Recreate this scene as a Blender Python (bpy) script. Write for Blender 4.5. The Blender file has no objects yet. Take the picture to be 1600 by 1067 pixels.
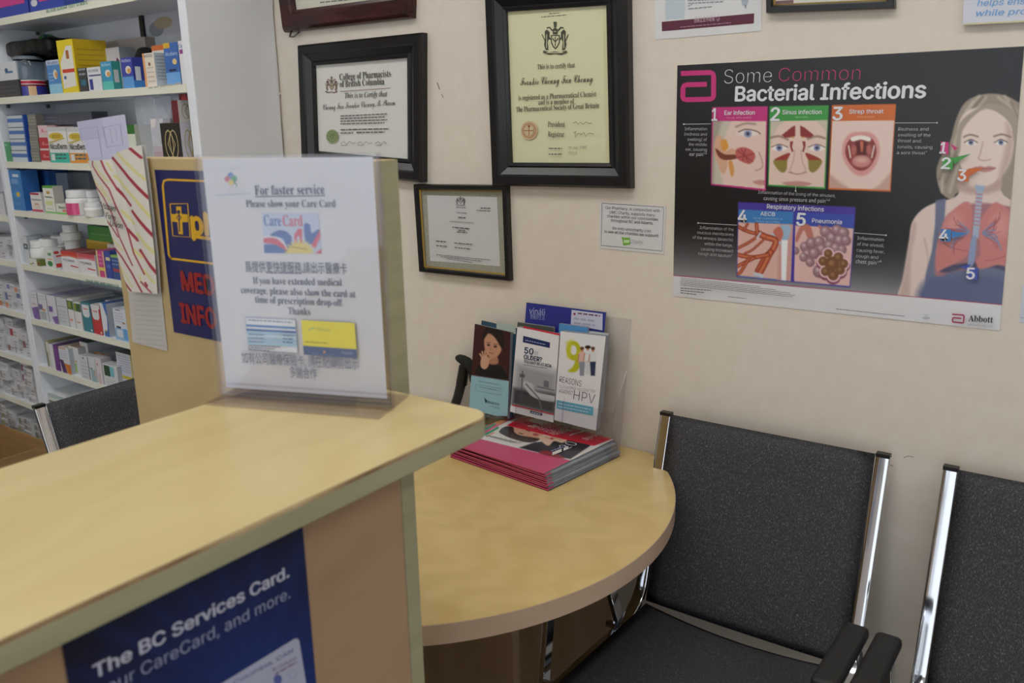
import bpy, bmesh, math, random
import numpy as np
from mathutils import Vector, Matrix

random.seed(7)
SC = bpy.context.scene
COL = SC.collection

# ------------------------------------------------------------------ camera
PAN, TILT, ROLL = math.radians(-36.0304), math.radians(-14.2715), math.radians(-1.2148)
FPX = 1352.24                                   # focal length in pixels of the 1600x1067 frame
CAM = np.array([0.0, -1.65, 1.46])              # the back wall is the plane y = 0
_f = np.array([math.sin(PAN)*math.cos(TILT), math.cos(PAN)*math.cos(TILT), math.sin(TILT)])
_r = np.array([math.cos(PAN), -math.sin(PAN), 0.0])
_u = np.cross(_r, _f)
CR = _r*math.cos(ROLL) + _u*math.sin(ROLL)
CU = -_r*math.sin(ROLL) + _u*math.cos(ROLL)
CF = _f
cam = bpy.data.cameras.new('camera')
cam.sensor_width = 36.0
cam.lens = FPX/1600*36.0
cam.clip_start = 0.05
cam.dof.use_dof = True
cam.dof.focus_distance = 1.95
cam.dof.aperture_fstop = 6.3
co = bpy.data.objects.new('camera', cam)
COL.objects.link(co)
co.matrix_world = Matrix(((CR[0], CU[0], -CF[0], CAM[0]), (CR[1], CU[1], -CF[1], CAM[1]),
                          (CR[2], CU[2], -CF[2], CAM[2]), (0, 0, 0, 1)))
SC.camera = co

# ------------------------------------------------------------------ view, world, lights
SC.view_settings.view_transform = 'Standard'
SC.view_settings.look = 'None'
SC.view_settings.gamma = 1.0
SC.view_settings.exposure = 0.17
SC.view_settings.use_curve_mapping = False
W = bpy.data.worlds.new('sky')
SC.world = W
W.use_nodes = True
wn = W.node_tree.nodes
wl = W.node_tree.links
bgn = wn['Background']
tc = wn.new('ShaderNodeTexCoord')
sx = wn.new('ShaderNodeSeparateXYZ')
rp = wn.new('ShaderNodeValToRGB')
wl.new(tc.outputs['Generated'], sx.inputs[0])
wl.new(sx.outputs['Z'], rp.inputs[0])
rp.color_ramp.elements[0].position = 0.46
rp.color_ramp.elements[0].color = (0.20, 0.21, 0.22, 1)
rp.color_ramp.elements[1].position = 0.54
rp.color_ramp.elements[1].color = (0.62, 0.80, 1.0, 1)
wl.new(rp.outputs[0], bgn.inputs[0])
bgn.inputs[1].default_value = 5.8
WIN = (-2.4, 2.3, 0.04, 2.45)                   # window opening in the front wall: x0, x1, z0, z1
FRONT_Y = -4.3
pl = bpy.data.lights.new('window_daylight', 'AREA')
pl.shape = 'RECTANGLE'
pl.size = WIN[1]-WIN[0]
pl.size_y = WIN[3]-WIN[2]
pl.cycles.is_portal = True
po = bpy.data.objects.new('window_daylight', pl)
COL.objects.link(po)
po.location = ((WIN[0]+WIN[1])/2, FRONT_Y, (WIN[2]+WIN[3])/2)
po.rotation_euler = (math.radians(90), 0, math.radians(180))
CEIL_Z = 2.75
CEIL_LAMPS = [(-2.35, -1.15, 0), (-0.55, -1.15, 0), (1.1, -1.15, 0), (-2.35, -3.0, 0), (-0.55, -3.0, 0)]
CEIL_POWER = 4.8

# ------------------------------------------------------------------ pixel rays of the photograph onto real planes
def ray(x, y):
    return CR*((x-800)/FPX) - CU*((y-533.5)/FPX) + CF
def at_y(x, y, Y=0.0):
    r = ray(x, y); return CAM + r*((Y-CAM[1])/r[1])
def at_z(x, y, Z):
    r = ray(x, y); return CAM + r*((Z-CAM[2])/r[2])
def at_x(x, y, X):
    r = ray(x, y); return CAM + r*((X-CAM[0])/r[0])
def plane_at(O, N):
    O = np.array(O, float); N = np.array(N, float)
    def at(x, y):
        r = ray(x, y); return CAM + r*(np.dot(O-CAM, N)/np.dot(r, N))
    return at
def proj(P):
    q = np.asarray(P, float)-CAM
    d = q@CF
    return 800+FPX*(q@CR)/d, 533.5-FPX*(q@CU)/d

# ------------------------------------------------------------------ materials
def srgb(c):
    if isinstance(c, str):
        c = [int(c[i:i+2], 16)/255 for i in (1, 3, 5)]
    c = np.asarray(c, float)
    if c.max() > 1.0: c = c/255
    return np.where(c <= 0.04045, c/12.92, ((c+0.055)/1.055)**2.4)
MATS = {}
def new_mat(name):
    m = bpy.data.materials.new(name); m.use_nodes = True
    MATS[name] = m
    return m, m.node_tree.nodes, m.node_tree.links, m.node_tree.nodes['Principled BSDF']
def plain(name, c, rough=0.5, metal=0.0, spec=0.5, coat=0.0):
    m, n, l, b = new_mat(name)
    b.inputs['Base Color'].default_value = (*srgb(c), 1)
    b.inputs['Roughness'].default_value = rough
    b.inputs['Metallic'].default_value = metal
    b.inputs['Specular IOR Level'].default_value = spec
    b.inputs['Coat Weight'].default_value = coat
    return m
def bump(n, l, b, src, strength, dist=0.001):
    k = n.new('ShaderNodeBump'); k.inputs['Strength'].default_value = strength
    k.inputs['Distance'].default_value = dist
    l.new(src, k.inputs['Height']); l.new(k.outputs[0], b.inputs['Normal'])
def noisy(name, c1, c2, scale, rough=0.5, stretch=(1, 1, 1), detail=4, bmp=0.0, lo=0.35, hi=0.65, spec=0.5, bdist=0.001):
    m, n, l, b = new_mat(name)
    t = n.new('ShaderNodeTexCoord'); mp = n.new('ShaderNodeMapping')
    mp.inputs['Scale'].default_value = stretch
    ns = n.new('ShaderNodeTexNoise'); ns.inputs['Scale'].default_value = scale
    ns.inputs['Detail'].default_value = detail
    r = n.new('ShaderNodeValToRGB')
    r.color_ramp.elements[0].position = lo; r.color_ramp.elements[0].color = (*srgb(c1), 1)
    r.color_ramp.elements[1].position = hi; r.color_ramp.elements[1].color = (*srgb(c2), 1)
    l.new(t.outputs['Object'], mp.inputs[0]); l.new(mp.outputs[0], ns.inputs['Vector'])
    l.new(ns.outputs['Fac'], r.inputs[0]); l.new(r.outputs[0], b.inputs['Base Color'])
    b.inputs['Roughness'].default_value = rough
    b.inputs['Specular IOR Level'].default_value = spec
    if bmp: bump(n, l, b, ns.outputs['Fac'], bmp, bdist)
    return m
def maple(name, c1, c2, stretch, rough=0.35, coat=0.0):
    m, n, l, b = new_mat(name)
    t = n.new('ShaderNodeTexCoord'); mp = n.new('ShaderNodeMapping')
    mp.inputs['Scale'].default_value = stretch
    n1 = n.new('ShaderNodeTexNoise'); n1.inputs['Scale'].default_value = 2.2; n1.inputs['Detail'].default_value = 6
    n1.inputs['Distortion'].default_value = 1.2
    n2 = n.new('ShaderNodeTexWave'); n2.inputs['Scale'].default_value = 3.0; n2.inputs['Distortion'].default_value = 9.0
    n2.inputs['Detail'].default_value = 3; n2.inputs['Detail Scale'].default_value = 1.5
    mx = n.new('ShaderNodeMath'); mx.operation = 'MULTIPLY_ADD'; mx.inputs[1].default_value = 0.22
    r = n.new('ShaderNodeValToRGB')
    r.color_ramp.elements[0].position = 0.35; r.color_ramp.elements[0].color = (*srgb(c1), 1)
    r.color_ramp.elements[1].position = 0.80; r.color_ramp.elements[1].color = (*srgb(c2), 1)
    l.new(t.outputs['Object'], mp.inputs[0])
    l.new(mp.outputs[0], n1.inputs['Vector']); l.new(mp.outputs[0], n2.inputs['Vector'])
    l.new(n2.outputs['Fac'], mx.inputs[0]); l.new(n1.outputs['Fac'], mx.inputs[2])
    l.new(mx.outputs[0], r.inputs[0]); l.new(r.outputs[0], b.inputs['Base Color'])
    b.inputs['Roughness'].default_value = rough
    b.inputs['Coat Weight'].default_value = coat
    return m
def printed(name, rough, spec=0.5, coat=0.0, bmp=0.0):
    m, n, l, b = new_mat(name)
    a = n.new('ShaderNodeAttribute'); a.attribute_name = 'Col'
    l.new(a.outputs['Color'], b.inputs['Base Color'])
    b.inputs['Roughness'].default_value = rough
    b.inputs['Specular IOR Level'].default_value = spec
    b.inputs['Coat Weight'].default_value = coat
    b.inputs['Coat Roughness'].default_value = 0.18
    if bmp:
        t = n.new('ShaderNodeTexCoord'); ns = n.new('ShaderNodeTexNoise'); ns.inputs['Scale'].default_value = 90
        l.new(t.outputs['Object'], ns.inputs['Vector']); bump(n, l, b, ns.outputs['Fac'], bmp, 0.002)
    return m
def clear(name, tint, gloss_rough=0.02, ior=1.49, amount=1.0):
    m, n, l, b = new_mat(name)
    n.remove(b)
    out = n['Material Output']
    tr = n.new('ShaderNodeBsdfTransparent'); tr.inputs[0].default_value = (*tint, 1)
    gl = n.new('ShaderNodeBsdfGlossy'); gl.inputs['Roughness'].default_value = gloss_rough
    lw = n.new('ShaderNodeLayerWeight'); lw.inputs['Blend'].default_value = 0.5
    fr = n.new('ShaderNodeMath'); fr.operation = 'POWER'; fr.inputs[1].default_value = 5.0
    l.new(lw.outputs['Facing'], fr.inputs[0])
    f0 = ((ior-1)/(ior+1))**2
    mu = n.new('ShaderNodeMath'); mu.operation = 'MULTIPLY_ADD'; mu.inputs[1].default_value = (1-f0)*amount
    mu.inputs[2].default_value = f0*amount; mu.use_clamp = True
    mx = n.new('ShaderNodeMixShader')
    l.new(fr.outputs[0], mu.inputs[0]); l.new(mu.outputs[0], mx.inputs[0])
    l.new(tr.outputs[0], mx.inputs[1]); l.new(gl.outputs[0], mx.inputs[2]); l.new(mx.outputs[0], out.inputs[0])
    return m

noisy('wall_paint', '#dcd2c5', '#e0d7cb', 30, 0.75, bmp=0.008)
noisy('ceiling_tile', '#d8d6d0', '#e4e2dc', 60, 0.9, bmp=0.1)
noisy('floor_vinyl', '#565049', '#645d55', 9, 0.45)
plain('white_trim', '#d8d6d0', 0.5)
noisy('melamine', '#e4e8f0', '#e9edf4', 3, 0.45)
noisy('melamine_edge', '#e2e2d2', '#e8e8d8', 5, 0.45)
plain('metal_grey', '#6d6f72', 0.4, 0.8)
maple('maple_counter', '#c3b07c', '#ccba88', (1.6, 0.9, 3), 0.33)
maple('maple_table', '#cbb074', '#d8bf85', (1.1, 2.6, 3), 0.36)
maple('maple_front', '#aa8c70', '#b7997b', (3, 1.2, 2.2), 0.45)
maple('maple_screen', '#bba273', '#c4ac7d', (0.8, 3, 2.4), 0.42)
noisy('edge_band', '#a3a183', '#b0ae90', 14, 0.45, stretch=(1, 0.3, 4))
noisy('edge_band_worn', '#8d6a4c', '#d6bd93', 60, 0.6, stretch=(1, 0.2, 1))
noisy('edge_band_table', '#c3aa94', '#cbb39d', 14, 0.4)
noisy('under_table_wood', '#a58a6a', '#b3987a', 5, 0.5, stretch=(3, 3, 0.6))
plain('chrome', '#dfe3ea', 0.10, 1.0)
noisy('arm_rubber', '#1b1b1c', '#202021', 80, 0.6, bmp=0.05)
plain('black_plastic', '#141415', 0.35)
noisy('grip_foam', '#141414', '#1c1c1c', 200, 0.85, bmp=0.3)
noisy('frame_black', '#101013', '#17171b', 20, 0.28)
noisy('frame_mahogany', '#2a0f0d', '#46191a', 6, 0.25, stretch=(1, 1, 6))
plain('frame_gold', '#b89a52', 0.3, 1.0)
plain('frame_backing', '#5a4a3a', 0.8)
noisy('mat_linen', '#9a988a', '#b2b0a2', 380, 0.9)
printed('print_paper', 0.55)
printed('print_gloss', 0.3, bmp=0.12)
printed('print_carton', 0.38)
printed('print_cover', 0.22)
plain('paper_edge', '#8e9198', 0.8)
clear('pane_clear', (0.97, 0.98, 0.97), 0.02, 1.5, 0.9)
clear('acrylic', (0.965, 0.965, 0.975), 0.03, 1.49)
clear('acrylic_edge', (0.93, 0.915, 0.945), 0.08, 1.49)
clear('polybag', (0.86, 0.88, 0.92), 0.18, 1.6, 1.3)
_n = MATS['polybag'].node_tree.nodes; _l = MATS['polybag'].node_tree.links          # milky film
_mo = _n['Material Output']; _prev = _mo.inputs[0].links[0].from_socket
_tl = _n.new('ShaderNodeBsdfDiffuse'); _tl.inputs[0].default_value = (0.78, 0.82, 0.90, 1)
_mm = _n.new('ShaderNodeMixShader'); _mm.inputs[0].default_value = 0.26
_l.new(_prev, _mm.inputs[1]); _l.new(_tl.outputs[0], _mm.inputs[2]); _l.new(_mm.outputs[0], _mo.inputs[0])
clear('jar_plastic', (0.62, 0.70, 0.78), 0.08, 1.5, 1.5)
noisy('cardboard', '#9c7a50', '#a98657', 14, 0.8, stretch=(1, 1, 6))
noisy('bin_bag', '#070708', '#0c0c0d', 14, 0.42, bmp=0.8, bdist=0.012, spec=0.3)
noisy('fuzzy_black', '#060606', '#121212', 120, 0.95, bmp=0.6)
plain('bottle_white', '#e6e6e6', 0.3)
plain('jar_lid', '#77818a', 0.25)
plain('cable_white', '#d9d9d9', 0.5)
plain('lamp_housing', '#e8e8e4', 0.5)
m, n, l, b = new_mat('lamp_diffuser')
b.inputs['Base Color'].default_value = (0.8, 0.8, 0.8, 1)
b.inputs['Emission Color'].default_value = (1.0, 0.975, 0.93, 1)
b.inputs['Emission Strength'].default_value = CEIL_POWER
# charcoal upholstery with pale flecks
m, n, l, b = new_mat('upholstery')
t = n.new('ShaderNodeTexCoord'); mp = n.new('ShaderNodeMapping'); mp.inputs['Scale'].default_value = (620, 620, 230)
ns = n.new('ShaderNodeTexNoise'); ns.inputs['Scale'].default_value = 1.0; ns.inputs['Detail'].default_value = 3
r = n.new('ShaderNodeValToRGB')
r.color_ramp.elements[0].position = 0.42; r.color_ramp.elements[0].color = (*srgb('#3f3f42'), 1)
r.color_ramp.elements[1].position = 0.78; r.color_ramp.elements[1].color = (*srgb('#86868a'), 1)
e = r.color_ramp.elements.new(0.58); e.color = (*srgb('#4c4c50'), 1)
l.new(t.outputs['Object'], mp.inputs[0]); l.new(mp.outputs[0], ns.inputs['Vector'])
l.new(ns.outputs['Fac'], r.inputs[0]); l.new(r.outputs[0], b.inputs['Base Color'])
b.inputs['Roughness'].default_value = 0.95; b.inputs['Specular IOR Level'].default_value = 0.15
bump(n, l, b, ns.outputs['Fac'], 0.5, 0.001)

# ------------------------------------------------------------------ mesh building
class MB:
    def __init__(s): s.v = []; s.c = []; s.f = []; s.m = []; s.mats = []; s.layer = 0
    def mi(s, mat):
        if mat not in s.mats: s.mats.append(mat)
        return s.mats.index(mat)
    def add(s, verts, faces, mat, col=None):
        k = len(s.v)
        verts = [tuple(float(a) for a in p) for p in verts]
        s.v += verts
        if col is None: s.c += [(1.0, 1.0, 1.0)]*len(verts)
        elif isinstance(col, np.ndarray) and col.ndim == 2: s.c += [tuple(x) for x in col]
        else: s.c += [tuple(srgb(col))]*len(verts)
        i = s.mi(mat)
        s.f += [tuple(k+a for a in f) for f in faces]
        s.m += [i]*len(faces)
        return s
    def obox(s, O, U, V, Wv, mat, col=None):
        O, U, V, Wv = (np.array(a, float) for a in (O, U, V, Wv))
        p = [O, O+U, O+U+V, O+V]; q = [a+Wv for a in p]
        return s.add(p+q, [(3, 2, 1, 0), (4, 5, 6, 7), (0, 1, 5, 4), (1, 2, 6, 5), (2, 3, 7, 6), (3, 0, 4, 7)], mat, col)
    def box(s, x0, x1, y0, y1, z0, z1, mat, col=None):
        return s.obox((x0, y0, z0), (x1-x0, 0, 0), (0, y1-y0, 0), (0, 0, z1-z0), mat, col)
    def prism(s, poly, z0, z1, mat, side=None, col=None):
        n = len(poly)
        s.add([(x, y, z1) for x, y in poly], [tuple(range(n))], mat, col)
        s.add([(x, y, z0) for x, y in poly], [tuple(range(n))[::-1]], mat, col)
        v = [(x, y, z0) for x, y in poly]+[(x, y, z1) for x, y in poly]
        return s.add(v, [(i, (i+1) % n, n+(i+1) % n, n+i) for i in range(n)], side or mat, col)
    def sweep(s, pts, sec_a, sec_b, mat, closed=False, col=None, ends=True):
        """rectangular bar: pts path, sec_a(i) and sec_b(i) half vectors"""
        n = len(pts); v = []
        for i, p in enumerate(pts):
            p = np.array(p, float); a = np.array(sec_a(i)); b = np.array(sec_b(i))
            v += [p-a-b, p+a-b, p+a+b, p-a+b]
        f = []
        for i in range(n if closed else n-1):
            j = (i+1) % n
            for k in range(4):
                f.append((4*i+k, 4*i+(k+1) % 4, 4*j+(k+1) % 4, 4*j+k))
        if not closed and ends: f += [(3, 2, 1, 0), tuple(4*(n-1)+k for k in range(4))]
        return s.add(v, f, mat, col)
    def flatbar(s, pts, w, t, mat, side=(1, 0, 0)):
        """flat bar whose width w lies along the constant axis `side`, thickness t in the plane of the path"""
        side = np.array(side, float); P = [np.array(p, float) for p in pts]
        def nrm(i):
            a = P[max(i-1, 0)]; b = P[min(i+1, len(P)-1)]
            d = b-a; d /= np.linalg.norm(d); q = np.cross(d, side); return q*t/2
        return s.sweep(P, lambda i: side*w/2, nrm, mat)
    def ovalbar(s, pts, w, t, mat, side=(1, 0, 0), n=16, e=2.6):
        """flat bar with a softly rounded section"""
        side = np.array(side, float); P = [np.array(p, float) for p in pts]; v = []; f = []
        for i, p in enumerate(P):
            d = P[min(i+1, len(P)-1)]-P[max(i-1, 0)]; d /= np.linalg.norm(d); q = np.cross(d, side)
            for k in range(n):
                c_, s_ = math.cos(2*math.pi*(k+.5)/n), math.sin(2*math.pi*(k+.5)/n)
                v.append(p+side*w/2*math.copysign(abs(c_)**(2/e), c_)+q*t/2*math.copysign(abs(s_)**(2/e), s_))
        for i in range(len(P)-1):
            f += [(i*n+k, i*n+(k+1) % n, (i+1)*n+(k+1) % n, (i+1)*n+k) for k in range(n)]
        s.add(v[:n], [tuple(range(n))[::-1]], mat); s.add(v[-n:], [tuple(range(n))], mat)
        return s.add(v, f, mat)
    def tube(s, pts, r, mat, n=8, col=None, cap=True):
        P = [np.array(p, float) for p in pts]; v = []; f = []
        rr = r if hasattr(r, '__len__') else [r]*len(P)
        up = np.array([0.13, 0.21, 1.0])
        for i, p in enumerate(P):
            d = P[min(i+1, len(P)-1)]-P[max(i-1, 0)]; d /= np.linalg.norm(d)
            a = np.cross(d, up)
            if np.linalg.norm(a) < 0.2: a = np.cross(d, (1, 0.1, 0))
            a /= np.linalg.norm(a); b = np.cross(d, a)
            v += [p+(a*math.cos(2*math.pi*k/n)+b*math.sin(2*math.pi*k/n))*rr[i] for k in range(n)]
        for i in range(len(P)-1):
            f += [(i*n+k, i*n+(k+1) % n, (i+1)*n+(k+1) % n, (i+1)*n+k) for k in range(n)]
        if cap: f += [tuple(range(n))[::-1], tuple((len(P)-1)*n+k for k in range(n))]
        return s.add(v, f, mat, col)
    def lathe(s, prof, cx, cy, mat, n=20, col=None):
        v = []; f = []
        for r, z in prof: v += [(cx+r*math.cos(2*math.pi*k/n), cy+r*math.sin(2*math.pi*k/n), z) for k in range(n)]
        for i in range(len(prof)-1): f += [(i*n+k, i*n+(k+1) % n, (i+1)*n+(k+1) % n, (i+1)*n+k) for k in range(n)]
        f += [tuple(range(n))[::-1], tuple((len(prof)-1)*n+k for k in range(n))]
        return s.add(v, f, mat, col)
    def grid(s, G, mat, col=None, thick=None):
        """G: (h,w,3) points, col: (h,w,3) linear"""
        h, w = G.shape[:2]
        idx = np.arange(h*w).reshape(h, w)
        fs = np.stack([idx[:-1, :-1], idx[1:, :-1], idx[1:, 1:], idx[:-1, 1:]], -1).reshape(-1, 4)
        return s.add(G.reshape(-1, 3), [tuple(x) for x in fs.tolist()], mat, None if col is None else col.reshape(-1, 3))
    def build(s, name, parent=None, loc=None, smooth=False, bevel=0.0, seg=2):
        if parent is not None: L = np.array(parent['_loc'])
        elif loc is not None: L = np.array(loc, float)
        else: L = np.zeros(3)
        me = bpy.data.meshes.new(name)
        me.from_pydata((np.array(s.v)-L).tolist(), [], s.f)
        for m_ in s.mats: me.materials.append(MATS[m_])
        me.polygons.foreach_set('material_index', s.m)
        if any(m_.startswith('print') for m_ in s.mats):
            a = me.color_attributes.new('Col', 'FLOAT_COLOR', 'POINT')
            c = np.ones((len(s.v), 4), np.float32); c[:, :3] = np.array(s.c)
            a.data.foreach_set('color', c.ravel())
        if smooth:
            me.polygons.foreach_set('use_smooth', [True]*len(me.polygons))
        me.update()
        o = bpy.data.objects.new(name, me)
        COL.objects.link(o)
        if parent is not None: o.parent = parent; o['_loc'] = [float(x) for x in L]
        else:
            o.location = L; o['_loc'] = [float(x) for x in L]
        if bevel:
            b_ = o.modifiers.new('bevel', 'BEVEL'); b_.width = bevel; b_.segments = seg; b_.limit_method = 'ANGLE'
            b_.angle_limit = math.radians(40)
        return o
def tag(o, label, cat, group=None):
    o['label'] = label; o['category'] = cat
    if group: o['group'] = group
    return o
def thing(name, label, cat, loc, group=None):
    o = bpy.data.objects.new(name, None); COL.objects.link(o)
    o.location = loc; o['_loc'] = [float(x) for x in loc]; o.empty_display_size = 0.05
    return tag(o, label, cat, group)
def struct(o): o['kind'] = 'structure'; return o

# ------------------------------------------------------------------ lettering
import os
SANS = None
try:
    SANS = bpy.data.fonts.load(os.path.join(bpy.utils.system_resource('DATAFILES'), 'fonts', 'Inter.woff2'))
except Exception:
    SANS = None
def styled(t, style):
    # serif and script letters live in the mathematical alphanumeric range of the interface fonts
    A, a, d = {'serif': (0x1D400, 0x1D41A, 0x1D7CE), 'italic': (0x1D468, 0x1D482, 0x1D7CE), 'script': (0x1D4D0, 0x1D4EA, 0x1D7CE)}[style]
    out = ''
    for ch in t:
        if 'A' <= ch <= 'Z': out += chr(A+ord(ch)-65)
        elif 'a' <= ch <= 'z': out += chr(a+ord(ch)-97)
        elif '0' <= ch <= '9': out += chr(d+ord(ch)-48)
        else: out += ch
    return out
_ref = {}
_tcache = {}
def text_mesh(s, bold=0.0, shear=0.0, serif=None):
    key = (s, bold, shear, serif)
    if key in _tcache: return _tcache[key]
    cu = bpy.data.curves.new('lettering', 'FONT')
    cu.body = styled(s, serif) if serif else s; cu.size = 1.0; cu.offset = min(bold, 0.0); cu.shear = shear; cu.resolution_u = 3; cu.fill_mode = 'FRONT'
    if SANS is not None and not serif and all(ord(ch) < 256 for ch in s): cu.font = SANS
    ob = bpy.data.objects.new('lettering', cu); COL.objects.link(ob)
    dg = bpy.context.evaluated_depsgraph_get(); dg.update()
    me = bpy.data.meshes.new_from_object(ob.evaluated_get(dg))
    n = len(me.vertices); a = np.zeros(n*3); me.vertices.foreach_get('co', a); V = a.reshape(-1, 3).copy(); V[:, 2] = 0
    F = [tuple(p.vertices) for p in me.polygons]
    if bold > 0.001 and n:                        # heavier strokes: the same outline struck again a little to each side
        b2 = bold*0.8; n0 = len(V); V0 = V; F0_ = F; V = []; F = []
        for i_, (dx, dy) in enumerate(((b2, 0), (-b2, 0), (0, b2*.7), (0, -b2*.7))):
            V.append(V0+np.array([dx, dy, i_*0.00002])); F += [tuple(q+i_*n0 for q in f) for f in F0_]
        V = np.vstack(V)
    COL.objects.unlink(ob); bpy.data.objects.remove(ob); bpy.data.curves.remove(cu); bpy.data.meshes.remove(me)
    _tcache[key] = (V, F)
    return V, F
def cap_height():
    if 'H' not in _ref:
        V, F = text_mesh('H'); _ref['H'] = V[:, 1].max()-V[:, 1].min()
    return _ref['H']

LAY = 0.00009
class Sheet:
    """prints flat ink shapes on a plane; at(x,y) maps design coordinates to points, N points to the reader"""
    def __init__(s, mb, at, N, mat='print_paper', off=0.0002):
        s.mb = mb; s.at = at; s.N = np.array(N, float)/np.linalg.norm(N); s.mat = mat; s.off = off
    def up(s): s.off += LAY; return s.N*s.off
    def poly(s, pts, col):
        o = s.up()
        V = [s.at(*p)+o for p in pts]
        # keep the winding towards the reader
        nn = np.zeros(3)
        for i in range(len(V)): nn += np.cross(V[i], V[(i+1) % len(V)])
        if np.dot(nn, s.N) < 0: V = V[::-1]
        s.mb.add(V, [tuple(range(len(V)))], s.mat, col)
    def rect(s, x0, y0, x1, y1, col): s.poly([(x0, y0), (x1, y0), (x1, y1), (x0, y1)], col)
    def ell(s, cx, cy, rx, ry, col, n=24):
        s.poly([(cx+rx*math.cos(2*math.pi*k/n), cy+ry*math.sin(2*math.pi*k/n)) for k in range(n)], col)
    def line(s, pts, w, col):
        o = s.up(); P = [np.array(p, float) for p in pts]
        L = []; R_ = []
        for i, p in enumerate(P):
            d = P[min(i+1, len(P)-1)]-P[max(i-1, 0)]; d /= max(np.linalg.norm(d), 1e-9)
            q = np.array([-d[1], d[0]])*w/2
            L.append(s.at(*(p+q))+o); R_.append(s.at(*(p-q))+o)
        n = len(P); V = L+R_
        F = [(i, i+1, n+i+1, n+i) for i in range(n-1)]
        nn = np.cross(V[1]-V[0], V[n]-V[0])
        if np.dot(nn, s.N) < 0: F = [f[::-1] for f in F]
        s.mb.add(V, F, s.mat, col)
    def frame(s, pts, w, col): s.line(list(pts)+[pts[0]], w, col)
    def text(s, t, x0, y0, x1, y1, cap, col, bold=0.0, shear=0.0, serif=None):
        """baseline from (x0,y0) to (x1,y1), capitals `cap` tall, in design coordinates"""
        V, F = text_mesh(t, bold, shear, serif)
        if not len(V): return
        o = s.up()
        P0 = s.at(x0, y0); P1 = s.at(x1, y1); U = P1-P0; w = np.linalg.norm(U); U /= w
        H_ = s.at(x0, y0-cap)-P0; h = np.linalg.norm(H_)
        Vv = H_-U*np.dot(H_, U); Vv /= np.linalg.norm(Vv)
        mn = V[:, 0].min(); wd = V[:, 0].max()-mn
        sx_ = w/wd; sy_ = h/cap_height()
        pts = [P0+U*(a-mn)*sx_+Vv*b_*sy_+o+s.N*c_ for a, b_, c_ in V]
        s.mb.add(pts, F, s.mat, col)
    def words(s, x0, y0, x1, y1, h, col, seed=0, gap=0.25):
        """a run of print too small to read: short word bars"""
        rnd = random.Random(seed+int(x0*7+y0*13)); t = 0.0
        L = math.hypot(x1-x0, y1-y0); dx, dy = (x1-x0)/L, (y1-y0)/L
        while t < L:
            wl_ = min(h*rnd.uniform(1.5, 5.0), L-t)
            a = (x0+dx*t, y0+dy*t); b_ = (x0+dx*(t+wl_), y0+dy*(t+wl_))
            s.poly([a, b_, (b_[0], b_[1]-h), (a[0], a[1]-h)], col)
            s.off -= LAY
            t += wl_+h*(0.5+gap)
        s.off += LAY

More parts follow.
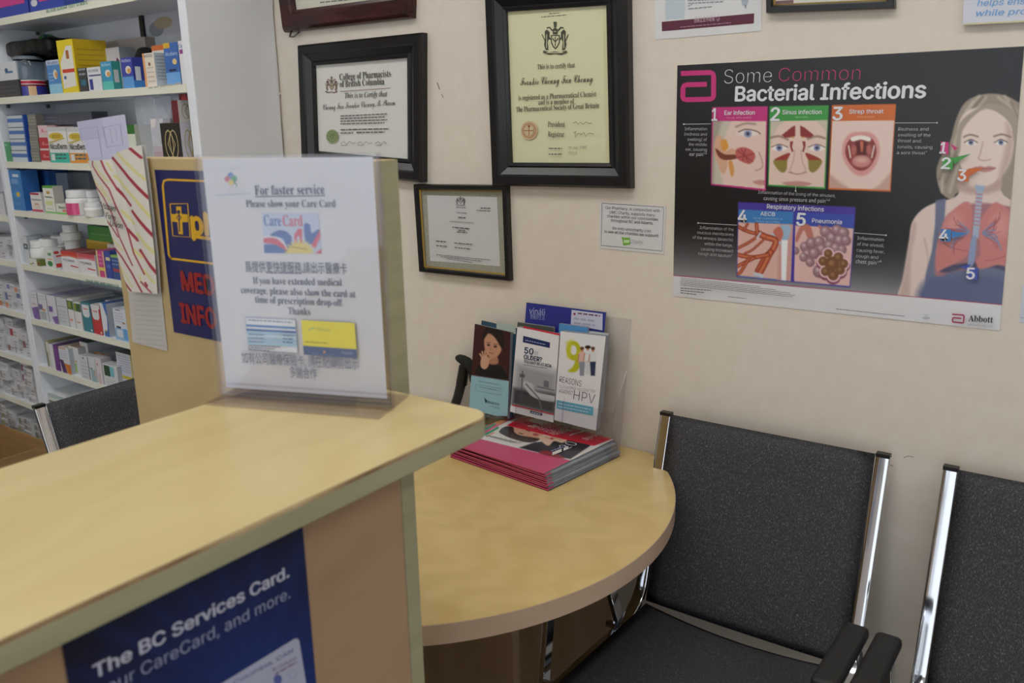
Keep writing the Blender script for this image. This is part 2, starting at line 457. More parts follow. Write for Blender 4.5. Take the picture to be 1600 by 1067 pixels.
# ------------------------------------------------------------------ printed pictures (ink colours computed on a fine grid)
class Ink:
    def __init__(s, G, XY=None):
        s.G = G
        if XY is None: X, Y = proj(G)
        else: X, Y = XY
        s.X, s.Y = X, Y; s.C = np.ones(G.shape[:2]+(3,))
        s.px = 0.5*abs(X[0, -1]-X[0, 0])/X.shape[1]+0.5*abs(Y[-1, 0]-Y[0, 0])/Y.shape[0]
    def c(s, col):
        if isinstance(col, str): return np.array([int(col[i:i+2], 16)/255 for i in (1, 3, 5)])
        return np.array(col, float)/255
    def mix(s, m, col): s.C = s.C*(1-m[..., None])+s.c(col)*m[..., None]
    def sm(s, d, fe): return np.clip(0.5-d/fe, 0, 1)
    def sdf(s, pts):
        X, Y = s.X, s.Y; n = len(pts)
        d = np.full(X.shape, 1e9); ins = np.zeros(X.shape, bool)
        for i in range(n):
            (ax, ay), (bx, by) = pts[i], pts[(i+1) % n]
            ex, ey = bx-ax, by-ay; wx, wy = X-ax, Y-ay
            t_ = np.clip((wx*ex+wy*ey)/max(ex*ex+ey*ey, 1e-9), 0, 1)
            d = np.minimum(d, (wx-ex*t_)**2+(wy-ey*t_)**2)
            c1 = (ay > Y) != (by > Y)
            if ey != 0: ins ^= c1 & (X < ex*(Y-ay)/ey+ax)
        d = np.sqrt(d); return np.where(ins, -d, d)
    def curve(s, pts, closed=True, k=5):
        out = []; n = len(pts)
        for i in range(n if closed else n-1):
            g = lambda j: np.array(pts[j % n] if closed else pts[min(max(j, 0), n-1)], float)
            p0, p1, p2, p3 = g(i-1), g(i), g(i+1), g(i+2)
            for q in range(k):
                t_ = q/k
                out.append(tuple(0.5*(2*p1+(p2-p0)*t_+(2*p0-5*p1+4*p2-p3)*t_*t_+(3*p1-p0-3*p2+p3)*t_**3)))
        if not closed: out.append(tuple(pts[-1]))
        return out
    def poly(s, pts, col, fe=None, a=1.0, smooth=False, grow=0.0):
        if smooth: pts = s.curve(pts)
        s.mix(s.sm(s.sdf(pts)-grow, fe or s.px*1.2)*a, col)
    def ell(s, cx, cy, rx, ry, col, rot=0, fe=None, a=1.0):
        cr, sr = math.cos(rot), math.sin(rot); x = s.X-cx; y = s.Y-cy
        u = (x*cr+y*sr)/rx; v = (-x*sr+y*cr)/ry
        d = (np.sqrt(u*u+v*v)-1)*min(rx, ry)
        s.mix(s.sm(d, fe or s.px*1.2)*a, col)
    def line(s, pts, w, col, fe=None, a=1.0, smooth=False):
        if smooth: pts = s.curve(pts, closed=False)
        X, Y = s.X, s.Y; d = np.full(X.shape, 1e9)
        for (ax, ay), (bx, by) in zip(pts[:-1], pts[1:]):
            ex, ey = bx-ax, by-ay; wx, wy = X-ax, Y-ay
            t_ = np.clip((wx*ex+wy*ey)/max(ex*ex+ey*ey, 1e-9), 0, 1)
            d = np.minimum(d, (wx-ex*t_)**2+(wy-ey*t_)**2)
        s.mix(s.sm(np.sqrt(d)-w/2, fe or s.px*1.2)*a, col)
    def lin(s): return np.where(s.C <= 0.04045, s.C/12.92, ((s.C+0.055)/1.055)**2.4)
def quad_grid(TL, TR, BR, BL, nu, nv):
    TL, TR, BR, BL = (np.array(a, float) for a in (TL, TR, BR, BL))
    u = np.linspace(0, 1, nu)[None, :, None]; v = np.linspace(0, 1, nv)[:, None, None]
    return (TL*(1-u)+TR*u)*(1-v)+(BL*(1-u)+BR*u)*v

# ================================================================== the room
RX0, RX1 = -4.6, 2.4
mb = MB(); mb.box(RX0, RX1, FRONT_Y, 0.1, -0.05, 0, 'floor_vinyl'); struct(mb.build('floor'))
mb = MB(); mb.box(RX0, RX1, FRONT_Y, 0.1, CEIL_Z, CEIL_Z+0.05, 'ceiling_tile'); struct(mb.build('ceiling'))
mb = MB(); mb.box(RX0, RX1, 0, 0.1, 0, CEIL_Z, 'wall_paint')
wall_at = lambda x, y: at_y(x, y, 0.0)
sh = Sheet(mb, wall_at, (0, -1, 0), 'print_paper')
sh.line([(683, 129), (685, 134), (687, 140)], 1.4, '#6a5f50')               # old scuffs in the paint
sh.line([(690, 147), (693, 153)], 1.3, '#8d8170')
sh.line([(1412, 715), (1420, 712), (1428, 714)], 1.0, '#8d8175')
sh.line([(1390, 726), (1396, 728)], 1.0, '#8d8175')
struct(mb.build('wall_back'))
mb = MB(); mb.box(RX0-0.1, RX0, FRONT_Y, 0.1, 0, CEIL_Z, 'wall_paint'); struct(mb.build('wall_left'))
mb = MB(); mb.box(RX1, RX1+0.1, FRONT_Y, 0.1, 0, CEIL_Z, 'wall_paint'); struct(mb.build('wall_right'))
mb = MB()
mb.box(RX0, WIN[0], FRONT_Y-0.1, FRONT_Y, 0, CEIL_Z, 'wall_paint')
mb.box(WIN[1], RX1, FRONT_Y-0.1, FRONT_Y, 0, CEIL_Z, 'wall_paint')
mb.box(WIN[0], WIN[1], FRONT_Y-0.1, FRONT_Y, 0, WIN[2], 'wall_paint')
mb.box(WIN[0], WIN[1], FRONT_Y-0.1, FRONT_Y, WIN[3], CEIL_Z, 'wall_paint')
struct(mb.build('wall_front'))
mb = MB()
for i in range(4):
    x = WIN[0]+(WIN[1]-WIN[0])*i/3
    mb.box(x-0.03, x+0.03, FRONT_Y-0.08, FRONT_Y-0.02, WIN[2], WIN[3], 'metal_grey')
for z in (WIN[2]+0.03, WIN[3]-0.03):
    mb.box(WIN[0], WIN[1], FRONT_Y-0.075, FRONT_Y-0.025, z-0.03, z+0.03, 'metal_grey')
struct(mb.build('window_1'))
mb = MB(); mb.box(-1.95, RX1, -0.012, -0.0005, 0, 0.1, 'white_trim'); struct(mb.build('baseboard_back'))

for i, (x, y, rz) in enumerate(CEIL_LAMPS):
    t = thing('ceiling_light', 'flat white fluorescent ceiling light panel over the waiting area', 'ceiling light', (x, y, CEIL_Z), 'ceiling lights')
    mb = MB(); w, d = 0.6, 0.3
    mb.box(x-w, x+w, y-d, y-d+0.02, CEIL_Z-0.05, CEIL_Z-0.001, 'lamp_housing'); mb.box(x-w, x+w, y+d-0.02, y+d, CEIL_Z-0.05, CEIL_Z-0.001, 'lamp_housing')
    mb.box(x-w, x-w+0.02, y-d+0.02, y+d-0.02, CEIL_Z-0.05, CEIL_Z-0.001, 'lamp_housing'); mb.box(x+w-0.02, x+w, y-d+0.02, y+d-0.02, CEIL_Z-0.05, CEIL_Z-0.001, 'lamp_housing')
    mb.build('housing', t)
    mb = MB(); mb.box(x-w+0.02, x+w-0.02, y-d+0.02, y+d-0.02, CEIL_Z-0.04, CEIL_Z-0.03, 'lamp_diffuser'); mb.build('diffuser', t)

# ================================================================== shelving units (slightly out of square with the wall)
SO = np.array([-1.98, -0.27]); STILT = 0.026
SU = np.array([math.cos(STILT), -math.sin(STILT)]); SD = np.array([math.sin(STILT), math.cos(STILT)])
def S(s, d, z):
    p = SO+SU*s+SD*d; return np.array([p[0], p[1], z])
SU3 = np.array([SU[0], SU[1], 0]); SD3 = np.array([SD[0], SD[1], 0]); UP = np.array([0, 0, 1.0])
def sbox(mb, s0, s1, d0, d1, z0, z1, mat, col=None):
    return mb.obox(S(s0, d0, z0), SU3*(s1-s0), SD3*(d1-d0), UP*(z1-z0), mat, col)
BAY1 = -1.152                                   # left end of the first unit
SHELF = {1: 1.806, 2: 1.569, 3: 1.364, 4: 1.203, 5: 1.019, 6: 0.826, 7: 0.656, 8: 0.492, 9: 0.30}
LSHELF = {1: 1.180, 2: 1.021, 3: 0.836, 4: 0.663, 5: 0.488, 6: 0.30}
DEP = 0.205
def shelf_face(d=0.0): return plane_at(S(0, d, 0), (-SD[0], -SD[1], 0))
u1 = thing('shelf_unit', 'white shelving unit full of medicine against the back wall, right bay beside the certificates', 'shelving', S(-0.5, 0.1, 0), 'white shelving bays')
mb = MB(); sbox(mb, -0.034, 0, 0, 0.262, 0, 2.4, 'melamine'); mb.build('side_panel', u1, bevel=0.003)
mb = MB(); sbox(mb, BAY1, BAY1+0.022, 0, DEP, 0, 2.4, 'melamine'); mb.build('side_panel', u1, bevel=0.002)
mb = MB(); sbox(mb, BAY1+0.022, -0.034, DEP-0.008, DEP, 0, 2.4, 'melamine'); mb.build('back_panel', u1)
for k, z in SHELF.items():
    mb = MB()
    sbox(mb, BAY1+0.0225, -0.0345, 0.002, DEP-0.0085, z-0.02, z, 'melamine')
    sbox(mb, BAY1+0.0225, -0.0345, 0.0, 0.0018, z-0.0205, z, 'melamine_edge')
    fat = shelf_face(-0.0002)
    if k == 1:
        sq = Sheet(mb, fat, (-SD[0], -SD[1], 0), 'print_paper')
        sq.text('BLOOD SUGAR TEST STRIPS', 73, 20.3, 137, 6.3, 5.0, '#3d7f6d', bold=0.02)
    if k == 5:
        sq = Sheet(mb, fat, (-SD[0], -SD[1], 0), 'print_paper')
        sq.text('INHALERS AND NEBULES', 134.5, 441.0, 186.5, 450.5, 4.6, '#3d7f6d', bold=0.02)
    if k == 2:
        sq = Sheet(mb, fat, (-SD[0], -SD[1], 0), 'print_paper')
        sq.words(232, 138.5, 285, 131, 2.4, '#b9b3a8')
    sf = mb.build('shelf', u1)
    for s in (BAY1+0.03, -0.05):
        for d in (0.03, 0.16):
            mb = MB(); sbox(mb, s-0.004, s+0.006, d, d+0.008, z-0.032, z-0.0207, 'metal_grey'); mb.build('shelf_pin', sf)
u2 = thing('shelf_unit', 'white shelving unit at the far left edge, left bay crammed with small cartons', 'shelving', S(-1.6, 0.1, 0), 'white shelving bays')
BAY2 = -2.1
mb = MB(); sbox(mb, BAY1-0.024, BAY1-0.002, 0, DEP, 0, 2.4, 'melamine'); mb.build('side_panel', u2, bevel=0.002)
mb = MB(); sbox(mb, BAY2, BAY2+0.022, 0, DEP, 0, 2.4, 'melamine'); mb.build('side_panel', u2)
mb = MB(); sbox(mb, BAY2+0.022, BAY1-0.0245, DEP-0.008, DEP, 0, 2.4, 'melamine'); mb.build('back_panel', u2)
for k, z in list(LSHELF.items())+[(0, 1.37), (-1, 1.57), (-2, 1.8)]:
    mb = MB()
    sbox(mb, BAY2+0.0225, BAY1-0.0245, 0.002, DEP-0.0085, z-0.02, z, 'melamine')
    sbox(mb, BAY2+0.0225, BAY1-0.0245, 0.0, 0.0018, z-0.0205, z, 'melamine_edge')
    mb.build('shelf', u2)

# cable down the corner between shelving and wall
cp = [(424, -40), (425, 20), (428, 60), (431.5, 100), (435, 146), (437, 180), (441, 240), (446, 300), (450, 360)]
mb = MB(); mb.tube([at_y(x, y, -0.006) for x, y in cp], 0.0032, 'cable_white', 8)
a = at_y(434.5, 146, -0.006); mb.box(a[0]-0.006, a[0]+0.006, -0.011, -0.0005, a[2]-0.003, a[2]+0.003, 'cable_white')
tag(mb.build('cable', smooth=False), 'thin white cable clipped down the wall beside the white shelving side', 'cable')

# ================================================================== service counter
CZ = 1.141
CX0, CX1, CY1 = -0.874, -0.565, -0.912
CY0 = -2.35
ct = thing('service_counter', 'maple laminate service counter with worn green edge banding in the foreground', 'counter', (-0.72, -1.5, 0))
def rounded(x0, x1, y0, y1, r, corners):
    """ccw polygon, corners: set of 'ne','se' ... that are rounded"""
    P = []
    for nm, cx, cy, a0 in (('ne', x1, y1, 0), ('nw', x0, y1, 90), ('sw', x0, y0, 180), ('se', x1, y0, 270)):
        if nm in corners:
            ox = cx-r if 'e' in nm else cx+r; oy = cy-r if 'n' in nm else cy+r
            P += [(ox+r*math.cos(math.radians(a0+t_)), oy+r*math.sin(math.radians(a0+t_))) for t_ in range(0, 91, 15)]
        else: P.append((cx, cy))
    return P
R_ = 0.028
poly = rounded(CX0, CX1, CY0, CY1, R_, {'ne'})
mb = MB()
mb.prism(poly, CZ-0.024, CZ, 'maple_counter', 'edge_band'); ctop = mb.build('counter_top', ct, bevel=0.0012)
mb = MB()                                      # edge banding with a worn upper arris
edge = [(CX1, CY0)]+[(CX1-R_+R_*math.cos(math.radians(t_)), CY1-R_+R_*math.sin(math.radians(t_))) for t_ in range(0, 91, 10)]+[(CX0, CY1)]
def nrm2(i):
    a = np.array(edge[max(i-1, 0)]); b_ = np.array(edge[min(i+1, len(edge)-1)]); d = b_-a; d /= np.linalg.norm(d); return np.array([d[1], -d[0], 0])
mb.sweep([(x, y, CZ-0.0135) for x, y in edge], lambda i: nrm2(i)*0.0011, lambda i: (0, 0, 0.0095), 'edge_band')
mb.sweep([(x, y, CZ-0.0025) for x, y in edge], lambda i: nrm2(i)*0.0010, lambda i: (0, 0, 0.0014), 'edge_band_worn')
mb.build('edge_band', ctop)
PX = -0.600                                    # face of the counter front
PYE = -1.011
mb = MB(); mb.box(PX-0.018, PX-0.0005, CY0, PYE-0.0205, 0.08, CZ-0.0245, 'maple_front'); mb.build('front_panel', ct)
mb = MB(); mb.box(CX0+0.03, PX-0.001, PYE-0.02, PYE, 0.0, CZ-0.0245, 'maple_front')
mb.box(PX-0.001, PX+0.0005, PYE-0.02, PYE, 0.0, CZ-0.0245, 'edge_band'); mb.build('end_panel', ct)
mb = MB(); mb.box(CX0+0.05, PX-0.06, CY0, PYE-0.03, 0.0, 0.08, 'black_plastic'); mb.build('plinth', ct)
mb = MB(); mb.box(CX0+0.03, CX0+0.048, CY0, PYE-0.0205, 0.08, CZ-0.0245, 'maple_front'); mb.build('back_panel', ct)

# ================================================================== privacy screen behind the counter
sc_l, sc_r, sc_y, sc_t = -1.314, -0.727, -0.9075, 0.033
ps = thing('privacy_screen', 'upright maple privacy screen panel standing behind the counter end', 'screen', ((sc_l+sc_r)/2, sc_y, 0))
mb = MB(); mb.box(sc_l, sc_r-0.002, sc_y, sc_y+sc_t, 0.0, 1.419, 'maple_screen'); brd = mb.build('board', ps, bevel=0.0015)
mb = MB(); mb.box(sc_r-0.0018, sc_r, sc_y+0.0005, sc_y+sc_t-0.0005, 0.0, 1.4185, 'edge_band'); mb.build('edge_band', brd)

# ================================================================== round-ended desk against the wall
TZ = 0.735
dc, dr = (-1.149, -0.42), 0.529
top = [(-1.58, -0.003)]
a0 = math.acos((-0.845-dc[0])/dr)
ys = math.sqrt(dr*dr-(-0.832-dc[0])**2)
ang0 = math.atan2(0.4165, -0.832-dc[0])
ang1 = -math.asin((0.868-0.42)/dr)
arc = [(dc[0]+dr*math.cos(ang0+(ang1-ang0)*k/40), dc[1]+dr*math.sin(ang0+(ang1-ang0)*k/40)) for k in range(41)]
arc[0] = (arc[0][0], -0.003)
polyT = [(-1.58, -0.868)]+arc[::-1]+[(-1.58, -0.003)]
dk = thing('desk', 'round-ended maple laminate desk against the wall with a stack of magazines on it', 'desk', (-1.15, -0.42, 0))
mb = MB(); mb.prism(polyT, TZ-0.034, TZ, 'maple_table'); dtop = mb.build('desk_top', dk, bevel=0.0015)
ed = [arc[k] for k in range(41)][::-1]
def nrm3(i):
    a = np.array(ed[max(i-1, 0)]); b_ = np.array(ed[min(i+1, len(ed)-1)]); d = b_-a; d /= np.linalg.norm(d); return np.array([d[1], -d[0], 0])
mb = MB(); mb.sweep([(x, y, TZ-0.0172) for x, y in ed], lambda i: nrm3(i)*0.0012, lambda i: (0, 0, 0.0168), 'edge_band_table'); mb.build('edge_band', dtop)
mb = MB(); mb.box(-1.40, -0.872, -0.47, -0.448, 0, TZ-0.0345, 'under_table_wood'); mb.build('support_panel', dk)
mb = MB(); mb.box(-1.55, -0.90, -0.034, -0.014, 0, TZ-0.0345, 'under_table_wood'); mb.build('back_panel', dk)
mb = MB(); mb.box(-1.10, -1.08, -0.4475, -0.0345, 0, TZ-0.0345, 'under_table_wood'); mb.build('leg_panel', dk)

# ================================================================== waiting chairs
def arcpts(P, r, n=5):
    """round the inner corners of a polyline in the yz plane"""
    P = [np.array(p, float) for p in P]; out = [P[0]]
    for i in range(1, len(P)-1):
        a = P[i-1]-P[i]; b_ = P[i+1]-P[i]; la, lb = np.linalg.norm(a), np.linalg.norm(b_)
        rr = min(r, la*0.45, lb*0.45); p0 = P[i]+a/la*rr; p1 = P[i]+b_/lb*rr
        for k in range(n+1):
            t_ = k/n; out.append((1-t_)**2*p0+2*t_*(1-t_)*P[i]+t_*t_*p1)
    out.append(P[-1]); return out
BK_T, BK_B = (0.31, 0.850), (0.212, 0.458)      # backrest top and bottom (y, z) in the chair's own frame
def make_chair(label, group):
    t = thing('waiting_chair', label, 'chair', (0, 0, 0), group)
    for sx_ in (-1, 1):
        x = sx_*0.2195
        mb = MB()
        pp_ = arcpts([(x, BK_T[0], BK_T[1]-0.003), (x, 0.205, 0.47), (x, 0.13, 0.432), (x, -0.25, 0.446)], 0.06, 8)
        pp_ = [pp_[0]+(pp_[1]-pp_[0])*q/8 for q in range(8)]+pp_[1:]
        mb.ovalbar(pp_, 0.025, 0.013, 'chrome', n=32, e=5.0)
        bar = mb.build('back_bar', t, smooth=True)
        mb = MB(); mb.box(x-0.0124, x+0.0124, BK_T[0]-0.0075, BK_T[0]+0.0072, BK_T[1]-0.005, BK_T[1]+0.002, 'black_plastic'); mb.build('bar_cap', bar)
        xo = sx_*0.2535
        mb = MB()
        mb.flatbar(arcpts([(xo, 0.34, 0.008), (xo, 0.095, 0.598), (xo, -0.095, 0.598), (xo, -0.185, 0.008)], 0.035), 0.012, 0.026, 'chrome')
        af = mb.build('arm_frame', t, bevel=0.002)
        mb = MB(); mb.flatbar([(xo, 0.345, 0.004), (xo, -0.19, 0.004)], 0.022, 0.008, 'black_plastic'); mb.build('foot', af)
        for yy in (0.11, -0.13):
            mb = MB(); mb.tube([(sx_*0.226, yy, 0.44), (sx_*0.2475, yy, 0.44)], 0.008, 'chrome'); mb.build('spacer', t)
        mb = MB()
        P = []
        for k in range(9):
            P.append((xo-sx_*0.003, 0.075-0.190*k/8, 0.622))
        mb.flatbar(P, 0.042, 0.024, 'arm_rubber'); mb.build('armrest', af, bevel=0.009, seg=3)
    # upholstered sling: back and seat
    def cushion(path, half, hw, bow, name):
        n = len(path); m_ = 13; G1 = np.zeros((n, m_, 3)); G2 = np.zeros((n, m_, 3))
        Pp = [np.array(p, float) for p in path]
        for i in range(n):
            d = Pp[min(i+1, n-1)]-Pp[max(i-1, 0)]; d /= np.linalg.norm(d); nn = np.array([d[1], -d[0]])
            th = half*math.sqrt(max(0.0, 1-(abs(i-(n-1)/2)/((n-1)/2))**8))
            for k in range(m_):
                u = -1+2*k/(m_-1); tt = th*max(0.0, 1-abs(u)**12)
                b_ = bow*(1-u*u)
                c0 = Pp[i]+nn*(tt-b_); c1 = Pp[i]-nn*(tt+b_)
                G1[i, k] = (u*hw, c0[0], c0[1]); G2[i, k] = (u*hw, c1[0], c1[1])
        mb = MB()
        mb.grid(G1, 'upholstery'); mb.grid(G2[:, ::-1], 'upholstery')
        o = mb.build(name, t, smooth=True)
        bm = bmesh.new(); bm.from_mesh(o.data); bmesh.ops.remove_doubles(bm, verts=bm.verts, dist=0.0004)
        bmesh.ops.recalc_face_normals(bm, faces=bm.faces); bm.to_mesh(o.data); bm.free()
    nb = 20
    cushion([(BK_T[0]-0.008+(BK_B[0]-BK_T[0])*k/nb, BK_T[1]+0.001+(BK_B[1]-BK_T[1])*k/nb) for k in range(nb+1)], 0.012, 0.2068, -0.004, 'backrest')
    cushion([(0.205-0.475*k/nb, 0.452+0.016*(k/nb)+(-0.03 if k == nb else 0)) for k in range(nb+1)], 0.013, 0.2068, 0.018, 'seat')
    return t
ch1 = make_chair('charcoal fabric chair tucked beside the round desk, under the infections poster', 'charcoal waiting chairs')
ch1.location = (-0.547, -0.35, 0)
def copy_thing(root, loc, rz, label):
    r = root.copy(); COL.objects.link(r); r.location = loc; r.rotation_euler = (0, 0, rz); r['label'] = label
    for c_ in root.children:
        d = c_.copy(); COL.objects.link(d); d.parent = r
        for g in c_.children:
            e_ = g.copy(); COL.objects.link(e_); e_.parent = d
    return r
ch2 = copy_thing(ch1, (0.0055, -0.35, 0), 0, 'charcoal fabric chair cut off by the right edge of the picture')
ch3 = copy_thing(ch1, (-1.708, -0.512, 0), math.radians(95), 'charcoal fabric chair behind the counter in front of the medicine shelves')

# ================================================================== picture frames
def picture_frame(name, label, cat, q, rail, mats, y_out, art, group=None, pane=True, liner=None, tilt=0.0):
    """q: outer corners TL,TR,BR,BL in photograph pixels on the wall's front plane, rail: width in metres"""
    P = [at_y(x, y, -y_out*0.6) for x, y in q]
    for p in P: p[1] = 0.0
    c = sum(P)/4
    t = thing(name, label, cat, (c[0], -0.001, c[2]), group)
    def inset(Q, w):
        out = []
        for i in range(4):
            a, b_, d = Q[i-1], Q[i], Q[(i+1) % 4]
            e1 = (b_-a)/np.linalg.norm(b_-a); e2 = (d-b_)/np.linalg.norm(d-b_)
            n1 = np.array([e1[2], 0, -e1[0]]); n2 = np.array([e2[2], 0, -e2[0]])
            if np.dot(n1, c-b_) < 0: n1 = -n1
            if np.dot(n2, c-b_) < 0: n2 = -n2
            k = w/(1+np.dot(n1, n2)); out.append(b_+(n1+n2)*k)
        return out
    prof = mats[1]
    mb = MB(); rings = []
    for w, d in prof:
        rings.append([p+np.array([0, -d, 0]) for p in inset(P, w*rail)])
    for i in range(4):
        j = (i+1) % 4
        for k in range(len(rings)-1):
            mb.add([rings[k][i], rings[k][j], rings[k+1][j], rings[k+1][i]], [(0, 1, 2, 3)], mats[0])
    fr_ = mb.build('frame', t)
    if liner:
        mb = MB(); A = inset(P, rail*0.97); B = inset(P, rail+liner)
        for i in range(4):
            j = (i+1) % 4
            o1 = np.array([0, -y_out*0.62, 0]); o2 = np.array([0, -y_out*0.4, 0])
            mb.add([A[i]+o1, A[j]+o1, B[j]+o2, B[i]+o2], [(0, 1, 2, 3)], 'frame_gold')
        mb.build('gilt_slip', fr_)
    I = inset(P, rail*0.9); yb = y_out*0.25
    mb = MB(); mb.add([p+np.array([0, -yb*0.6, 0]) for p in P], [(0, 1, 2, 3)], 'frame_backing'); mb.build('backing', t)
    mb = MB(); art(mb, [p+np.array([0, -yb, 0]) for p in I], yb); mb.build('certificate', t)
    if pane:
        mb = MB(); mb.add([p+np.array([0, -yb-0.004, 0]) for p in I], [(0, 1, 2, 3)], 'pane_clear'); mb.build('glass', t)
    return t
WIDE = [(0, 0.0), (0, 0.020), (0.1, 0.026), (0.42, 0.026), (0.5, 0.022), (0.8, 0.013), (0.86, 0.016), (1.0, 0.014), (1.0, 0.005)]
BLK = ('frame_black', [(w, d) for w, d in WIDE])
NAR = ('frame_black', [(0, 0), (0, 0.014), (0.15, 0.018), (0.8, 0.018), (1.0, 0.012), (1.0, 0.004)])
MAH = ('frame_mahogany', [(0, 0), (0, 0.012), (0.06, 0.018), (0.2, 0.027), (0.8, 0.024), (0.86, 0.018), (1.0, 0.016), (1.0, 0.005)])

def cert_sheet(mb, I, yb, col):
    mb.add(I, [(0, 1, 2, 3)], 'print_paper', col)
    return Sheet(mb, lambda x, y: at_y(x, y, -yb), (0, -1, 0), 'print_paper')
def rosette(s, cx, cy, r, c1, c2, n=28):
    s.poly([(cx+(r*(1.0 if k % 2 else 0.93))*math.cos(math.pi*k/n), cy+(r*1.12*(1.0 if k % 2 else 0.93))*math.sin(math.pi*k/n)) for k in range(2*n)], c1)
    s.frame([(cx+r*0.72*math.cos(2*math.pi*k/n), cy+r*0.8*math.sin(2*math.pi*k/n)) for k in range(n)], r*0.08, c2)
    for k in range(9):
        a = 2*math.pi*k/9; s.line([(cx+r*0.15*math.cos(a), cy+r*0.17*math.sin(a)), (cx+r*0.58*math.cos(a+0.4), cy+r*0.64*math.sin(a+0.4))], r*0.09, c2)
def crest(s, cx, cy, w, h, col, light):
    """a coat of arms: shield, two supporters, helm with crest, ribbon"""
    P = lambda a, b_: (cx+a*w, cy+b_*h)
    s.poly([P(-.16, -.08), P(.16, -.08), P(.16, .15), P(.08, .28), P(0, .34), P(-.08, .28), P(-.16, .15)], col)
    s.poly([P(-.12, -.05), P(.12, -.05), P(.12, .13), P(.06, .24), P(0, .29), P(-.06, .24), P(-.12, .13)], light)
    s.line([P(-.10, .02), P(0, .12), P(.10, .02)], w*.05, col); s.line([P(0, -.03), P(0, .25)], w*.03, col)
    for sg in (-1, 1):
        s.poly([P(sg*.20, -.16), P(sg*.30, -.24), P(sg*.38, -.18), P(sg*.36, .0), P(sg*.40, .20), P(sg*.34, .36), P(sg*.24, .36), P(sg*.27, .12), P(sg*.21, .02)], col)
        s.line([P(sg*.22, -.02), P(sg*.17, .06)], w*.05, col); s.line([P(sg*.36, .1), P(sg*.47, -.1)], w*.03, col)
        s.line([P(sg*.30, -.1), P(sg*.31, .3)], w*.025, light)
        s.line([P(sg*.1, -.2), P(sg*.2, -.3), P(sg*.3, -.28)], w*.05, col)
    s.poly([P(-.08, -.10), P(-.09, -.24), P(0, -.30), P(.09, -.24), P(.08, -.10)], col)
    s.poly([P(-.04, -.30), P(-.06, -.46), P(.06, -.46), P(.04, -.30)], col); s.line([P(-.04, -.18), P(.05, -.18)], w*.02, light)
    s.line([P(-.42, .40), P(-.2, .46), P(0, .43), P(.2, .46), P(.42, .40)], h*.07, col); s.line([P(-.3, .435), P(.3, .435)], h*.02, light)

def art_a(mb, I, yb):
    s = cert_sheet(mb, I, yb, '#d9d6c8'); s.words(500, 5, 610, -6, 2, '#6a6a66')
picture_frame('certificate_frame', 'dark mahogany picture frame cut off by the top edge above the college certificate', 'picture frame',
              [(420, -125), (650, -165), (643, 28), (443, 50.8)], 0.052, MAH, 0.027, art_a)
mb = MB(); a = at_y(459, 53, -0.012)
mb.tube([(a[0]-0.014, -0.008, a[2]+0.006), (a[0]-0.012, -0.016, a[2]-0.006), (a[0]+0.006, -0.018, a[2]-0.008), (a[0]+0.018, -0.008, a[2]+0.004)], 0.0022, 'metal_grey')
tag(mb.build('wall_hook', loc=(a[0], -0.01, a[2]), smooth=True), 'small metal hook peeking out under the mahogany frame', 'hook')
def art_b(mb, I, yb):
    s = cert_sheet(mb, I, yb, '#e4e2e0')
    crest(s, 518.5, 132, 22, 27, '#6b4f40', '#c9bca8')
    s.text('College of Pharmacists', 531.5, 125.5, 611.5, 119.5, 7.6, '#2c2a28', -0.003, serif='serif')
    s.text('of British Columbia', 532, 136.5, 601.5, 132, 7.6, '#2c2a28', -0.003, serif='serif')
    s.line([(532, 143), (611, 137.5)], 0.9, '#8a5b3a')
    s.text('This is to Certify that', 540, 153.5, 606, 150.5, 6.2, '#2f2d2b', -0.003, 0.0, serif='italic')
    s.text('Cheung Fan Frankie Cheung, B. Pharm', 506, 172, 618.5, 164, 7.4, '#4a4848', -0.004, 0.0, serif='script')
    for i in range(4): s.words(533, 182+i*4.1, 606-(i % 2)*4, 178.6+i*4.6, 1.5, '#55524f', i)
    s.words(533, 203.5, 609, 202, 1.7, '#55524f', 9); s.words(533, 208.5, 553, 208, 1.5, '#55524f', 5); s.words(558, 207.8, 602, 207.0, 1.7, '#55524f', 6)
    rosette(s, 520.5, 213, 10, '#9aa874', '#5d6a48')
    for x0, x1 in ((534, 557), (560, 583), (588, 602)):
        s.line([(x0, 224.5), (x0+5, 221), (x0+9, 226), (x0+14, 220.5), (x0+18, 224.5), (x1, 223)], 0.7, '#5a585c')
        s.words(x0+1, 227.5, x0+10, 227.5, 1.0, '#77747a', 3)
picture_frame('certificate_frame', 'wide black frame with the white college certificate, tilted, left of the yellowed one', 'picture frame',
              [(467.5, 71.2), (661, 51), (661.5, 285), (474.5, 265)], 0.053, BLK, 0.026, art_b)
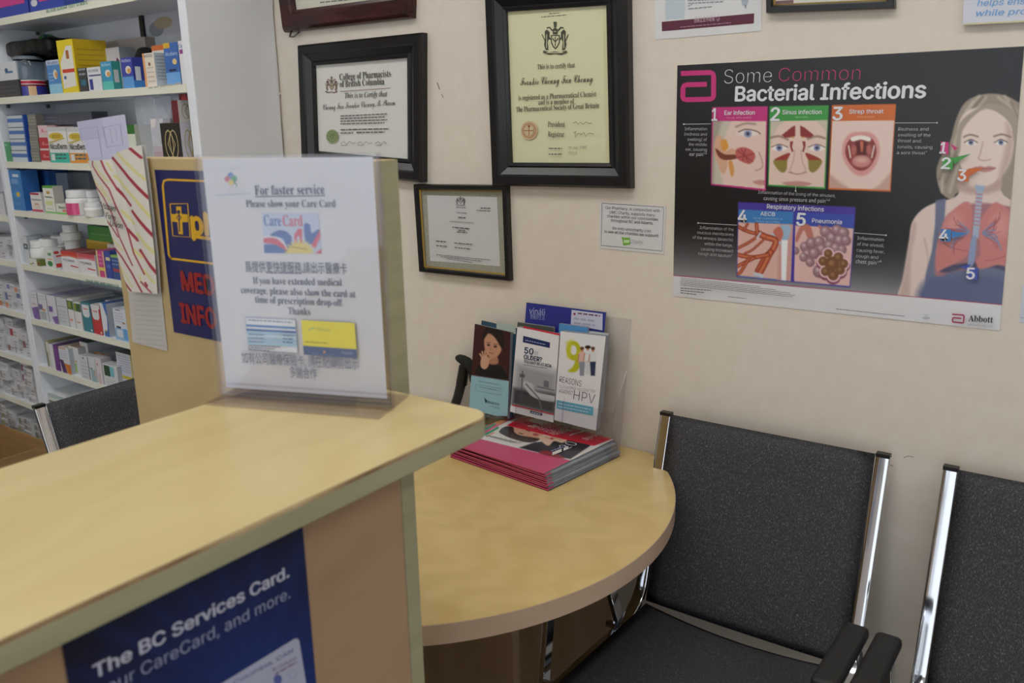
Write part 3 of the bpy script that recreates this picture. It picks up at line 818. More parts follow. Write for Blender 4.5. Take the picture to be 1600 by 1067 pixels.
def art_c(mb, I, yb):
    s = cert_sheet(mb, I, yb, '#e3deb4')
    s.poly([(791, 25), (942, 3), (947, 258), (797, 260)], '#e6e3bf')
    s.words(858, 22.5, 875, 21.2, 1.4, '#6a684f', 1); s.words(846, 27.5, 886, 24, 1.4, '#6a684f', 2)
    crest(s, 868, 59, 44, 54, '#4b4a3e', '#dcd8b2')
    s.text('This is to certify that', 840.5, 108.5, 899, 105.5, 5.9, '#3a392f', -0.005, serif='serif')
    s.text('Frankie Cheung Fan Cheung', 814, 133.5, 927, 128, 9.5, '#2d2d30', -0.003, 0.0, serif='script')
    s.text('is registered as a Pharmaceutical Chemist', 811, 157, 932.5, 150.5, 5.9, '#3a392f', -0.005, serif='serif')
    s.text('and is a member of', 842, 163.5, 898, 162, 5.9, '#3a392f', -0.005, serif='serif')
    s.text('The Pharmaceutical Society of Great Britain', 807.5, 175, 937, 168.5, 5.9, '#3a392f', -0.005, serif='serif')
    rosette(s, 828, 204, 13.5, '#d3b592', '#b4714f'); s.ell(828, 204, 7, 8, '#d9c9a0'); s.line([(821, 204), (835, 204)], 1.2, '#a5573a'); s.line([(828, 196), (828, 212)], 1.2, '#a5573a'); s.ell(828, 197, 2, 2, '#a5573a')
    s.text('President', 857.5, 198, 884, 198, 6.2, '#3a392f', -0.005, serif='serif'); s.text('Registrar', 858, 213.5, 883.5, 213.5, 6.2, '#3a392f', -0.005, serif='serif')
    s.line([(897, 193), (901, 190), (905, 194), (908, 191), (913, 194), (917, 190), (921, 193), (926, 192)], 0.8, '#5a5a50')
    s.line([(898, 208), (901, 205), (900, 215), (905, 208), (910, 210), (914, 207), (917, 213), (921, 208), (930, 209)], 0.8, '#5a5a50')
    s.words(859, 232.5, 880, 232.5, 1.6, '#5a5a50', 4); s.text('7th July 1980', 889, 233, 918, 232.5, 4.8, '#33333a', -0.01, 0.2)
    s.words(859, 241.5, 881, 241.5, 1.6, '#5a5a50', 7); s.text('79210', 889, 241.5, 903, 241.3, 4.6, '#33333a', -0.01, 0.15)
picture_frame('certificate_frame', 'tall black frame with the yellowed society certificate and an orange seal', 'picture frame',
              [(758.8, -19), (981.5, -38), (986.5, 294.5), (771, 289.5)], 0.052, BLK, 0.026, art_c)
def art_d(mb, I, yb):
    mb.add(I, [(0, 1, 2, 3)], 'mat_linen')
    at = lambda x, y: at_y(x, y, -yb)
    s = Sheet(mb, at, (0, -1, 0), 'print_paper', 0.0008)
    s.poly([(667.5, 305), (777, 308), (782, 416), (672.5, 407.5)], '#d4d4d8')
    crest(s, 720.3, 313.5, 17, 15, '#4a4a4e', '#d4d4d8')
    s.words(714, 324, 728, 324.8, 1.2, '#77777c', 1); s.words(752, 325.5, 768, 326, 1.4, '#55555a', 2); s.words(746, 329, 768, 330, 1.3, '#77777c', 3)
    s.words(714, 332.5, 731, 333.5, 1.2, '#8a8a8e', 4); s.words(717, 340.3, 728.5, 340.8, 1.6, '#55555a', 5); s.words(704, 346, 741, 348.5, 1.2, '#a0a0a4', 6)
    s.words(708, 355.5, 736, 358, 1.6, '#55555a', 7); s.words(717, 360, 728, 360.8, 1.4, '#66666a', 8); s.words(715, 362.8, 732, 364, 1.4, '#66666a', 9)
    s.words(682.5, 377, 698, 378.3, 1.6, '#55555a', 10); s.words(711, 380, 740, 382.5, 1.5, '#66666a', 11); s.words(683, 384, 700, 385.5, 1.6, '#55555a', 12); s.words(712, 387, 737, 389.5, 1.5, '#66666a', 13)
    for i in range(3): s.words(683+i*8, 398+i*2.9, 768-i*14, 406.5+i*2.0, 1.1, '#77777c', 20+i)
picture_frame('certificate_frame', 'small thin black frame with a gold slip, hanging tilted lowest on the wall', 'picture frame',
              [(648, 287.7), (792.7, 289), (798, 439), (657, 424.5)], 0.013, NAR, 0.018, art_d, liner=0.0035)
def art_g(mb, I, yb):
    s = cert_sheet(mb, I, yb, '#d8d4cc'); s.poly([(1205, 2), (1240, 0), (1240, 8), (1206, 12)], '#6a3a44')
    s.line([(1206, 8), (1390, 2)], 1.0, '#c9b25e')
picture_frame('certificate_frame', 'thin black frame with gold line at the top edge above the infections poster', 'picture frame',
              [(1196, -150), (1400, -175), (1398, 13), (1198, 20.5)], 0.0125, NAR, 0.018, art_g, liner=0.003)

# ================================================================== infections poster
PY = -0.0012
pq = [at_y(x, y, PY) for x, y in ((1058.4, 102.3), (1600.5, 72.3), (1562, 516.5), (1051.4, 462.4))]
G = quad_grid(pq[0], pq[1], pq[2], pq[3], 420, 320)
k = Ink(G)
k.C[:] = k.c('#1b1b1f')
wy = np.interp(k.X, [1050, 1565], [430, 476])          # the red rule above the white foot of the poster
tt = np.clip((k.Y-(wy-95))/95, 0, 1)**1.6
k.mix(tt*0.62, '#d8d8de')
k.mix(np.clip((k.X-1430)/170, 0, 1)*np.clip((330-k.Y)/300, 0, 1)*0.10, '#46506e')  # bluish window sheen painted into the poster colour, upper right
sk1, sk2, sk3 = '#e3c8bd', '#d5b4a8', '#b98f84'
def panel(x, q, col, bg, head):
    x.poly(q, col); 
def inset4(q, w):
    (a, b_, c_, d) = q
    return [(a[0]+w, a[1]+w), (b_[0]-w, b_[1]+w), (c_[0]-w, c_[1]-w), (d[0]+w, d[1]-w)]
# --- panel 1: ear
q1 = [(1112.5, 167.5), (1199.5, 166), (1196.5, 298.5), (1110.5, 289)]
def clipto(q):
    m_ = k.sm(k.sdf(q), k.px*1.2); return m_
def within(q, fn):
    old = k.C.copy(); fn(); m_ = clipto(q)[..., None]; k.C = old*(1-m_)+k.C*m_
def p1():
    k.poly(q1, '#c2307d')
    i = [(1114, 189), (1197.5, 189), (1195, 295.5), (1112, 287)]
    def f_():
        k.poly(i, sk1)
        k.poly([(1110, 185), (1142, 185), (1132, 215), (1124, 250), (1130, 300), (1108, 300)], '#c9c0b2', smooth=True, fe=5)
        k.poly([(1110, 185), (1128, 185), (1118, 230), (1114, 300), (1108, 300)], '#a59d90', smooth=True, fe=6)
        k.ell(1168, 208, 16, 5, '#e9ddd6', fe=3); k.ell(1168.5, 209, 6, 5.5, '#8e97bd', fe=2); k.ell(1168.5, 209, 2.6, 2.6, '#33364a', fe=1.5)
        k.line([(1154, 206), (1166, 202), (1182, 205), (1188, 209)], 1.6, '#6d5147', smooth=True, fe=1.5)
        k.line([(1150, 198), (1165, 193), (1180, 194)], 2.5, '#8b6f60', smooth=True, fe=3, a=.8)
        k.poly([(1118, 216), (1126, 212), (1132, 225), (1134, 236), (1143, 232), (1152, 238), (1148, 246), (1138, 246), (1136, 262), (1130, 272), (1122, 258), (1116, 236)], '#d7a98e', smooth=True, fe=2)
        k.poly([(1126, 222), (1134, 218), (1138, 230), (1130, 236)], '#dd9a45', smooth=True, fe=2)
        k.poly([(1118, 232), (1132, 241), (1150, 242), (1153, 247), (1136, 250), (1124, 246)], '#7b3f33', smooth=True, fe=2)
        k.poly([(1150, 234), (1162, 230), (1176, 236), (1180, 246), (1172, 256), (1158, 252), (1151, 246)], '#c0605c', smooth=True, fe=2.5)
        for a, b_ in (((1153, 236), (1176, 252)), ((1158, 233), (1170, 254)), ((1154, 246), (1178, 240)), ((1165, 232), (1160, 251))): k.line([a, b_], 1.3, '#8e3440', fe=1.2)
        k.poly([(1138, 254), (1144, 252), (1147, 268), (1143, 276)], '#d79b58', smooth=True, fe=2)
        k.line([(1186, 238), (1192, 256), (1188, 264), (1180, 266)], 1.5, '#b98b7e', smooth=True, fe=2)
        k.poly([(1176, 284), (1188, 281), (1198, 283), (1198, 288), (1186, 289)], '#c58d86', smooth=True, fe=2)
    within(i, f_)
p1()
q2 = [(1202.5, 166), (1295, 164.5), (1289.5, 295.5), (1199.5, 290.5)]
def p2():
    k.poly(q2, '#3f9a45')
    i = [(1204, 189.5), (1293, 187.5), (1288, 293), (1201, 288.5)]
    def f_():
        k.poly(i, sk1)
        k.poly([(1200, 186), (1226, 186), (1212, 203), (1202, 230)], '#cbbfae', smooth=True, fe=4); k.poly([(1275, 186), (1296, 186), (1296, 225), (1288, 203)], '#cbbfae', smooth=True, fe=4)
        for sg, cx in ((-1, 1218), (1, 1276)):
            k.line([(cx-14, 216+sg*1.0), (cx, 213), (cx+13, 217-sg)], 3, '#8a6d5f', smooth=True, fe=2.5, a=.85)
            k.ell(cx, 231, 12.5, 5, '#efe6e2', fe=2); k.ell(cx+sg*0.5, 231, 5, 5, '#8a92bb', fe=1.5); k.ell(cx+sg*.5, 231, 2.2, 2.2, '#2e3044', fe=1)
            k.line([(cx-13, 230), (cx, 225.5), (cx+13, 230)], 1.3, '#6a4d42', smooth=True, fe=1.2)
        for sg in (-1, 1):
            cx = 1246.5
            k.poly([(cx+sg*4, 196), (cx+sg*10, 199), (cx+sg*25, 211), (cx+sg*20, 215), (cx+sg*8, 215), (cx+sg*4, 212)], '#8e2f33', smooth=False, fe=1.5)
            k.poly([(cx+sg*5, 213), (cx+sg*14, 214), (cx+sg*6, 216)], '#c9a05e', fe=1.5)
            k.poly([(cx+sg*7, 221), (cx+sg*12, 221), (cx+sg*12, 229), (cx+sg*9, 238), (cx+sg*7, 236), (cx+sg*9, 229)], '#8e2f33', fe=1.2)
            k.poly([(cx+sg*13, 239), (cx+sg*36, 249), (cx+sg*36, 258), (cx+sg*26, 269), (cx+sg*18, 266), (cx+sg*16, 250)], '#8f7f3f', smooth=True, fe=2)
            k.poly([(cx+sg*13, 239), (cx+sg*36, 249), (cx+sg*24, 250), (cx+sg*17, 249)], '#9c3b37', smooth=True, fe=1.5)
            k.line([(cx+sg*5, 235), (cx+sg*7, 252), (cx+sg*12, 265), (cx+sg*8, 270)], 1.2, '#c49c90', smooth=True, fe=2)
        k.line([(1232, 269), (1246, 272), (1260, 269)], 1.6, '#b08176', smooth=True, fe=1.5)
        k.poly([(1222, 286), (1246, 283), (1268, 287), (1246, 293)], '#c48d88', smooth=True, fe=2)
    within(i, f_)
p2()
q3 = [(1300, 164), (1400, 162.5), (1391.5, 299.5), (1294, 296)]
def p3():
    k.poly(q3, '#d06a2c')
    i = [(1300.5, 189), (1397.5, 188), (1390, 297), (1295.5, 293.5)]
    def f_():
        k.poly(i, '#e6cdc4')
        k.poly([(1290, 270), (1310, 283), (1330, 300), (1290, 300)], '#c9a296', smooth=True, fe=6); k.poly([(1396, 268), (1375, 288), (1360, 300), (1400, 300)], '#c9a296', smooth=True, fe=6)
        k.poly([(1344, 206), (1362, 208), (1373, 222), (1374, 242), (1366, 262), (1352, 274), (1337, 273), (1324, 260), (1316, 242), (1318, 222), (1328, 209)], '#d99a96', smooth=True, fe=4)
        k.poly([(1345, 213), (1360, 215), (1368, 226), (1369, 241), (1361, 258), (1350, 266), (1338, 265), (1327, 254), (1321, 240), (1323, 225), (1331, 216)], '#8e3b3c', smooth=True, fe=2)
        k.poly([(1330, 215), (1345, 211.5), (1360, 215), (1358, 221), (1345, 218), (1332, 221)], '#f0eae2', smooth=True, fe=1.5)
        k.ell(1346, 232, 17, 11, '#5c1f22', fe=4); k.ell(1334, 234, 4.5, 9, '#b2645b', fe=3); k.ell(1358, 234, 4.5, 9, '#b2645b', fe=3)
        k.poly([(1344, 222), (1349, 222), (1348, 236), (1345, 236)], '#c06a50', smooth=True, fe=1.5)
        k.ell(1346, 252, 15, 9.5, '#c98783', fe=3); k.ell(1346, 250, 9, 4, '#dba9a2', fe=4)
        k.line([(1326, 228), (1329, 246)], 2, '#e8e0d8', fe=1.5); k.line([(1366, 228), (1362, 246)], 2, '#e8e0d8', fe=1.5)
    within(i, f_)
p3()
# --- respiratory panels
q4 = [(1153.5, 315.5), (1337, 323.5), (1328.5, 449.5), (1150.5, 432.5)]
k.poly(q4, '#4a3a9c')
i4 = [(1154.5, 327), (1240, 331), (1235.5, 439.5), (1151.5, 431.5)]
k.poly(i4, '#3f7ec0')
def f4():
    a = [(1152, 347), (1240, 351), (1236, 438.5), (1152, 430.5)]
    k.poly(a, '#deb3ab')
    k.poly([(1218, 350), (1240, 351), (1236, 440), (1214, 438), (1216, 390)], '#cf9f99', fe=3)
    k.poly([(1219, 353), (1235, 354), (1231, 374), (1220, 373)], '#9bbad6', smooth=True, fe=2)
    k.poly([(1221, 375), (1231, 375), (1228, 439), (1221, 438)], '#eef0f4', fe=1.5)
    k.poly([(1208, 362), (1218, 354), (1224, 366), (1216, 378)], '#c5705e', smooth=True, fe=2); k.line([(1207, 366), (1218, 380)], 4, '#b8c4d8', fe=1.5)
    for P, w in (([(1184, 364), (1196, 370), (1212, 376), (1206, 392), (1196, 402), (1184, 424)], 8), ([(1204, 394), (1192, 418), (1186, 428)], 8), ([(1200, 398), (1176, 402), (1152, 398)], 5), ([(1178, 403), (1160, 412), (1152, 416)], 4), ([(1186, 366), (1170, 362), (1153, 354)], 4),
                 ([(1182, 350), (1183, 364)], 4), ([(1170, 404), (1158, 424), (1153, 428)], 3.5), ([(1168, 350), (1162, 360)], 2.5), ([(1183, 370), (1168, 380), (1152, 388)], 3), ([(1196, 372), (1176, 390), (1164, 396)], 2)):
        k.line(P, w+1.6, '#7c3026', smooth=True, fe=1.5); k.line(P, w, '#b4523c', smooth=True, fe=2); k.line(P, w*0.4, '#cf7f58', smooth=True, fe=2)
    k.line([(1180, 428), (1190, 431)], 6, '#c3cad6', fe=1.5); k.line([(1183, 372), (1188, 364)], 3, '#c3cad6', fe=1.5)
within(i4, f4)
i5 = [(1243, 331), (1335, 335.5), (1327.5, 448), (1240.5, 440)]
k.poly(i5, '#3f52b0')
def f5():
    a = [(1242, 352), (1334, 357), (1327.5, 447), (1240.5, 439.5)]
    k.poly(a, '#e0b9b4')
    k.poly([(1243, 372), (1252, 352), (1266, 353), (1272, 378), (1262, 372), (1256, 360), (1246, 378)], '#c07a6c', smooth=True, fe=2)
    k.line([(1280, 353), (1286, 362)], 4, '#c07a6c', fe=2)
    rnd = random.Random(3)
    for cx, cy, r in ((1243, 392, 6), (1258, 386, 8), (1262, 398, 9), (1268, 380, 9), (1256, 402, 7), (1280, 378, 9), (1290, 362, 9), (1300, 372, 10), (1308, 360, 9), (1318, 364, 9), (1312, 376, 10), (1322, 376, 8), (1284, 390, 9), (1296, 384, 9), (1272, 396, 9), (1266, 410, 7), (1306, 388, 9), (1316, 390, 7), (1280, 424, 10), (1290, 430, 8)):
        k.ell(cx, cy, r, r, '#8a6670', fe=2); k.ell(cx-1, cy-1.5, r*.75, r*.75, '#a5838c', fe=4); k.ell(cx-2, cy-3, r*.3, r*.3, '#cdb3b8', fe=3)
    C_ = [(1294, 396, 7.5), (1286, 408, 8), (1310, 402, 8.5), (1318, 412, 8), (1313, 422, 8), (1302, 430, 9), (1290, 424, 8), (1300, 412, 12)]
    for cx, cy, r in C_: k.ell(cx, cy+3, r+2.6, r+2.6, '#8a4a60', fe=2)
    for cx, cy, r in C_: k.ell(cx, cy, r+1.8, r+1.8, '#e8c3cb', fe=1.5)
    for cx, cy, r in C_: k.ell(cx, cy, r-.8, r-.8, '#7a5238', fe=2)
    for cx, cy, r in C_: k.ell(cx-1, cy-1, r*.35, r*.35, '#9c7450', fe=3)
within(i5, f5)
# --- the woman with the cut-away lungs
Wm = []
body = [(1404, 468), (1411, 434), (1420, 380), (1425, 348), (1440, 328), (1463, 316), (1490, 309), (1500, 296), (1503, 270), (1560, 270), (1563, 296), (1578, 312), (1602, 322), (1602, 480), (1470, 474), (1446, 470)]
def wf():
    hair = [(1470, 300), (1463, 270), (1470, 245), (1484, 222), (1494, 186), (1508, 160), (1532, 148), (1562, 147), (1588, 158), (1600, 178), (1604, 320), (1580, 318), (1560, 300), (1500, 300), (1488, 312)]
    k.poly(hair, '#9c8f80', smooth=True, fe=2.5)
    for P in ([(1530, 150), (1506, 180), (1494, 225), (1474, 262), (1472, 300)], [(1540, 152), (1514, 190), (1502, 240), (1484, 300)], [(1520, 160), (1500, 200), (1486, 240)], [(1560, 152), (1588, 180), (1592, 240), (1584, 300)], [(1570, 150), (1596, 190), (1598, 250)]):
        k.line(P, 4, '#c9bfb0', smooth=True, fe=5, a=.75)
    for P in ([(1536, 152), (1508, 188), (1497, 235), (1478, 285)], [(1580, 160), (1595, 205), (1590, 290)], [(1484, 240), (1468, 280)]):
        k.line(P, 3, '#6d6156', smooth=True, fe=5, a=.7)
    k.poly(body, '#e0ccc4', smooth=True, fe=2)
    k.poly([(1404, 468), (1411, 434), (1420, 380), (1426, 348), (1432, 356), (1424, 400), (1420, 470)], '#c9b0a8', smooth=True, fe=6)
    k.poly([(1444, 372), (1450, 400), (1446, 440), (1440, 470), (1448, 470), (1452, 420)], '#bfa69f', smooth=True, fe=5)
    k.poly([(1498, 282), (1520, 292), (1545, 290), (1562, 276), (1562, 296), (1530, 304), (1500, 298)], '#bfa29a', smooth=True, fe=7)
    # vest
    k.poly([(1462, 313), (1478, 310), (1476, 340), (1490, 372), (1540, 384), (1580, 374), (1590, 330), (1594, 316), (1604, 322), (1604, 490), (1444, 480), (1446, 430), (1456, 392), (1461, 350)], '#6c7490', fe=3)
    k.poly([(1445, 440), (1500, 430), (1570, 436), (1570, 490), (1444, 480)], '#5d658a', smooth=True, fe=14)
    # torso window
    k.poly([(1460, 420), (1466, 378), (1476, 342), (1490, 330), (1520, 318), (1560, 320), (1590, 336), (1590, 424), (1560, 416), (1520, 420), (1490, 424), (1466, 432)], '#a8727a', smooth=True, fe=4)
    k.poly([(1462, 420), (1480, 426), (1510, 418), (1550, 418), (1590, 430), (1590, 420), (1545, 410), (1500, 412)], '#4c4a66', smooth=True, fe=4)
    k.poly([(1502, 318), (1514, 316), (1519, 330), (1518, 360), (1513, 396), (1498, 408), (1474, 420), (1463, 424), (1462, 396), (1468, 366), (1480, 338)], '#cb7f7c', smooth=True, fe=3)
    k.poly([(1552, 318), (1562, 318), (1580, 332), (1588, 352), (1588, 416), (1560, 414), (1532, 420), (1525, 408), (1532, 396), (1530, 366), (1534, 340)], '#cb7f7c', smooth=True, fe=3)
    k.ell(1490, 352, 12, 18, '#d99a94', rot=.3, fe=14, a=.8); k.ell(1562, 352, 14, 18, '#d99a94', fe=14, a=.8)
    k.line([(1468, 372), (1484, 386), (1512, 392)], 1, '#a05a5e', smooth=True, fe=2); k.line([(1588, 388), (1566, 402), (1540, 408)], 1, '#a05a5e', smooth=True, fe=2)
    rnd = random.Random(11)
    for ox, oy, sg in ((1516, 360, -1), (1534, 362, 1)):
        for j in range(13):
            a = rnd.uniform(-1.1, 1.0); L = rnd.uniform(14, 36); x0, y0 = ox+sg*6, oy+rnd.uniform(-4, 8)
            k.line([(x0, y0), (x0+sg*L*.5, y0+L*.5*math.sin(a)+rnd.uniform(-3, 3)), (x0+sg*L*math.cos(a), y0+L*math.sin(a))], 1.0, '#9a4a58', smooth=True, fe=1.6, a=.85)
        for j in range(5): k.line([(ox+sg*2, oy+j), (ox+sg*(12+j*3), oy-8+j*6), (ox+sg*(18+j*3), oy-12+j*10)], 2, '#7d8fb4', smooth=True, fe=1.5, a=.9)
    k.poly([(1524, 288), (1538, 288), (1536, 300), (1527, 300)], '#9fb0cc', smooth=True, fe=2)
    k.poly([(1526, 298), (1536, 298), (1531, 352), (1529, 372), (1519, 372), (1521, 352)], '#a7b4cc', fe=1.5)
    for j in range(9): k.line([(1525.5-j*.6, 303+j*6), (1534.5-j*.6, 304+j*6)], 2.0, '#b98088', fe=1.5)
    k.poly([(1518, 372), (1526, 372), (1522, 410), (1514, 418), (1512, 412)], '#8d9cc0', smooth=True, fe=2)
    # face
    k.poly([(1496, 214), (1500, 188), (1514, 172), (1536, 168), (1560, 176), (1580, 196), (1584, 224), (1576, 258), (1556, 282), (1536, 290), (1518, 284), (1503, 264), (1497, 240)], '#e6d3ca', smooth=True, fe=3)
    k.poly([(1572, 190), (1583, 214), (1578, 254), (1560, 280), (1566, 250), (1572, 220)], '#c8afa5', smooth=True, fe=8)
    k.poly([(1520, 174), (1498, 196), (1494, 240), (1500, 236), (1506, 200), (1540, 170), (1576, 188), (1584, 220), (1590, 220), (1582, 176), (1548, 162)], '#a79a8a', smooth=True, fe=3)
    for cx, cy in ((1517, 222.5), (1564, 222.5)):
        k.ell(cx, cy, 9, 4, '#efe9e6', fe=2); k.ell(cx, cy, 4.2, 4.2, '#7f8bb0', fe=1.3); k.ell(cx, cy, 1.9, 1.9, '#22242e', fe=1)
        k.line([(cx-10, cy), (cx, cy-4.6), (cx+10, cy)], 1.5, '#5a463e', smooth=True, fe=1.3)
    k.line([(1506, 214), (1516, 210.5), (1528, 213.5)], 2.4, '#86705f', smooth=True, fe=2); k.line([(1553, 213), (1566, 210), (1579, 214)], 2.4, '#86705f', smooth=True, fe=2)
    k.line([(1536, 222), (1531, 242), (1529, 248), (1537, 251), (1547, 249)], 1.4, '#b9978b', smooth=True, fe=2.5)
    k.poly([(1520, 263), (1532, 259.5), (1538, 261), (1546, 259.5), (1556, 263), (1540, 269)], '#c08682', smooth=True, fe=2); k.line([(1520, 263), (1538, 263.5), (1556, 263)], 1, '#8e5a58', smooth=True, fe=1.2)
# confine the woman to the picture area above the rule
oldC = k.C.copy(); wf()
m_ = np.clip((wy-k.Y)/1.2+0.5, 0, 1)[..., None]*np.clip((k.X-1400)/2, 0, 1)[..., None]
k.C = oldC*(1-m_)+k.C*m_
k.mix(np.clip((k.Y-wy)/1.2, 0, 1), '#dcdce0')
k.mix(np.clip(1.0-abs(k.Y-wy)/1.1, 0, 1), '#b0285a')
mb = MB(); mb.grid(G, 'print_gloss', k.lin())
pat = lambda x, y: at_y(x, y, PY)
s = Sheet(mb, pat, (0, -1, 0), 'print_gloss', 0.0003)
WH = '#dfe0e6'
def logo(s, q, w, col):                          # rounded letter-like bracket mark, as printed
    P = lambda a, b_: (q[0][0]*(1-a)*(1-b_)+q[1][0]*a*(1-b_)+q[2][0]*a*b_+q[3][0]*(1-a)*b_, q[0][1]*(1-a)*(1-b_)+q[1][1]*a*(1-b_)+q[2][1]*a*b_+q[3][1]*(1-a)*b_)
    s.line([P(0, .08), P(.84, .08), P(.91, .12), P(.93, .2), P(.93, .84), P(.9, .9), P(.84, .93), P(.16, .93), P(.09, .9), P(.07, .84), P(.07, .55), P(.1, .48), P(.17, .45), P(.74, .45)], w, col)
logo(s, [(1064, 111), (1119, 109), (1119, 158), (1063, 159.5)], 7.6, '#c9327c')
s.text('Some', 1131.5, 131, 1205.5, 128.5, 22.5, WH, -0.018)
s.text('Common', 1216.5, 127.5, 1343.5, 124.5, 21.5, '#c9327c', -0.018)
s.text('Bacterial Infections', 1148, 158, 1446.5, 152.5, 22.5, WH, 0.028)
s.text('Ear infection', 1132, 179.5, 1179.5, 179, 6.6, WH, 0.014); s.text('(acute otitis media)', 1136, 185.5, 1174.5, 185, 3.2, '#eab6d0', -0.01)
s.text('Sinus infection', 1222.5, 178.5, 1284, 178, 6.6, WH, 0.014); s.text('(sinusitis)', 1243, 184.3, 1262, 184.2, 3.2, '#b8dcb8', -0.01)
s.text('Strep throat', 1327, 177.5, 1380.5, 177, 6.6, WH, 0.014); s.text('(pharyngitis)', 1339, 184, 1367, 183.8, 3.2, '#f0c8a8', -0.01)
s.text('1', 1112, 188.5, 1121, 188.5, 19, WH, 0.03); s.text('2', 1203.5, 188.5, 1218.5, 188.5, 20, WH, 0.03); s.text('3', 1300.5, 187.5, 1316.5, 187.3, 20, WH, 0.03)
s.text('Respiratory infections', 1198.5, 325.5, 1287.5, 330.5, 6.8, WH, 0.014)
s.text('4', 1153, 346.5, 1167.5, 347.3, 18.5, WH, 0.03); s.text('5', 1244, 351.5, 1259, 352.5, 19, WH, 0.03)
s.text('AECB', 1188.5, 336.5, 1211.5, 337.5, 6.0, WH, 0.014); s.text('(acute exacerbation of', 1177.5, 341.5, 1223, 343.5, 3.0, '#b9d4ee', -0.01); s.text('chronic bronchitis)', 1181, 346.6, 1218, 348.4, 3.0, '#b9d4ee', -0.01)
s.text('Pneumonia', 1269, 347.5, 1316, 350, 6.6, WH, 0.014)
def para(rows, cap): 
    for t_, x0, y0, x1, y1 in rows: s.text(t_, x0, y0, x1, y1, cap, '#c9cad0', -0.008)
para([('Inflammation', 1070.5, 203.5, 1105.5, 203.5), ('(redness and', 1070, 211.5, 1105, 212), ('swelling) of', 1075, 219.8, 1105, 220.2), ('the middle', 1077, 227.5, 1105, 228.2), ('ear, causing', 1072, 235.2, 1105, 236), ('ear pain\u00b9\u02d2\u00b2', 1078, 243.4, 1105, 243.8)], 4.6)
para([('Redness and', 1404, 204, 1451, 204), ('swelling of the', 1403.5, 213, 1454, 213.5), ('throat and', 1403, 222, 1439, 222.6), ('tonsils, causing', 1402.5, 231.5, 1457, 232.4), ('a sore throat\u00b9', 1402, 240.6, 1448, 241.4)], 4.9)
para([('Inflammation of the lining of the sinuses,', 1185.5, 302.3, 1306, 308), ('causing sinus pressure and pain\u00b9\u02d2\u00b3', 1194, 312.2, 1297, 317)], 4.8)
para([('Inflammation of the', 1094.5, 357.5, 1147, 360.5), ('mucous membranes', 1090.5, 365, 1147, 368.5), ('of the airways (bronchi)', 1083.5, 372.5, 1146, 377), ('within the lungs,', 1102, 382.5, 1146, 385.5), ('causing increased', 1096.5, 390.5, 1146, 394.2), ('cough and sputum\u00b9', 1092, 397.6, 1145, 402)], 4.7)
para([('Inflammation', 1340.5, 374, 1381.5, 376.5), ('of the alveoli,', 1340, 383, 1382, 386), ('causing fever,', 1339.5, 392.5, 1383, 395.6), ('cough and', 1338.5, 401.5, 1373, 404.2), ('chest pain\u00b9\u02d2\u2074', 1338, 410.6, 1378, 413.4)], 5.0)
for P in ([(1070, 194), (1112, 193.5)], [(1399, 192), (1465, 191.8)], [(1244.5, 291), (1244.5, 298)], [(1092.5, 348), (1153, 351.4)], [(1335.5, 363.3), (1385.5, 367)]): s.line(P, 0.8, '#c9cad0')
for x, y in ((1070, 194), (1465, 191.8), (1244.5, 298), (1092.5, 348), (1385.5, 367)): s.ell(x, y, 1.3, 1.3, '#c9cad0', 10)
for ch_, x, y, w, col, tail in (('1', 1468.5, 239, 10, '#c9327c', [(1486, 224), (1492, 235), (1497, 231)]), ('2', 1470.5, 263, 15, '#3f9a45', [(1490, 246), (1518, 240), (1492, 256)]), ('3', 1496, 281.5, 14, '#d06a2c', [(1514, 263), (1538, 262), (1515, 275)]), ('4', 1467.5, 375, 15, '#3f7ec0', [(1488, 360), (1512, 364), (1488, 372)]), ('5', 1510, 434.5, 14, '#3f52b0', [(1500, 416), (1518, 412), (1512, 420)])):
    s.poly(tail, col)
    s.poly([(x+w*.25, y-18), (x+w+5, y-17), (x+w+4, y+2), (x+w*.2, y+1)], col)
    s.text(ch_, x, y, x+w, y+.5, 17, WH, 0.03)
for i, (xa, xb) in enumerate(((1066, 1190), (1066, 1214), (1065, 1236), (1065, 1244), (1065, 1240))):
    s.words(xa, 434.3+i*2.6, xb, 434.3+i*2.6+(xb-xa)*.106, 0.9, '#7a7a84', 40+i)
for i in range(3): s.words(1065.5, 449.8+i*3.6, 1114-i*12, 453.6+i*3.2, 1.2, '#5a5a64', 50+i)
s.words(1140, 463, 1168, 466, 1.0, '#5a5a64', 55); s.words(1308, 482, 1415, 493.5, 1.1, '#6a6a74', 56)
s.ell(1448.5, 495.5, 6, 2.4, '#b9b9c2'); s.words(1445, 491, 1452, 491.6, 1, '#9a9aa4', 57)
logo(s, [(1489, 488.5), (1509, 490), (1508, 504.5), (1488, 502.5)], 2.3, '#a8285e')
s.text('Abbott', 1514, 500.5, 1552.5, 503, 7.2, '#1d1d24', 0.008, serif='serif')
s.text('A Promise for Life', 1513.5, 507.5, 1552, 510.5, 3.3, '#8c8c98', -0.01)
tag(mb.build('poster', loc=(pq[0]+pq[2])/2), 'large black poster on common bacterial infections with a woman and cut-away lungs', 'poster')

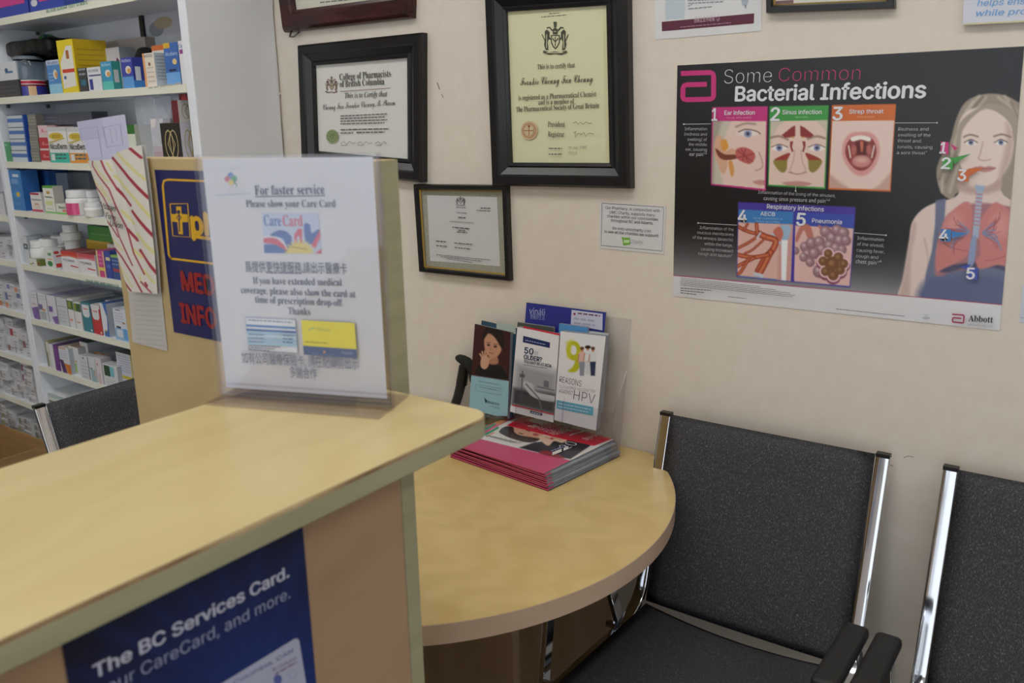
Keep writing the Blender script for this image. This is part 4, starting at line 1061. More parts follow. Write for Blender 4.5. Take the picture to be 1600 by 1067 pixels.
# ================================================================== small papers on the wall
def flat_sheet(name, label, cat, q, Y, paint, col='#dededf', mat='print_paper', group=None, th=0.0006):
    mb = MB(); P = [at_y(x, y, Y) for x, y in q]
    mb.add(P, [(0, 1, 2, 3)], mat, col)
    Bk = [p+np.array([0, th, 0]) for p in P]
    mb.add(Bk, [(3, 2, 1, 0)], mat, col)
    for i in range(4): mb.add([P[i], P[(i+1) % 4], Bk[(i+1) % 4], Bk[i]], [(0, 1, 2, 3)], mat, col)
    s = Sheet(mb, lambda x, y: at_y(x, y, Y), (0, -1, 0), mat)
    paint(s)
    return tag(mb.build(name, loc=sum(P)/4), label, cat, group)
def pt(s):
    K = '#4a4c55'
    s.frame([(940.8, 317.4), (1037, 323.6), (1034.6, 392.3), (939.4, 383.3)], 0.8, '#3c4048')
    for t_, x0, y0, x1, y1 in (('Our Pharmacy, in conjunction with', 946, 326.3, 1031, 331.6), ('UMC Charity, supports many', 952.5, 333.4, 1023.5, 338.3), ('charities within our communities', 948.5, 339.4, 1028.5, 345.1), ('throughout BC and Alberta.', 954.5, 346, 1021, 351), ('Go onto umccharity.com', 957, 358.2, 1017.5, 363.3), ('to see all the charities we support!', 944.5, 363.4, 1028.5, 370.6)):
        s.text(t_, x0, y0, x1, y1, 4.4, K, 0.006)
    s.poly([(971, 369), (974, 371), (984.5, 371.3), (985, 382), (974, 383.3), (973, 375)], '#6fae3c')
    s.poly([(975, 374.6), (983.6, 374.8), (984, 379.3), (975.4, 379.5)], '#b9dca4')
    s.text('Charity', 985.5, 379.8, 1005, 381.6, 6, '#5a6a70', -0.01, 0.35)
flat_sheet('notice_card', 'small white charity notice card on the wall left of the infections poster', 'notice', [(937.2, 316), (1040.3, 322), (1037, 397.2), (936.2, 388)], -0.0012, pt, '#d6d7da')
def pt(s):
    s.poly([(1040, -2), (1071, -4), (1069.5, 29), (1040, 31)], '#bcc9d2')
    s.poly([(1034, 34.2), (1178.5, 20.8), (1178, 36.6), (1034.4, 49)], '#5c2039')
    s.text('感謝您支持環保! ♻', 1084.5, 34.8, 1124.5, 31.6, 5.2, '#cbb3bf', 0.0)
    s.words(1063, 43.2, 1142, 36.2, 1.4, '#a07f90', 3)
    for i in range(4): s.words(1075+i*.3, 4+i*4.2-2, 1140-i*9+(i == 2)*(-40), 1+i*4.0-1.6, 1.7, '#8c9098', i)
    s.poly([(1158, -4), (1170, -5), (1169, 3), (1166, 9), (1160, 8)], '#a9b6c2'); s.line([(1165, 8), (1165.5, 13)], 1.2, '#6a7a8a')
flat_sheet('flyer', 'white flyer with a maroon band and Chinese print cut off by the top edge', 'flyer', [(1022, -60), (1192, -84), (1189.5, 48.2), (1023.5, 62.3)], -0.0012, pt, '#d9dadd')
def pt(s):
    s.poly([(1506, 36.6), (1602, 31.6), (1602, 34.4), (1505.6, 39.2)], '#cfc8a0')
    s.text('helps ensure', 1526.5, 9.8, 1628, 5.2, 9.5, '#6fa3d8', 0.016, 0.12)
    s.text('while providing', 1524, 25.6, 1660, 19.8, 9.5, '#6fa3d8', 0.016, 0.12)
flat_sheet('notice_sign', 'pale blue-lettered sign cut off at the top right corner of the picture', 'sign', [(1507, -60), (1680, -72), (1676, 30), (1504.5, 39.4)], -0.012, pt, '#cfd2e0', 'print_gloss', th=0.008)
def pt(s): s.line([(1594, 496.2), (1640, 500)], 0.8, '#8f9cb8'); s.words(1606, 470, 1640, 474, 2, '#8a8a94')
flat_sheet('paper_notice', 'white sheet only just showing at the right edge beside the infections poster', 'notice', [(1597.6, 446), (1700, 452), (1696, 514), (1592.7, 503.6)], -0.0012, pt, '#ccd2de')

# ================================================================== sign holder on the counter
b0 = at_z(346, 618, CZ+0.003); b1 = at_z(611.6, 638, CZ+0.003)
u = (b1-b0)/np.linalg.norm(b1-b0); nrm = np.array([u[1], -u[0], 0.0])            # towards the customer
Wd = np.linalg.norm(b1-b0)
c0 = b0+u*Wd/2
Ht = 0.2862
th = thing('sign_holder', 'clear acrylic sign holder standing on the counter end', 'sign holder', (c0[0], c0[1], CZ))
mb = MB(); mb.obox(b0+UP*0.0, u*Wd, -nrm*0.0022, UP*Ht, 'acrylic'); mb.build('front_plate', th, bevel=0.0006)
mb = MB(); mb.obox(b0-nrm*0.0036, u*Wd, -nrm*0.0022, UP*Ht, 'acrylic'); mb.build('back_plate', th, bevel=0.0006)
mb = MB()
mb.obox(b1-u*0.0012+nrm*0.0003, u*0.0035, -nrm*0.0068, UP*Ht, 'acrylic_edge'); mb.build('side_edge', th)
mb = MB(); mb.obox(b0-u*0.0035+nrm*0.0003, u*0.0035, -nrm*0.0068, UP*Ht, 'acrylic_edge')
mb.build('side_edge', th)
mb = MB()
mb = None
for z in (0.004, 0.0095, 0.0155):
    mb = MB(); mb.obox(b0+nrm*0.0014+UP*z, u*Wd, -nrm*0.0012, UP*0.0022, 'acrylic_edge'); mb.build('bottom_fold', th)
f0 = at_z(320, 633.5, CZ); f1 = at_z(592.5, 656, CZ)
mb = MB(); e0 = f0+UP*0.0002; mb.obox(e0, (f1-f0), -nrm*0.088, UP*0.0026, 'acrylic_edge'); mb.build('base_plate', th, bevel=0.0008)
po_ = b0-nrm*0.0029                                 # paper plane between the plates
sat = plane_at(po_, nrm)
A = po_+u*0.006+UP*0.010; Bq = u*(Wd-0.012); Hh = UP*(Ht-0.014)
mb = MB(); mb.add([A, A+Bq, A+Bq+Hh, A+Hh], [(0, 1, 2, 3)], 'print_paper', '#dcdfea')
s = Sheet(mb, sat, nrm, 'print_paper')
K = '#66708f'
s.text('MEDICINEBOX', 340, 266.3, 376, 264.0, 4.2, '#a8adb8', -0.02)
s.ell(360.5, 274, 4.6, 5, '#7f9fdc', 14); s.ell(355.5, 279.5, 4.6, 4.6, '#cf7f97', 14); s.ell(366, 278.8, 4.6, 4.6, '#74b39a', 14); s.ell(361.5, 285, 4.4, 4, '#ddd28c', 14)
s.line([(366, 284), (370, 289), (370.5, 293)], 1, '#74b39a'); s.text('FS', 358, 296, 366, 295.6, 5, '#cf8f9f', -0.02)
s.text('Professional & Friendly Service', 337, 306, 391, 303.5, 2.6, '#7fa0d0', -0.005)
s.text('For faster service', 399, 304.5, 508, 303, 11, K, -0.003, serif='serif'); s.line([(399.5, 307), (508.5, 305.6)], 1.3, K)
s.text('Please show your Care Card', 385.5, 323.5, 525, 323.5, 8.4, K, -0.005, serif='serif')
# care card picture
cq = [(409, 332.5), (498, 333.5), (503, 396), (413.5, 395)]
nu, nv = 76, 54
Gc = quad_grid(*[sat(*p)+nrm*0.0006 for p in cq], nu, nv)
k = Ink(Gc); k.C[:] = k.c('#c6d3ee')
k.poly([(422, 368), (434, 360), (446, 361), (452, 366), (456, 372), (455, 396), (446, 396), (446, 382), (440, 372)], '#5f7fc0', smooth=True)
k.poly([(408, 384), (430, 382), (448, 392), (450, 398), (408, 398)], '#5f7fc0', smooth=True)
k.poly([(410, 372), (430, 372), (446, 384), (448, 392), (430, 382), (411, 379)], '#d8708a', smooth=True); k.line([(410, 371), (432, 371), (448, 386)], 2, '#e9ecf6', smooth=True)
k.poly([(460, 382), (460, 366), (466, 357), (472, 358), (472, 380), (468, 380), (468, 368), (464, 370), (464, 382)], '#d8708a')
k.poly([(475, 351), (484, 351), (487, 364), (498, 358), (498, 366), (490, 380), (478, 378)], '#5f7fc0', smooth=True)
k.poly([(486, 384), (500, 358), (504, 362), (493, 388)], '#d8708a'); k.poly([(490, 398), (503, 388), (504, 398)], '#d8708a')
k.ell(468, 396, 20, 17, '#e4d68a', fe=3); 
for j in range(11):
    a = math.pi*(1+j/10); k.line([(468, 394), (468+22*math.cos(a), 394+19*math.sin(a))], 2.2, '#e4d68a')
k.line([(450, 396), (486, 397)], 3, '#5f7fc0', a=.0)
mb.grid(Gc, 'print_paper', k.lin()); s.off = 0.0009
s.text('Care', 413.5, 352.5, 440.5, 353, 12.5, '#6f8fcc', 0.0, serif='serif'); s.text('Card', 443, 353, 474, 353.3, 12.5, '#d8869a', 0.0, serif='serif')
s.words(456, 386, 480, 390, 1.2, '#8a8a70', 3)
s.text('爲提供更快捷服務,請出示醫療卡', 384.5, 423.5, 543, 426.5, 9.6, K, 0.0); s.line([(417, 426), (472, 427)], 1.0, K)
s.text('If you have extended medical', 396.5, 443, 535, 446.3, 8.0, K, -0.005, serif='serif')
s.text('coverage, please also show the card at', 378, 457.5, 556.5, 464.5, 8.0, K, -0.005, serif='serif')
s.text('time of prescription drop-off.', 400, 472.5, 537, 478.2, 8.0, K, -0.005, serif='serif')
s.text('Thanks', 451.5, 490.5, 486, 492, 8.2, K, -0.005, serif='serif')
s.poly([(384.5, 495), (463, 498.5), (467, 551.5), (390, 546.5)], '#8fa0c0'); s.poly([(385.3, 495.8), (462.4, 499.2), (466.2, 550.6), (390.6, 545.8)], '#dfe5f2')
s.words(389, 500, 458, 504, 1.6, '#6f80a8', 5)
for i, (ya, yb_, c_) in enumerate(((506, 509.5, '#5f8fcc'), (512.5, 516, '#4f7fc0'), (517, 520.5, '#9fc4e6'), (522, 525, '#bcd6ee'), (526.5, 530, '#9fc4e6'), (531.5, 537, '#a9cdea'))):
    s.poly([(385.8+i*.5, ya), (463.2+i*.4, ya+4.2), (463.4+i*.4, yb_+4.2), (386+i*.5, yb_)], c_)
for i in range(4): s.words(391, 516+i*5.6, 415, 517.4+i*5.6, 1.2, '#5a6f9a', i); s.words(444, 518.4+i*5.2, 460, 519.4+i*5.2, 1.4, '#5a6f9a', i+9)
for i in range(3): s.words(391.5, 539+i*3.1, 440-i*8, 541.8+i*3.0, 1.2, '#59617c', i+4)
s.poly([(473, 499), (556, 503.5), (560.5, 558), (477, 552.5)], '#d9d05e')
s.poly([(475.8, 538.6), (559.2, 544.6), (560.4, 558.6), (477.2, 552.8)], '#5a6a94')
s.line([(484, 515), (489, 512), (495, 511)], 1.2, '#7fb0a0'); s.text('TELUS', 498, 515.2, 518, 516.6, 4.2, '#7f9f8a', -0.005)
s.words(480, 533.5, 515, 535.6, 1.3, '#8a8a4a', 2); s.text('Assure', 536, 551.6, 553, 552.8, 5.2, '#aab4cc', 0.0, 0.15); s.words(490, 551.5, 524, 554, 1.2, '#7f8cb0', 8); s.ell(509.5, 548.5, 2, 2, '#c99a6a', 8)
s.text('如有公司醫療保險卡, 請在配藥前出示', 381.5, 564.5, 563, 574.5, 9.8, K, 0.0)
s.text('多謝合作', 456, 587, 498, 589.5, 9.8, K, 0.0)
tag(mb.build('notice_sheet', loc=c0), 'white bilingual service notice slipped inside the clear acrylic holder', 'notice')

# ================================================================== blue card poster on the counter front
PXf = PX+0.0006
fat = lambda x, y: at_x(x, y, PXf)
q = [fat(95, 1005), fat(469, 822), fat(498, 1067), fat(107, 1067)]
yl = (q[0][1]+q[3][1])/2; yr = (q[1][1]+q[2][1])/2
zt_, zb_ = 1.112, 0.78
Gb = quad_grid((PXf, yl, zt_), (PXf, yr, zt_), (PXf, yr, zb_), (PXf, yl, zb_), 90, 130)
k = Ink(Gb); k.C[:] = k.c('#080c30')
k.ell(430, 1110, 190, 190, '#16367f', fe=280, a=1.0)
for j in range(16):
    a = math.radians(100+j*17); k.poly([(400+60*math.cos(a), 1080+60*math.sin(a)), (400+420*math.cos(a-.05), 1080+420*math.sin(a-.05)), (400+420*math.cos(a+.06), 1080+420*math.sin(a+.06))], '#2a55ac', fe=14, a=.15)
mb = MB(); mb.grid(Gb, 'print_paper', k.lin())
bk = [np.array(v_) for v_ in ((PX, yl, zt_), (PX, yr, zt_), (PX, yr, zb_), (PX, yl, zb_))]
s = Sheet(mb, fat, (1, 0, 0), 'print_paper', 0.0003)
s.text('The BC Services Card.', 146, 1061, 452, 900.5, 22, '#c9cde6', 0.03)
s.text('your CareCard, and more.', 150, 1093.5, 453, 933.5, 21, '#aab2d6', -0.004)
s.poly([(338, 1072), (459, 998), (464, 997), (467, 1001), (483, 1100), (350, 1160)], '#b9bfdc')
s.text('British Columbia, CAN', 318, 1096, 457, 1018.5, 7.0, '#4a5590', 0.006)
s.text('DL:1234568', 425, 1049.5, 462, 1030, 5.8, '#8c6a94', 0.006); s.words(429, 1054, 463, 1035, 2.6, '#8c6a94', 3)
s.ell(433, 1061, 7, 8, '#5a68b0', 7); s.frame([(456+6*math.cos(a_), 1053+7*math.sin(a_)) for a_ in (0, .8, 1.6, 2.4, 3.1, 3.9, 4.7, 5.5)], 0.7, '#9aa4cc')
tag(mb.build('poster', loc=(PXf, (yl+yr)/2, 0.95)), 'dark blue services card poster stuck on the front of the counter', 'poster')

# ================================================================== things on the privacy screen
syf = sc_y-0.0008
mat_ = lambda x, y: at_y(x, y, syf)
mx0, mx1, mz0, mz1 = -1.181, -0.79, 1.157, 1.402
mb = MB(); mb.add([(mx0, syf, mz0), (mx1, syf, mz0), (mx1, syf, mz1), (mx0, syf, mz1)], [(0, 1, 2, 3)], 'print_gloss', '#1d2058')
s = Sheet(mb, mat_, (0, -1, 0), 'print_gloss')
Yc = '#d8a823'
TR = np.array(proj((mx1-0.02, syf, mz1-0.0145))); BRp = np.array(proj((mx1-0.02, syf, 1.268)))
s.line([(268, 404), (264, 398), (254.5, 290), (256.5, 282.5), (263, 280.6), tuple(TR), tuple(BRp), (330, 411.5), (268, 404), (266, 402)], 3.2, Yc)
s.line([(266, 318.5), (293.5, 318), (297.5, 370.5), (270.5, 368.5), (266, 318.5), (267, 318.5)], 1.6, Yc)
s.poly([(275.5, 322.5), (283.5, 322.5), (284.2, 334), (293.5, 335), (294.3, 347), (285.2, 347), (286.6, 366.5), (279.3, 365.5), (277.6, 347), (269, 346), (268.2, 334.5), (276.4, 334)], Yc)
s.frame([(280, 336), (284, 340), (280, 344), (276, 340)], 1.2, '#1d2058'); s.line([(280, 328), (281, 362)], 1.6, '#1d2058'); s.ell(279.5, 331, 3, 2.6, '#1d2058', 10)
s.text('pharmacy', 299.5, 364, 480, 392, 34, Yc, 0.05)
s.poly([(303, 366.5), (470, 393), (471, 398), (303, 371.5)], Yc)
s.text('MEDICINE', 285, 452.5, 415, 475, 28, '#921f20', 0.05)
s.text('INFO', 283.5, 502.5, 341, 513, 28, '#921f20', 0.05)
tag(mb.build('information_sign', loc=((mx0+mx1)/2, syf, 1.28)), 'navy pharmacy sign with yellow mark and red lettering fixed to the wooden screen', 'sign')

def pt(s):
    for i in range(10): s.words(207+i*1.0, 470+i*7.4, 248+i*1.2, 472+i*7.6, 1.2, '#b2afac', i)
mb = MB(); P = [at_y(x, y, sc_y-0.0009) for x, y in ((200, 452), (252, 455), (262, 549), (207, 534.5))]
mb.add(P[::-1], [(0, 1, 2, 3)], 'print_paper', '#c4bfb8'); s = Sheet(mb, lambda x, y: at_y(x, y, sc_y-0.0009), (0, -1, 0)); pt(s)
tag(mb.build('paper_note', loc=sum(P)/4), 'handwritten white note taped to the wooden screen below the striped bag', 'note')

# striped bag with papers
bagY = sc_y-0.012
outline = [(137, 251), (150, 249), (166, 249), (178, 241), (190, 234), (206, 229), (221, 226.5), (229, 285), (236, 345), (242, 400), (247, 456), (238, 461.5), (220, 459), (200, 454), (185, 405), (165, 338), (148, 285)]
nu, nv = 130, 240
def edge_at(v):
    Lp = [(137, 251), (148, 285), (165, 338), (185, 405), (200, 455)]; Rp = [(221, 226.5), (229, 285), (236, 345), (242, 400), (246, 459)]
    return Lp, Rp
tL = np.linspace(0, 1, 5); vv = np.linspace(0, 1, nv)
Lp, Rp = edge_at(0); Lx = np.interp(vv, tL, [p[0] for p in Lp]); Ly = np.interp(vv, tL, [p[1] for p in Lp]); Rx = np.interp(vv, tL, [p[0] for p in Rp]); Ry = np.interp(vv, tL, [p[1] for p in Rp])
uu = np.linspace(0, 1, nu)
fold = 0.5-0.02*0
Xb = Lx[:, None]*(1-uu)+Rx[:, None]*uu; Yb = Ly[:, None]*(1-uu)+Ry[:, None]*uu
notch = np.where(uu < 0.42, np.interp(uu, [0, .2, .42], [0, 5, 8]), np.interp(uu, [.42, .55, .8, 1], [8, 2, 0, 0]))
Yb += notch[None, :]*np.clip(1-vv/0.12, 0, 1)[:, None]
Gg = np.zeros((nv, nu, 3)); rr = np.stack([CR[None, None]*((Xb-800)/FPX)[..., None]], 0)[0]-CU*((Yb-533.5)/FPX)[..., None]+CF
Gg = CAM+rr*((bagY-CAM[1])/rr[..., 1])[..., None]
k = Ink(Gg, (Xb, Yb)); k.C[:] = k.c('#dad4cb')
k.px = 0.9
fx = np.interp(vv, [0, .25, .5, .75, 1], [.42, .48, .56, .68, .80])          # crease running down the bag
def zz(*pts): return [(120+x/4.27, 220+y/4.27) for x, y in pts]
for P, w in ((zz((130, 145), (160, 210), (220, 270)), 2.2), (zz((210, 150), (240, 200)), 2.6), (zz((115, 260), (200, 370)), 2), (zz((170, 300), (230, 400)), 2), (zz((235, 650), (310, 730)), 2.4), (zz((250, 790), (330, 900), (370, 975)), 2), (zz((420, 900), (440, 960)), 2),
             (zz((255, 52), (455, 258)), 4), (zz((258, 232), (400, 385), (492, 510)), 4.2), (zz((308, 468), (386, 552)), 4.2), (zz((405, 618), (520, 752)), 4.2), (zz((383, 722), (436, 778)), 3.8), (zz((448, 866), (518, 944)), 3.8)):
    k.line(P, w, '#d9d08c', fe=1.4)
for P, w in ((zz((345, 28), (432, 112)), 4.0), (zz((218, 86), (330, 205), (476, 380)), 4.2), (zz((275, 320), (368, 430)), 3.8), (zz((378, 468), (508, 634)), 4.2), (zz((345, 590), (408, 664)), 3.8), (zz((425, 730), (540, 894)), 4.0),
             (zz((170, 126), (200, 195), (270, 315)), 2.4), (zz((114, 130), (112, 165), (150, 225), (225, 320), (275, 450), (340, 582), (385, 750), (452, 890)), 2.0), (zz((75, 180), (105, 250), (125, 300), (180, 370), (240, 480), (290, 640), (375, 830)), 1.8), (zz((145, 410), (190, 520), (240, 580), (280, 640)), 1.8),
             (zz((210, 664), (300, 770), (370, 880), (438, 1012)), 2.4), (zz((283, 882), (330, 960), (362, 1002)), 2.4), (zz((430, 940), (508, 1026)), 2.0), (zz((458, 948), (470, 968)), 3)):
    k.line(P, w, '#9e2836', fe=1.4)
Dp = 0.003*np.sin(np.pi*np.clip(uu/np.maximum(fx[:, None], .05), 0, 1))*(uu < fx[:, None])+0.004*np.sin(np.pi*np.clip((uu-fx[:, None])/(1-fx[:, None]), 0, 1))*(uu >= fx[:, None])
Dp = Dp*np.clip(1.2-vv[:, None], 0.15, 1)
Gg = Gg+Dp[..., None]*np.array([0, -1, 0])+0.0
mb = MB(); mb.grid(Gg, 'print_paper', k.lin()); Gk = Gg.copy(); Gk[..., 1] = np.minimum(sc_y-0.003, Gg[..., 1]+0.006); mb.grid(Gk[:, ::-1], 'print_paper', np.ones_like(Gk)*0.6)
s = Sheet(mb, lambda x, y: at_y(x, y, bagY-0.008), (0, -1, 0), 'print_paper', 0.0006)
ik = '#26242a'
s.text('Vozari', 159, 324, 182, 331.5, 8.5, ik, 0.022, 0.25); s.text('Form', 166, 340, 181.5, 345.5, 8.5, ik, 0.022, 0.2); s.text('Union', 173, 352.5, 193, 357.5, 8.5, ik, 0.022, 0.25)
tag(mb.build('paper_bag', loc=(-1.27, bagY, 1.32), smooth=True), 'white paper bag with red and yellow diagonal stripes hung on the screen edge', 'bag')
mb = MB()
PYp = bagY+0.004
P = [at_y(x, y, PYp) for x, y in ((120, 190.5), (195, 178.5), (207, 262), (146, 268))]
mb.add(P, [(0, 1, 2, 3)], 'print_paper', '#c6c6de'); s = Sheet(mb, lambda x, y: at_y(x, y, PYp), (0, -1, 0))
s.poly([(120.3, 190.6), (158, 184.8), (162, 214), (126, 219)], '#bcbcd6'); s.frame([(125, 201.5), (152, 198.5), (160, 246), (134, 249)], .6, '#8a8aa4')
for i in range(5): s.words(129+i*5.5, 207-i*.6, 134+i*5.5, 246, 1.2, '#9a9ab2', i)
s.frame([(162, 199.5), (188, 194), (193, 226), (168, 230)], .6, '#8a8aa4'); s.words(172, 201, 177, 226, 1.6, '#75758f', 8); s.words(180, 200, 185, 220, 1.4, '#75758f', 9)
tag(mb.build('prescription_papers', loc=sum(P)/4), 'folded white printed papers sticking up out of the striped bag', 'papers')

# ================================================================== magazines on the desk
F0 = np.array([-0.897, -0.303, TZ]); L0 = np.array([-1.192, -0.265, TZ])
mu_ = (L0-F0)/np.linalg.norm(L0-F0); mv_ = np.array([mu_[1], -mu_[0], 0.0])
if mv_[1] < 0: mv_ = -mv_
ML, MD, MT, NM = 0.286, 0.246, 0.0037, 8
offs = [(.0025*k+(.0, .002, -.002, .001)[k % 4], .0013*k+(.0, .0006, -.0006)[k % 3]) for k in range(8)]
def mag_pts(k, grow=0.0):
    a, b_ = offs[k]; z = TZ+0.0004+k*(MT+0.0002)
    rot = 0.008*((k*7) % 5-2)/2 if k < NM-1 else -0.03
    U_ = mu_*math.cos(rot)+mv_*math.sin(rot); V_ = mv_*math.cos(rot)-mu_*math.sin(rot)
    return F0+mu_*a+mv_*b_+UP*(z-TZ), U_, V_
def make_magazine(k, label, top=False):
    O, U_, V_ = mag_pts(k)
    t = thing('magazine', label, 'magazine', O, 'pink-spined magazines stacked on the desk')
    mb = MB(); n = 9
    wv = lambda q: 0.0007*math.sin(q*9+k)
    G = np.array([[O+U_*ML*i/8+V_*(0.003+(MD-0.005)*j/8)+UP*(0.0007+0.0000) for i in range(9)] for j in range(9)])
    mb.obox(O+U_*0.0015+V_*0.003+UP*0.0006, U_*(ML-0.003), V_*(MD-0.0045), UP*(MT-0.0012), 'paper_edge'); mb.build('pages', t)
    mb = MB(); pink = '#b8365e'
    mb.obox(O, U_*ML, V_*MD, UP*0.0005, 'print_cover', '#a9b0bb' if k else '#2a3050')
    mb.obox(O+UP*(MT-0.0005), U_*ML, V_*MD, UP*0.0004, 'print_cover', '#9aa0aa')
    mb.add([O+UP*MT, O+UP*MT+U_*ML, O+UP*MT+U_*ML+V_*0.02, O+UP*MT+V_*0.02], [(3, 2, 1, 0)], 'print_cover', '#c84c74')
    mb.obox(O-V_*0.0006, U_*ML, V_*0.0024, UP*MT*0.42, 'print_cover', '#5a1028')  # dark lower spine band: painted shade of the gap between magazines
    mb.obox(O-V_*0.0006+UP*MT*0.42, U_*ML, V_*0.0024, UP*MT*0.58, 'print_cover', '#d8587f')
    if top:
        zt2 = O[2]+MT+0.0001
        Gt = quad_grid(O+V_*MD+U_*ML, O+V_*MD, O, O+U_*ML, 150, 120); Gt[..., 2] = zt2
        kk = Ink(Gt); kk.C[:] = kk.c('#d9d5d2')
        kk.poly([(720, 684), (751, 663), (793, 641), (830, 640), (825, 649), (795, 657), (770, 670), (740, 690)], '#d05a80')
        kk.poly([(725, 680), (748, 685), (812, 701), (890, 719), (900, 722), (890, 770), (700, 715)], '#c84c74')
        kk.poly([(811, 699.5), (835, 691), (888, 687), (912, 690), (923, 696), (891, 717), (847, 708)], '#26262e', fe=2)
        kk.poly([(781, 676), (784, 670), (796, 666), (830, 672), (846, 682), (836, 690), (820, 690), (800, 684)], '#33221e', smooth=True, fe=2)
        kk.poly([(800, 668), (812, 665), (832, 670), (848, 678), (846, 685), (830, 683), (812, 680), (803, 675)], '#cfa088', smooth=True, fe=2)
        kk.poly([(782, 672), (790, 667), (802, 668), (804, 676), (816, 682), (834, 686), (826, 691), (806, 687), (788, 680)], '#3a2621', smooth=True, fe=2)
        kk.line([(811, 676.5), (817, 678)], 1.2, '#4a2f28'); kk.line([(822, 672), (828, 674)], 1.1, '#4a2f28'); kk.poly([(834, 677), (842, 678), (839, 681), (833, 680)], '#a8545a', smooth=True)
        kk.poly([(842, 683), (852, 680), (870, 682), (886, 687), (878, 692), (866, 689), (858, 696), (850, 693)], '#d9b8a2', smooth=True, fe=2); kk.line([(852, 683), (866, 687)], 1, '#a9826e'); kk.line([(862, 682), (878, 688)], 1, '#a9826e'); kk.ell(862, 685, 3, 1.4, '#a8403a')
        kk.poly([(842, 706), (856, 704), (882, 714), (876, 716), (848, 710)], '#8a2f36', smooth=True, fe=2)
        kk.poly([(792, 664.5), (811, 653), (840, 650), (970, 676), (966, 682), (928, 696.5), (880, 686)], '#c41d36', fe=1)
        kk.ell(843, 657.5, 15, 4.4, '#d8d4c6', rot=.05)
        for P in ([(752, 674), (764, 668), (776, 660), (780, 656)], [(752, 680), (764, 676), (778, 668)], [(756, 668), (766, 661), (774, 655)]): kk.line(P, 3.2, '#2f8a5a', smooth=True)
        kk.poly([(770, 660), (782, 652), (792, 655), (782, 663)], '#c58a5a', smooth=True, fe=1.5); kk.line([(760, 682), (772, 676)], 1.5, '#c9703a')
        mb.grid(Gt, 'print_cover', kk.lin())
        s = Sheet(mb, lambda x, y: at_z(x, y, zt2), (0, 0, 1), 'print_cover', 0.0003)
        W2 = '#e4dcd8'
        s.text('THE JEWELRY', 832, 669.5, 874, 658.5, 4.4, W2, 0.02); s.text('COUTURE', 846, 672.5, 882, 663.5, 4.4, '#dfb0cc', 0.01); s.text('YOU LOVE', 855, 677, 893, 668, 4.4, '#dfb0cc', 0.01); s.text('TO GIVE', 864, 680.5, 894, 673.5, 4.0, W2, 0.01)
        for i in range(3): s.words(890+i*3, 681-i*1.0, 914+i*3, 673.5-i*.2, 1.1, W2, i)
        s.text('Style Guide', 917, 688.5, 944, 676.5, 4.0, W2, 0.0, 0.3)
        s.words(863, 712, 888, 702, 4.6, '#d8d8d8', 1); s.words(861, 706, 884, 698, 1.4, '#8fa0c8', 4); s.text('20', 888, 702.5, 904, 694, 7.5, '#c9c9cc', -0.01)
        for i in range(6): s.words(758+i*7.5, 681+i*2.2, 776+i*8, 684+i*1.8, 0.9, '#8c8a90', i)
    mb.build('cover', t)
    return t
for k_ in range(NM):
    lab = 'topmost magazine of the pink stack, with a red banner and dark-haired woman on its cover' if k_ == NM-1 else \
          ('lowest magazine of the pink stack with a dark back cover touching the desk' if k_ == 0 else 'pink-spined magazine in the middle of the stack on the round desk')
    make_magazine(k_, lab, k_ == NM-1)

# ================================================================== leaflet holder with leaflets against the wall
hy = -0.066
lh = thing('leaflet_holder', 'clear acrylic leaflet holder against the wall behind the magazines', 'leaflet holder', (-1.05, hy, TZ))
hx0, hx1 = -1.128, -0.872
tl = 0.16                                        # lean of the pockets: depth per height
def hp(x, z, d): return np.array([x, hy+tl*(z-TZ)*1.0-d, z])
mb = MB(); P0 = hp(hx0, TZ+0.002, -0.012); mb.obox(P0, (hx1-hx0, 0, 0), (0, 0.0025, 0), hp(hx0, TZ+0.30, -0.012)-P0, 'acrylic'); mb.build('back_plate', lh)
mb = MB(); P0 = hp(hx0, TZ+0.008, 0.036); mb.obox(P0, (hx1-hx0, 0, 0), (0, 0.0022, 0), hp(hx0, TZ+0.11, 0.036)-P0, 'acrylic'); mb.build('pocket_front', lh)
for x in (hx0-0.002, (hx0+hx1)/2-0.001, hx1):
    mb = MB(); A_ = [hp(x, TZ+0.002, -0.010), hp(x, TZ+0.002, 0.036), hp(x, TZ+0.11, 0.036), hp(x, TZ+0.19, -0.010)]
    mb.add([a for a in A_]+[a+np.array([0.002, 0, 0]) for a in A_], [(0, 1, 2, 3), (7, 6, 5, 4), (0, 4, 5, 1), (1, 5, 6, 2), (2, 6, 7, 3), (3, 7, 4, 0)], 'acrylic_edge'); mb.build('side_plate', lh)
mb = MB(); mb.box(hx0, hx1, hy-0.036, hy+0.013, TZ+0.0005, TZ+0.003, 'acrylic'); mb.build('base_plate', lh)
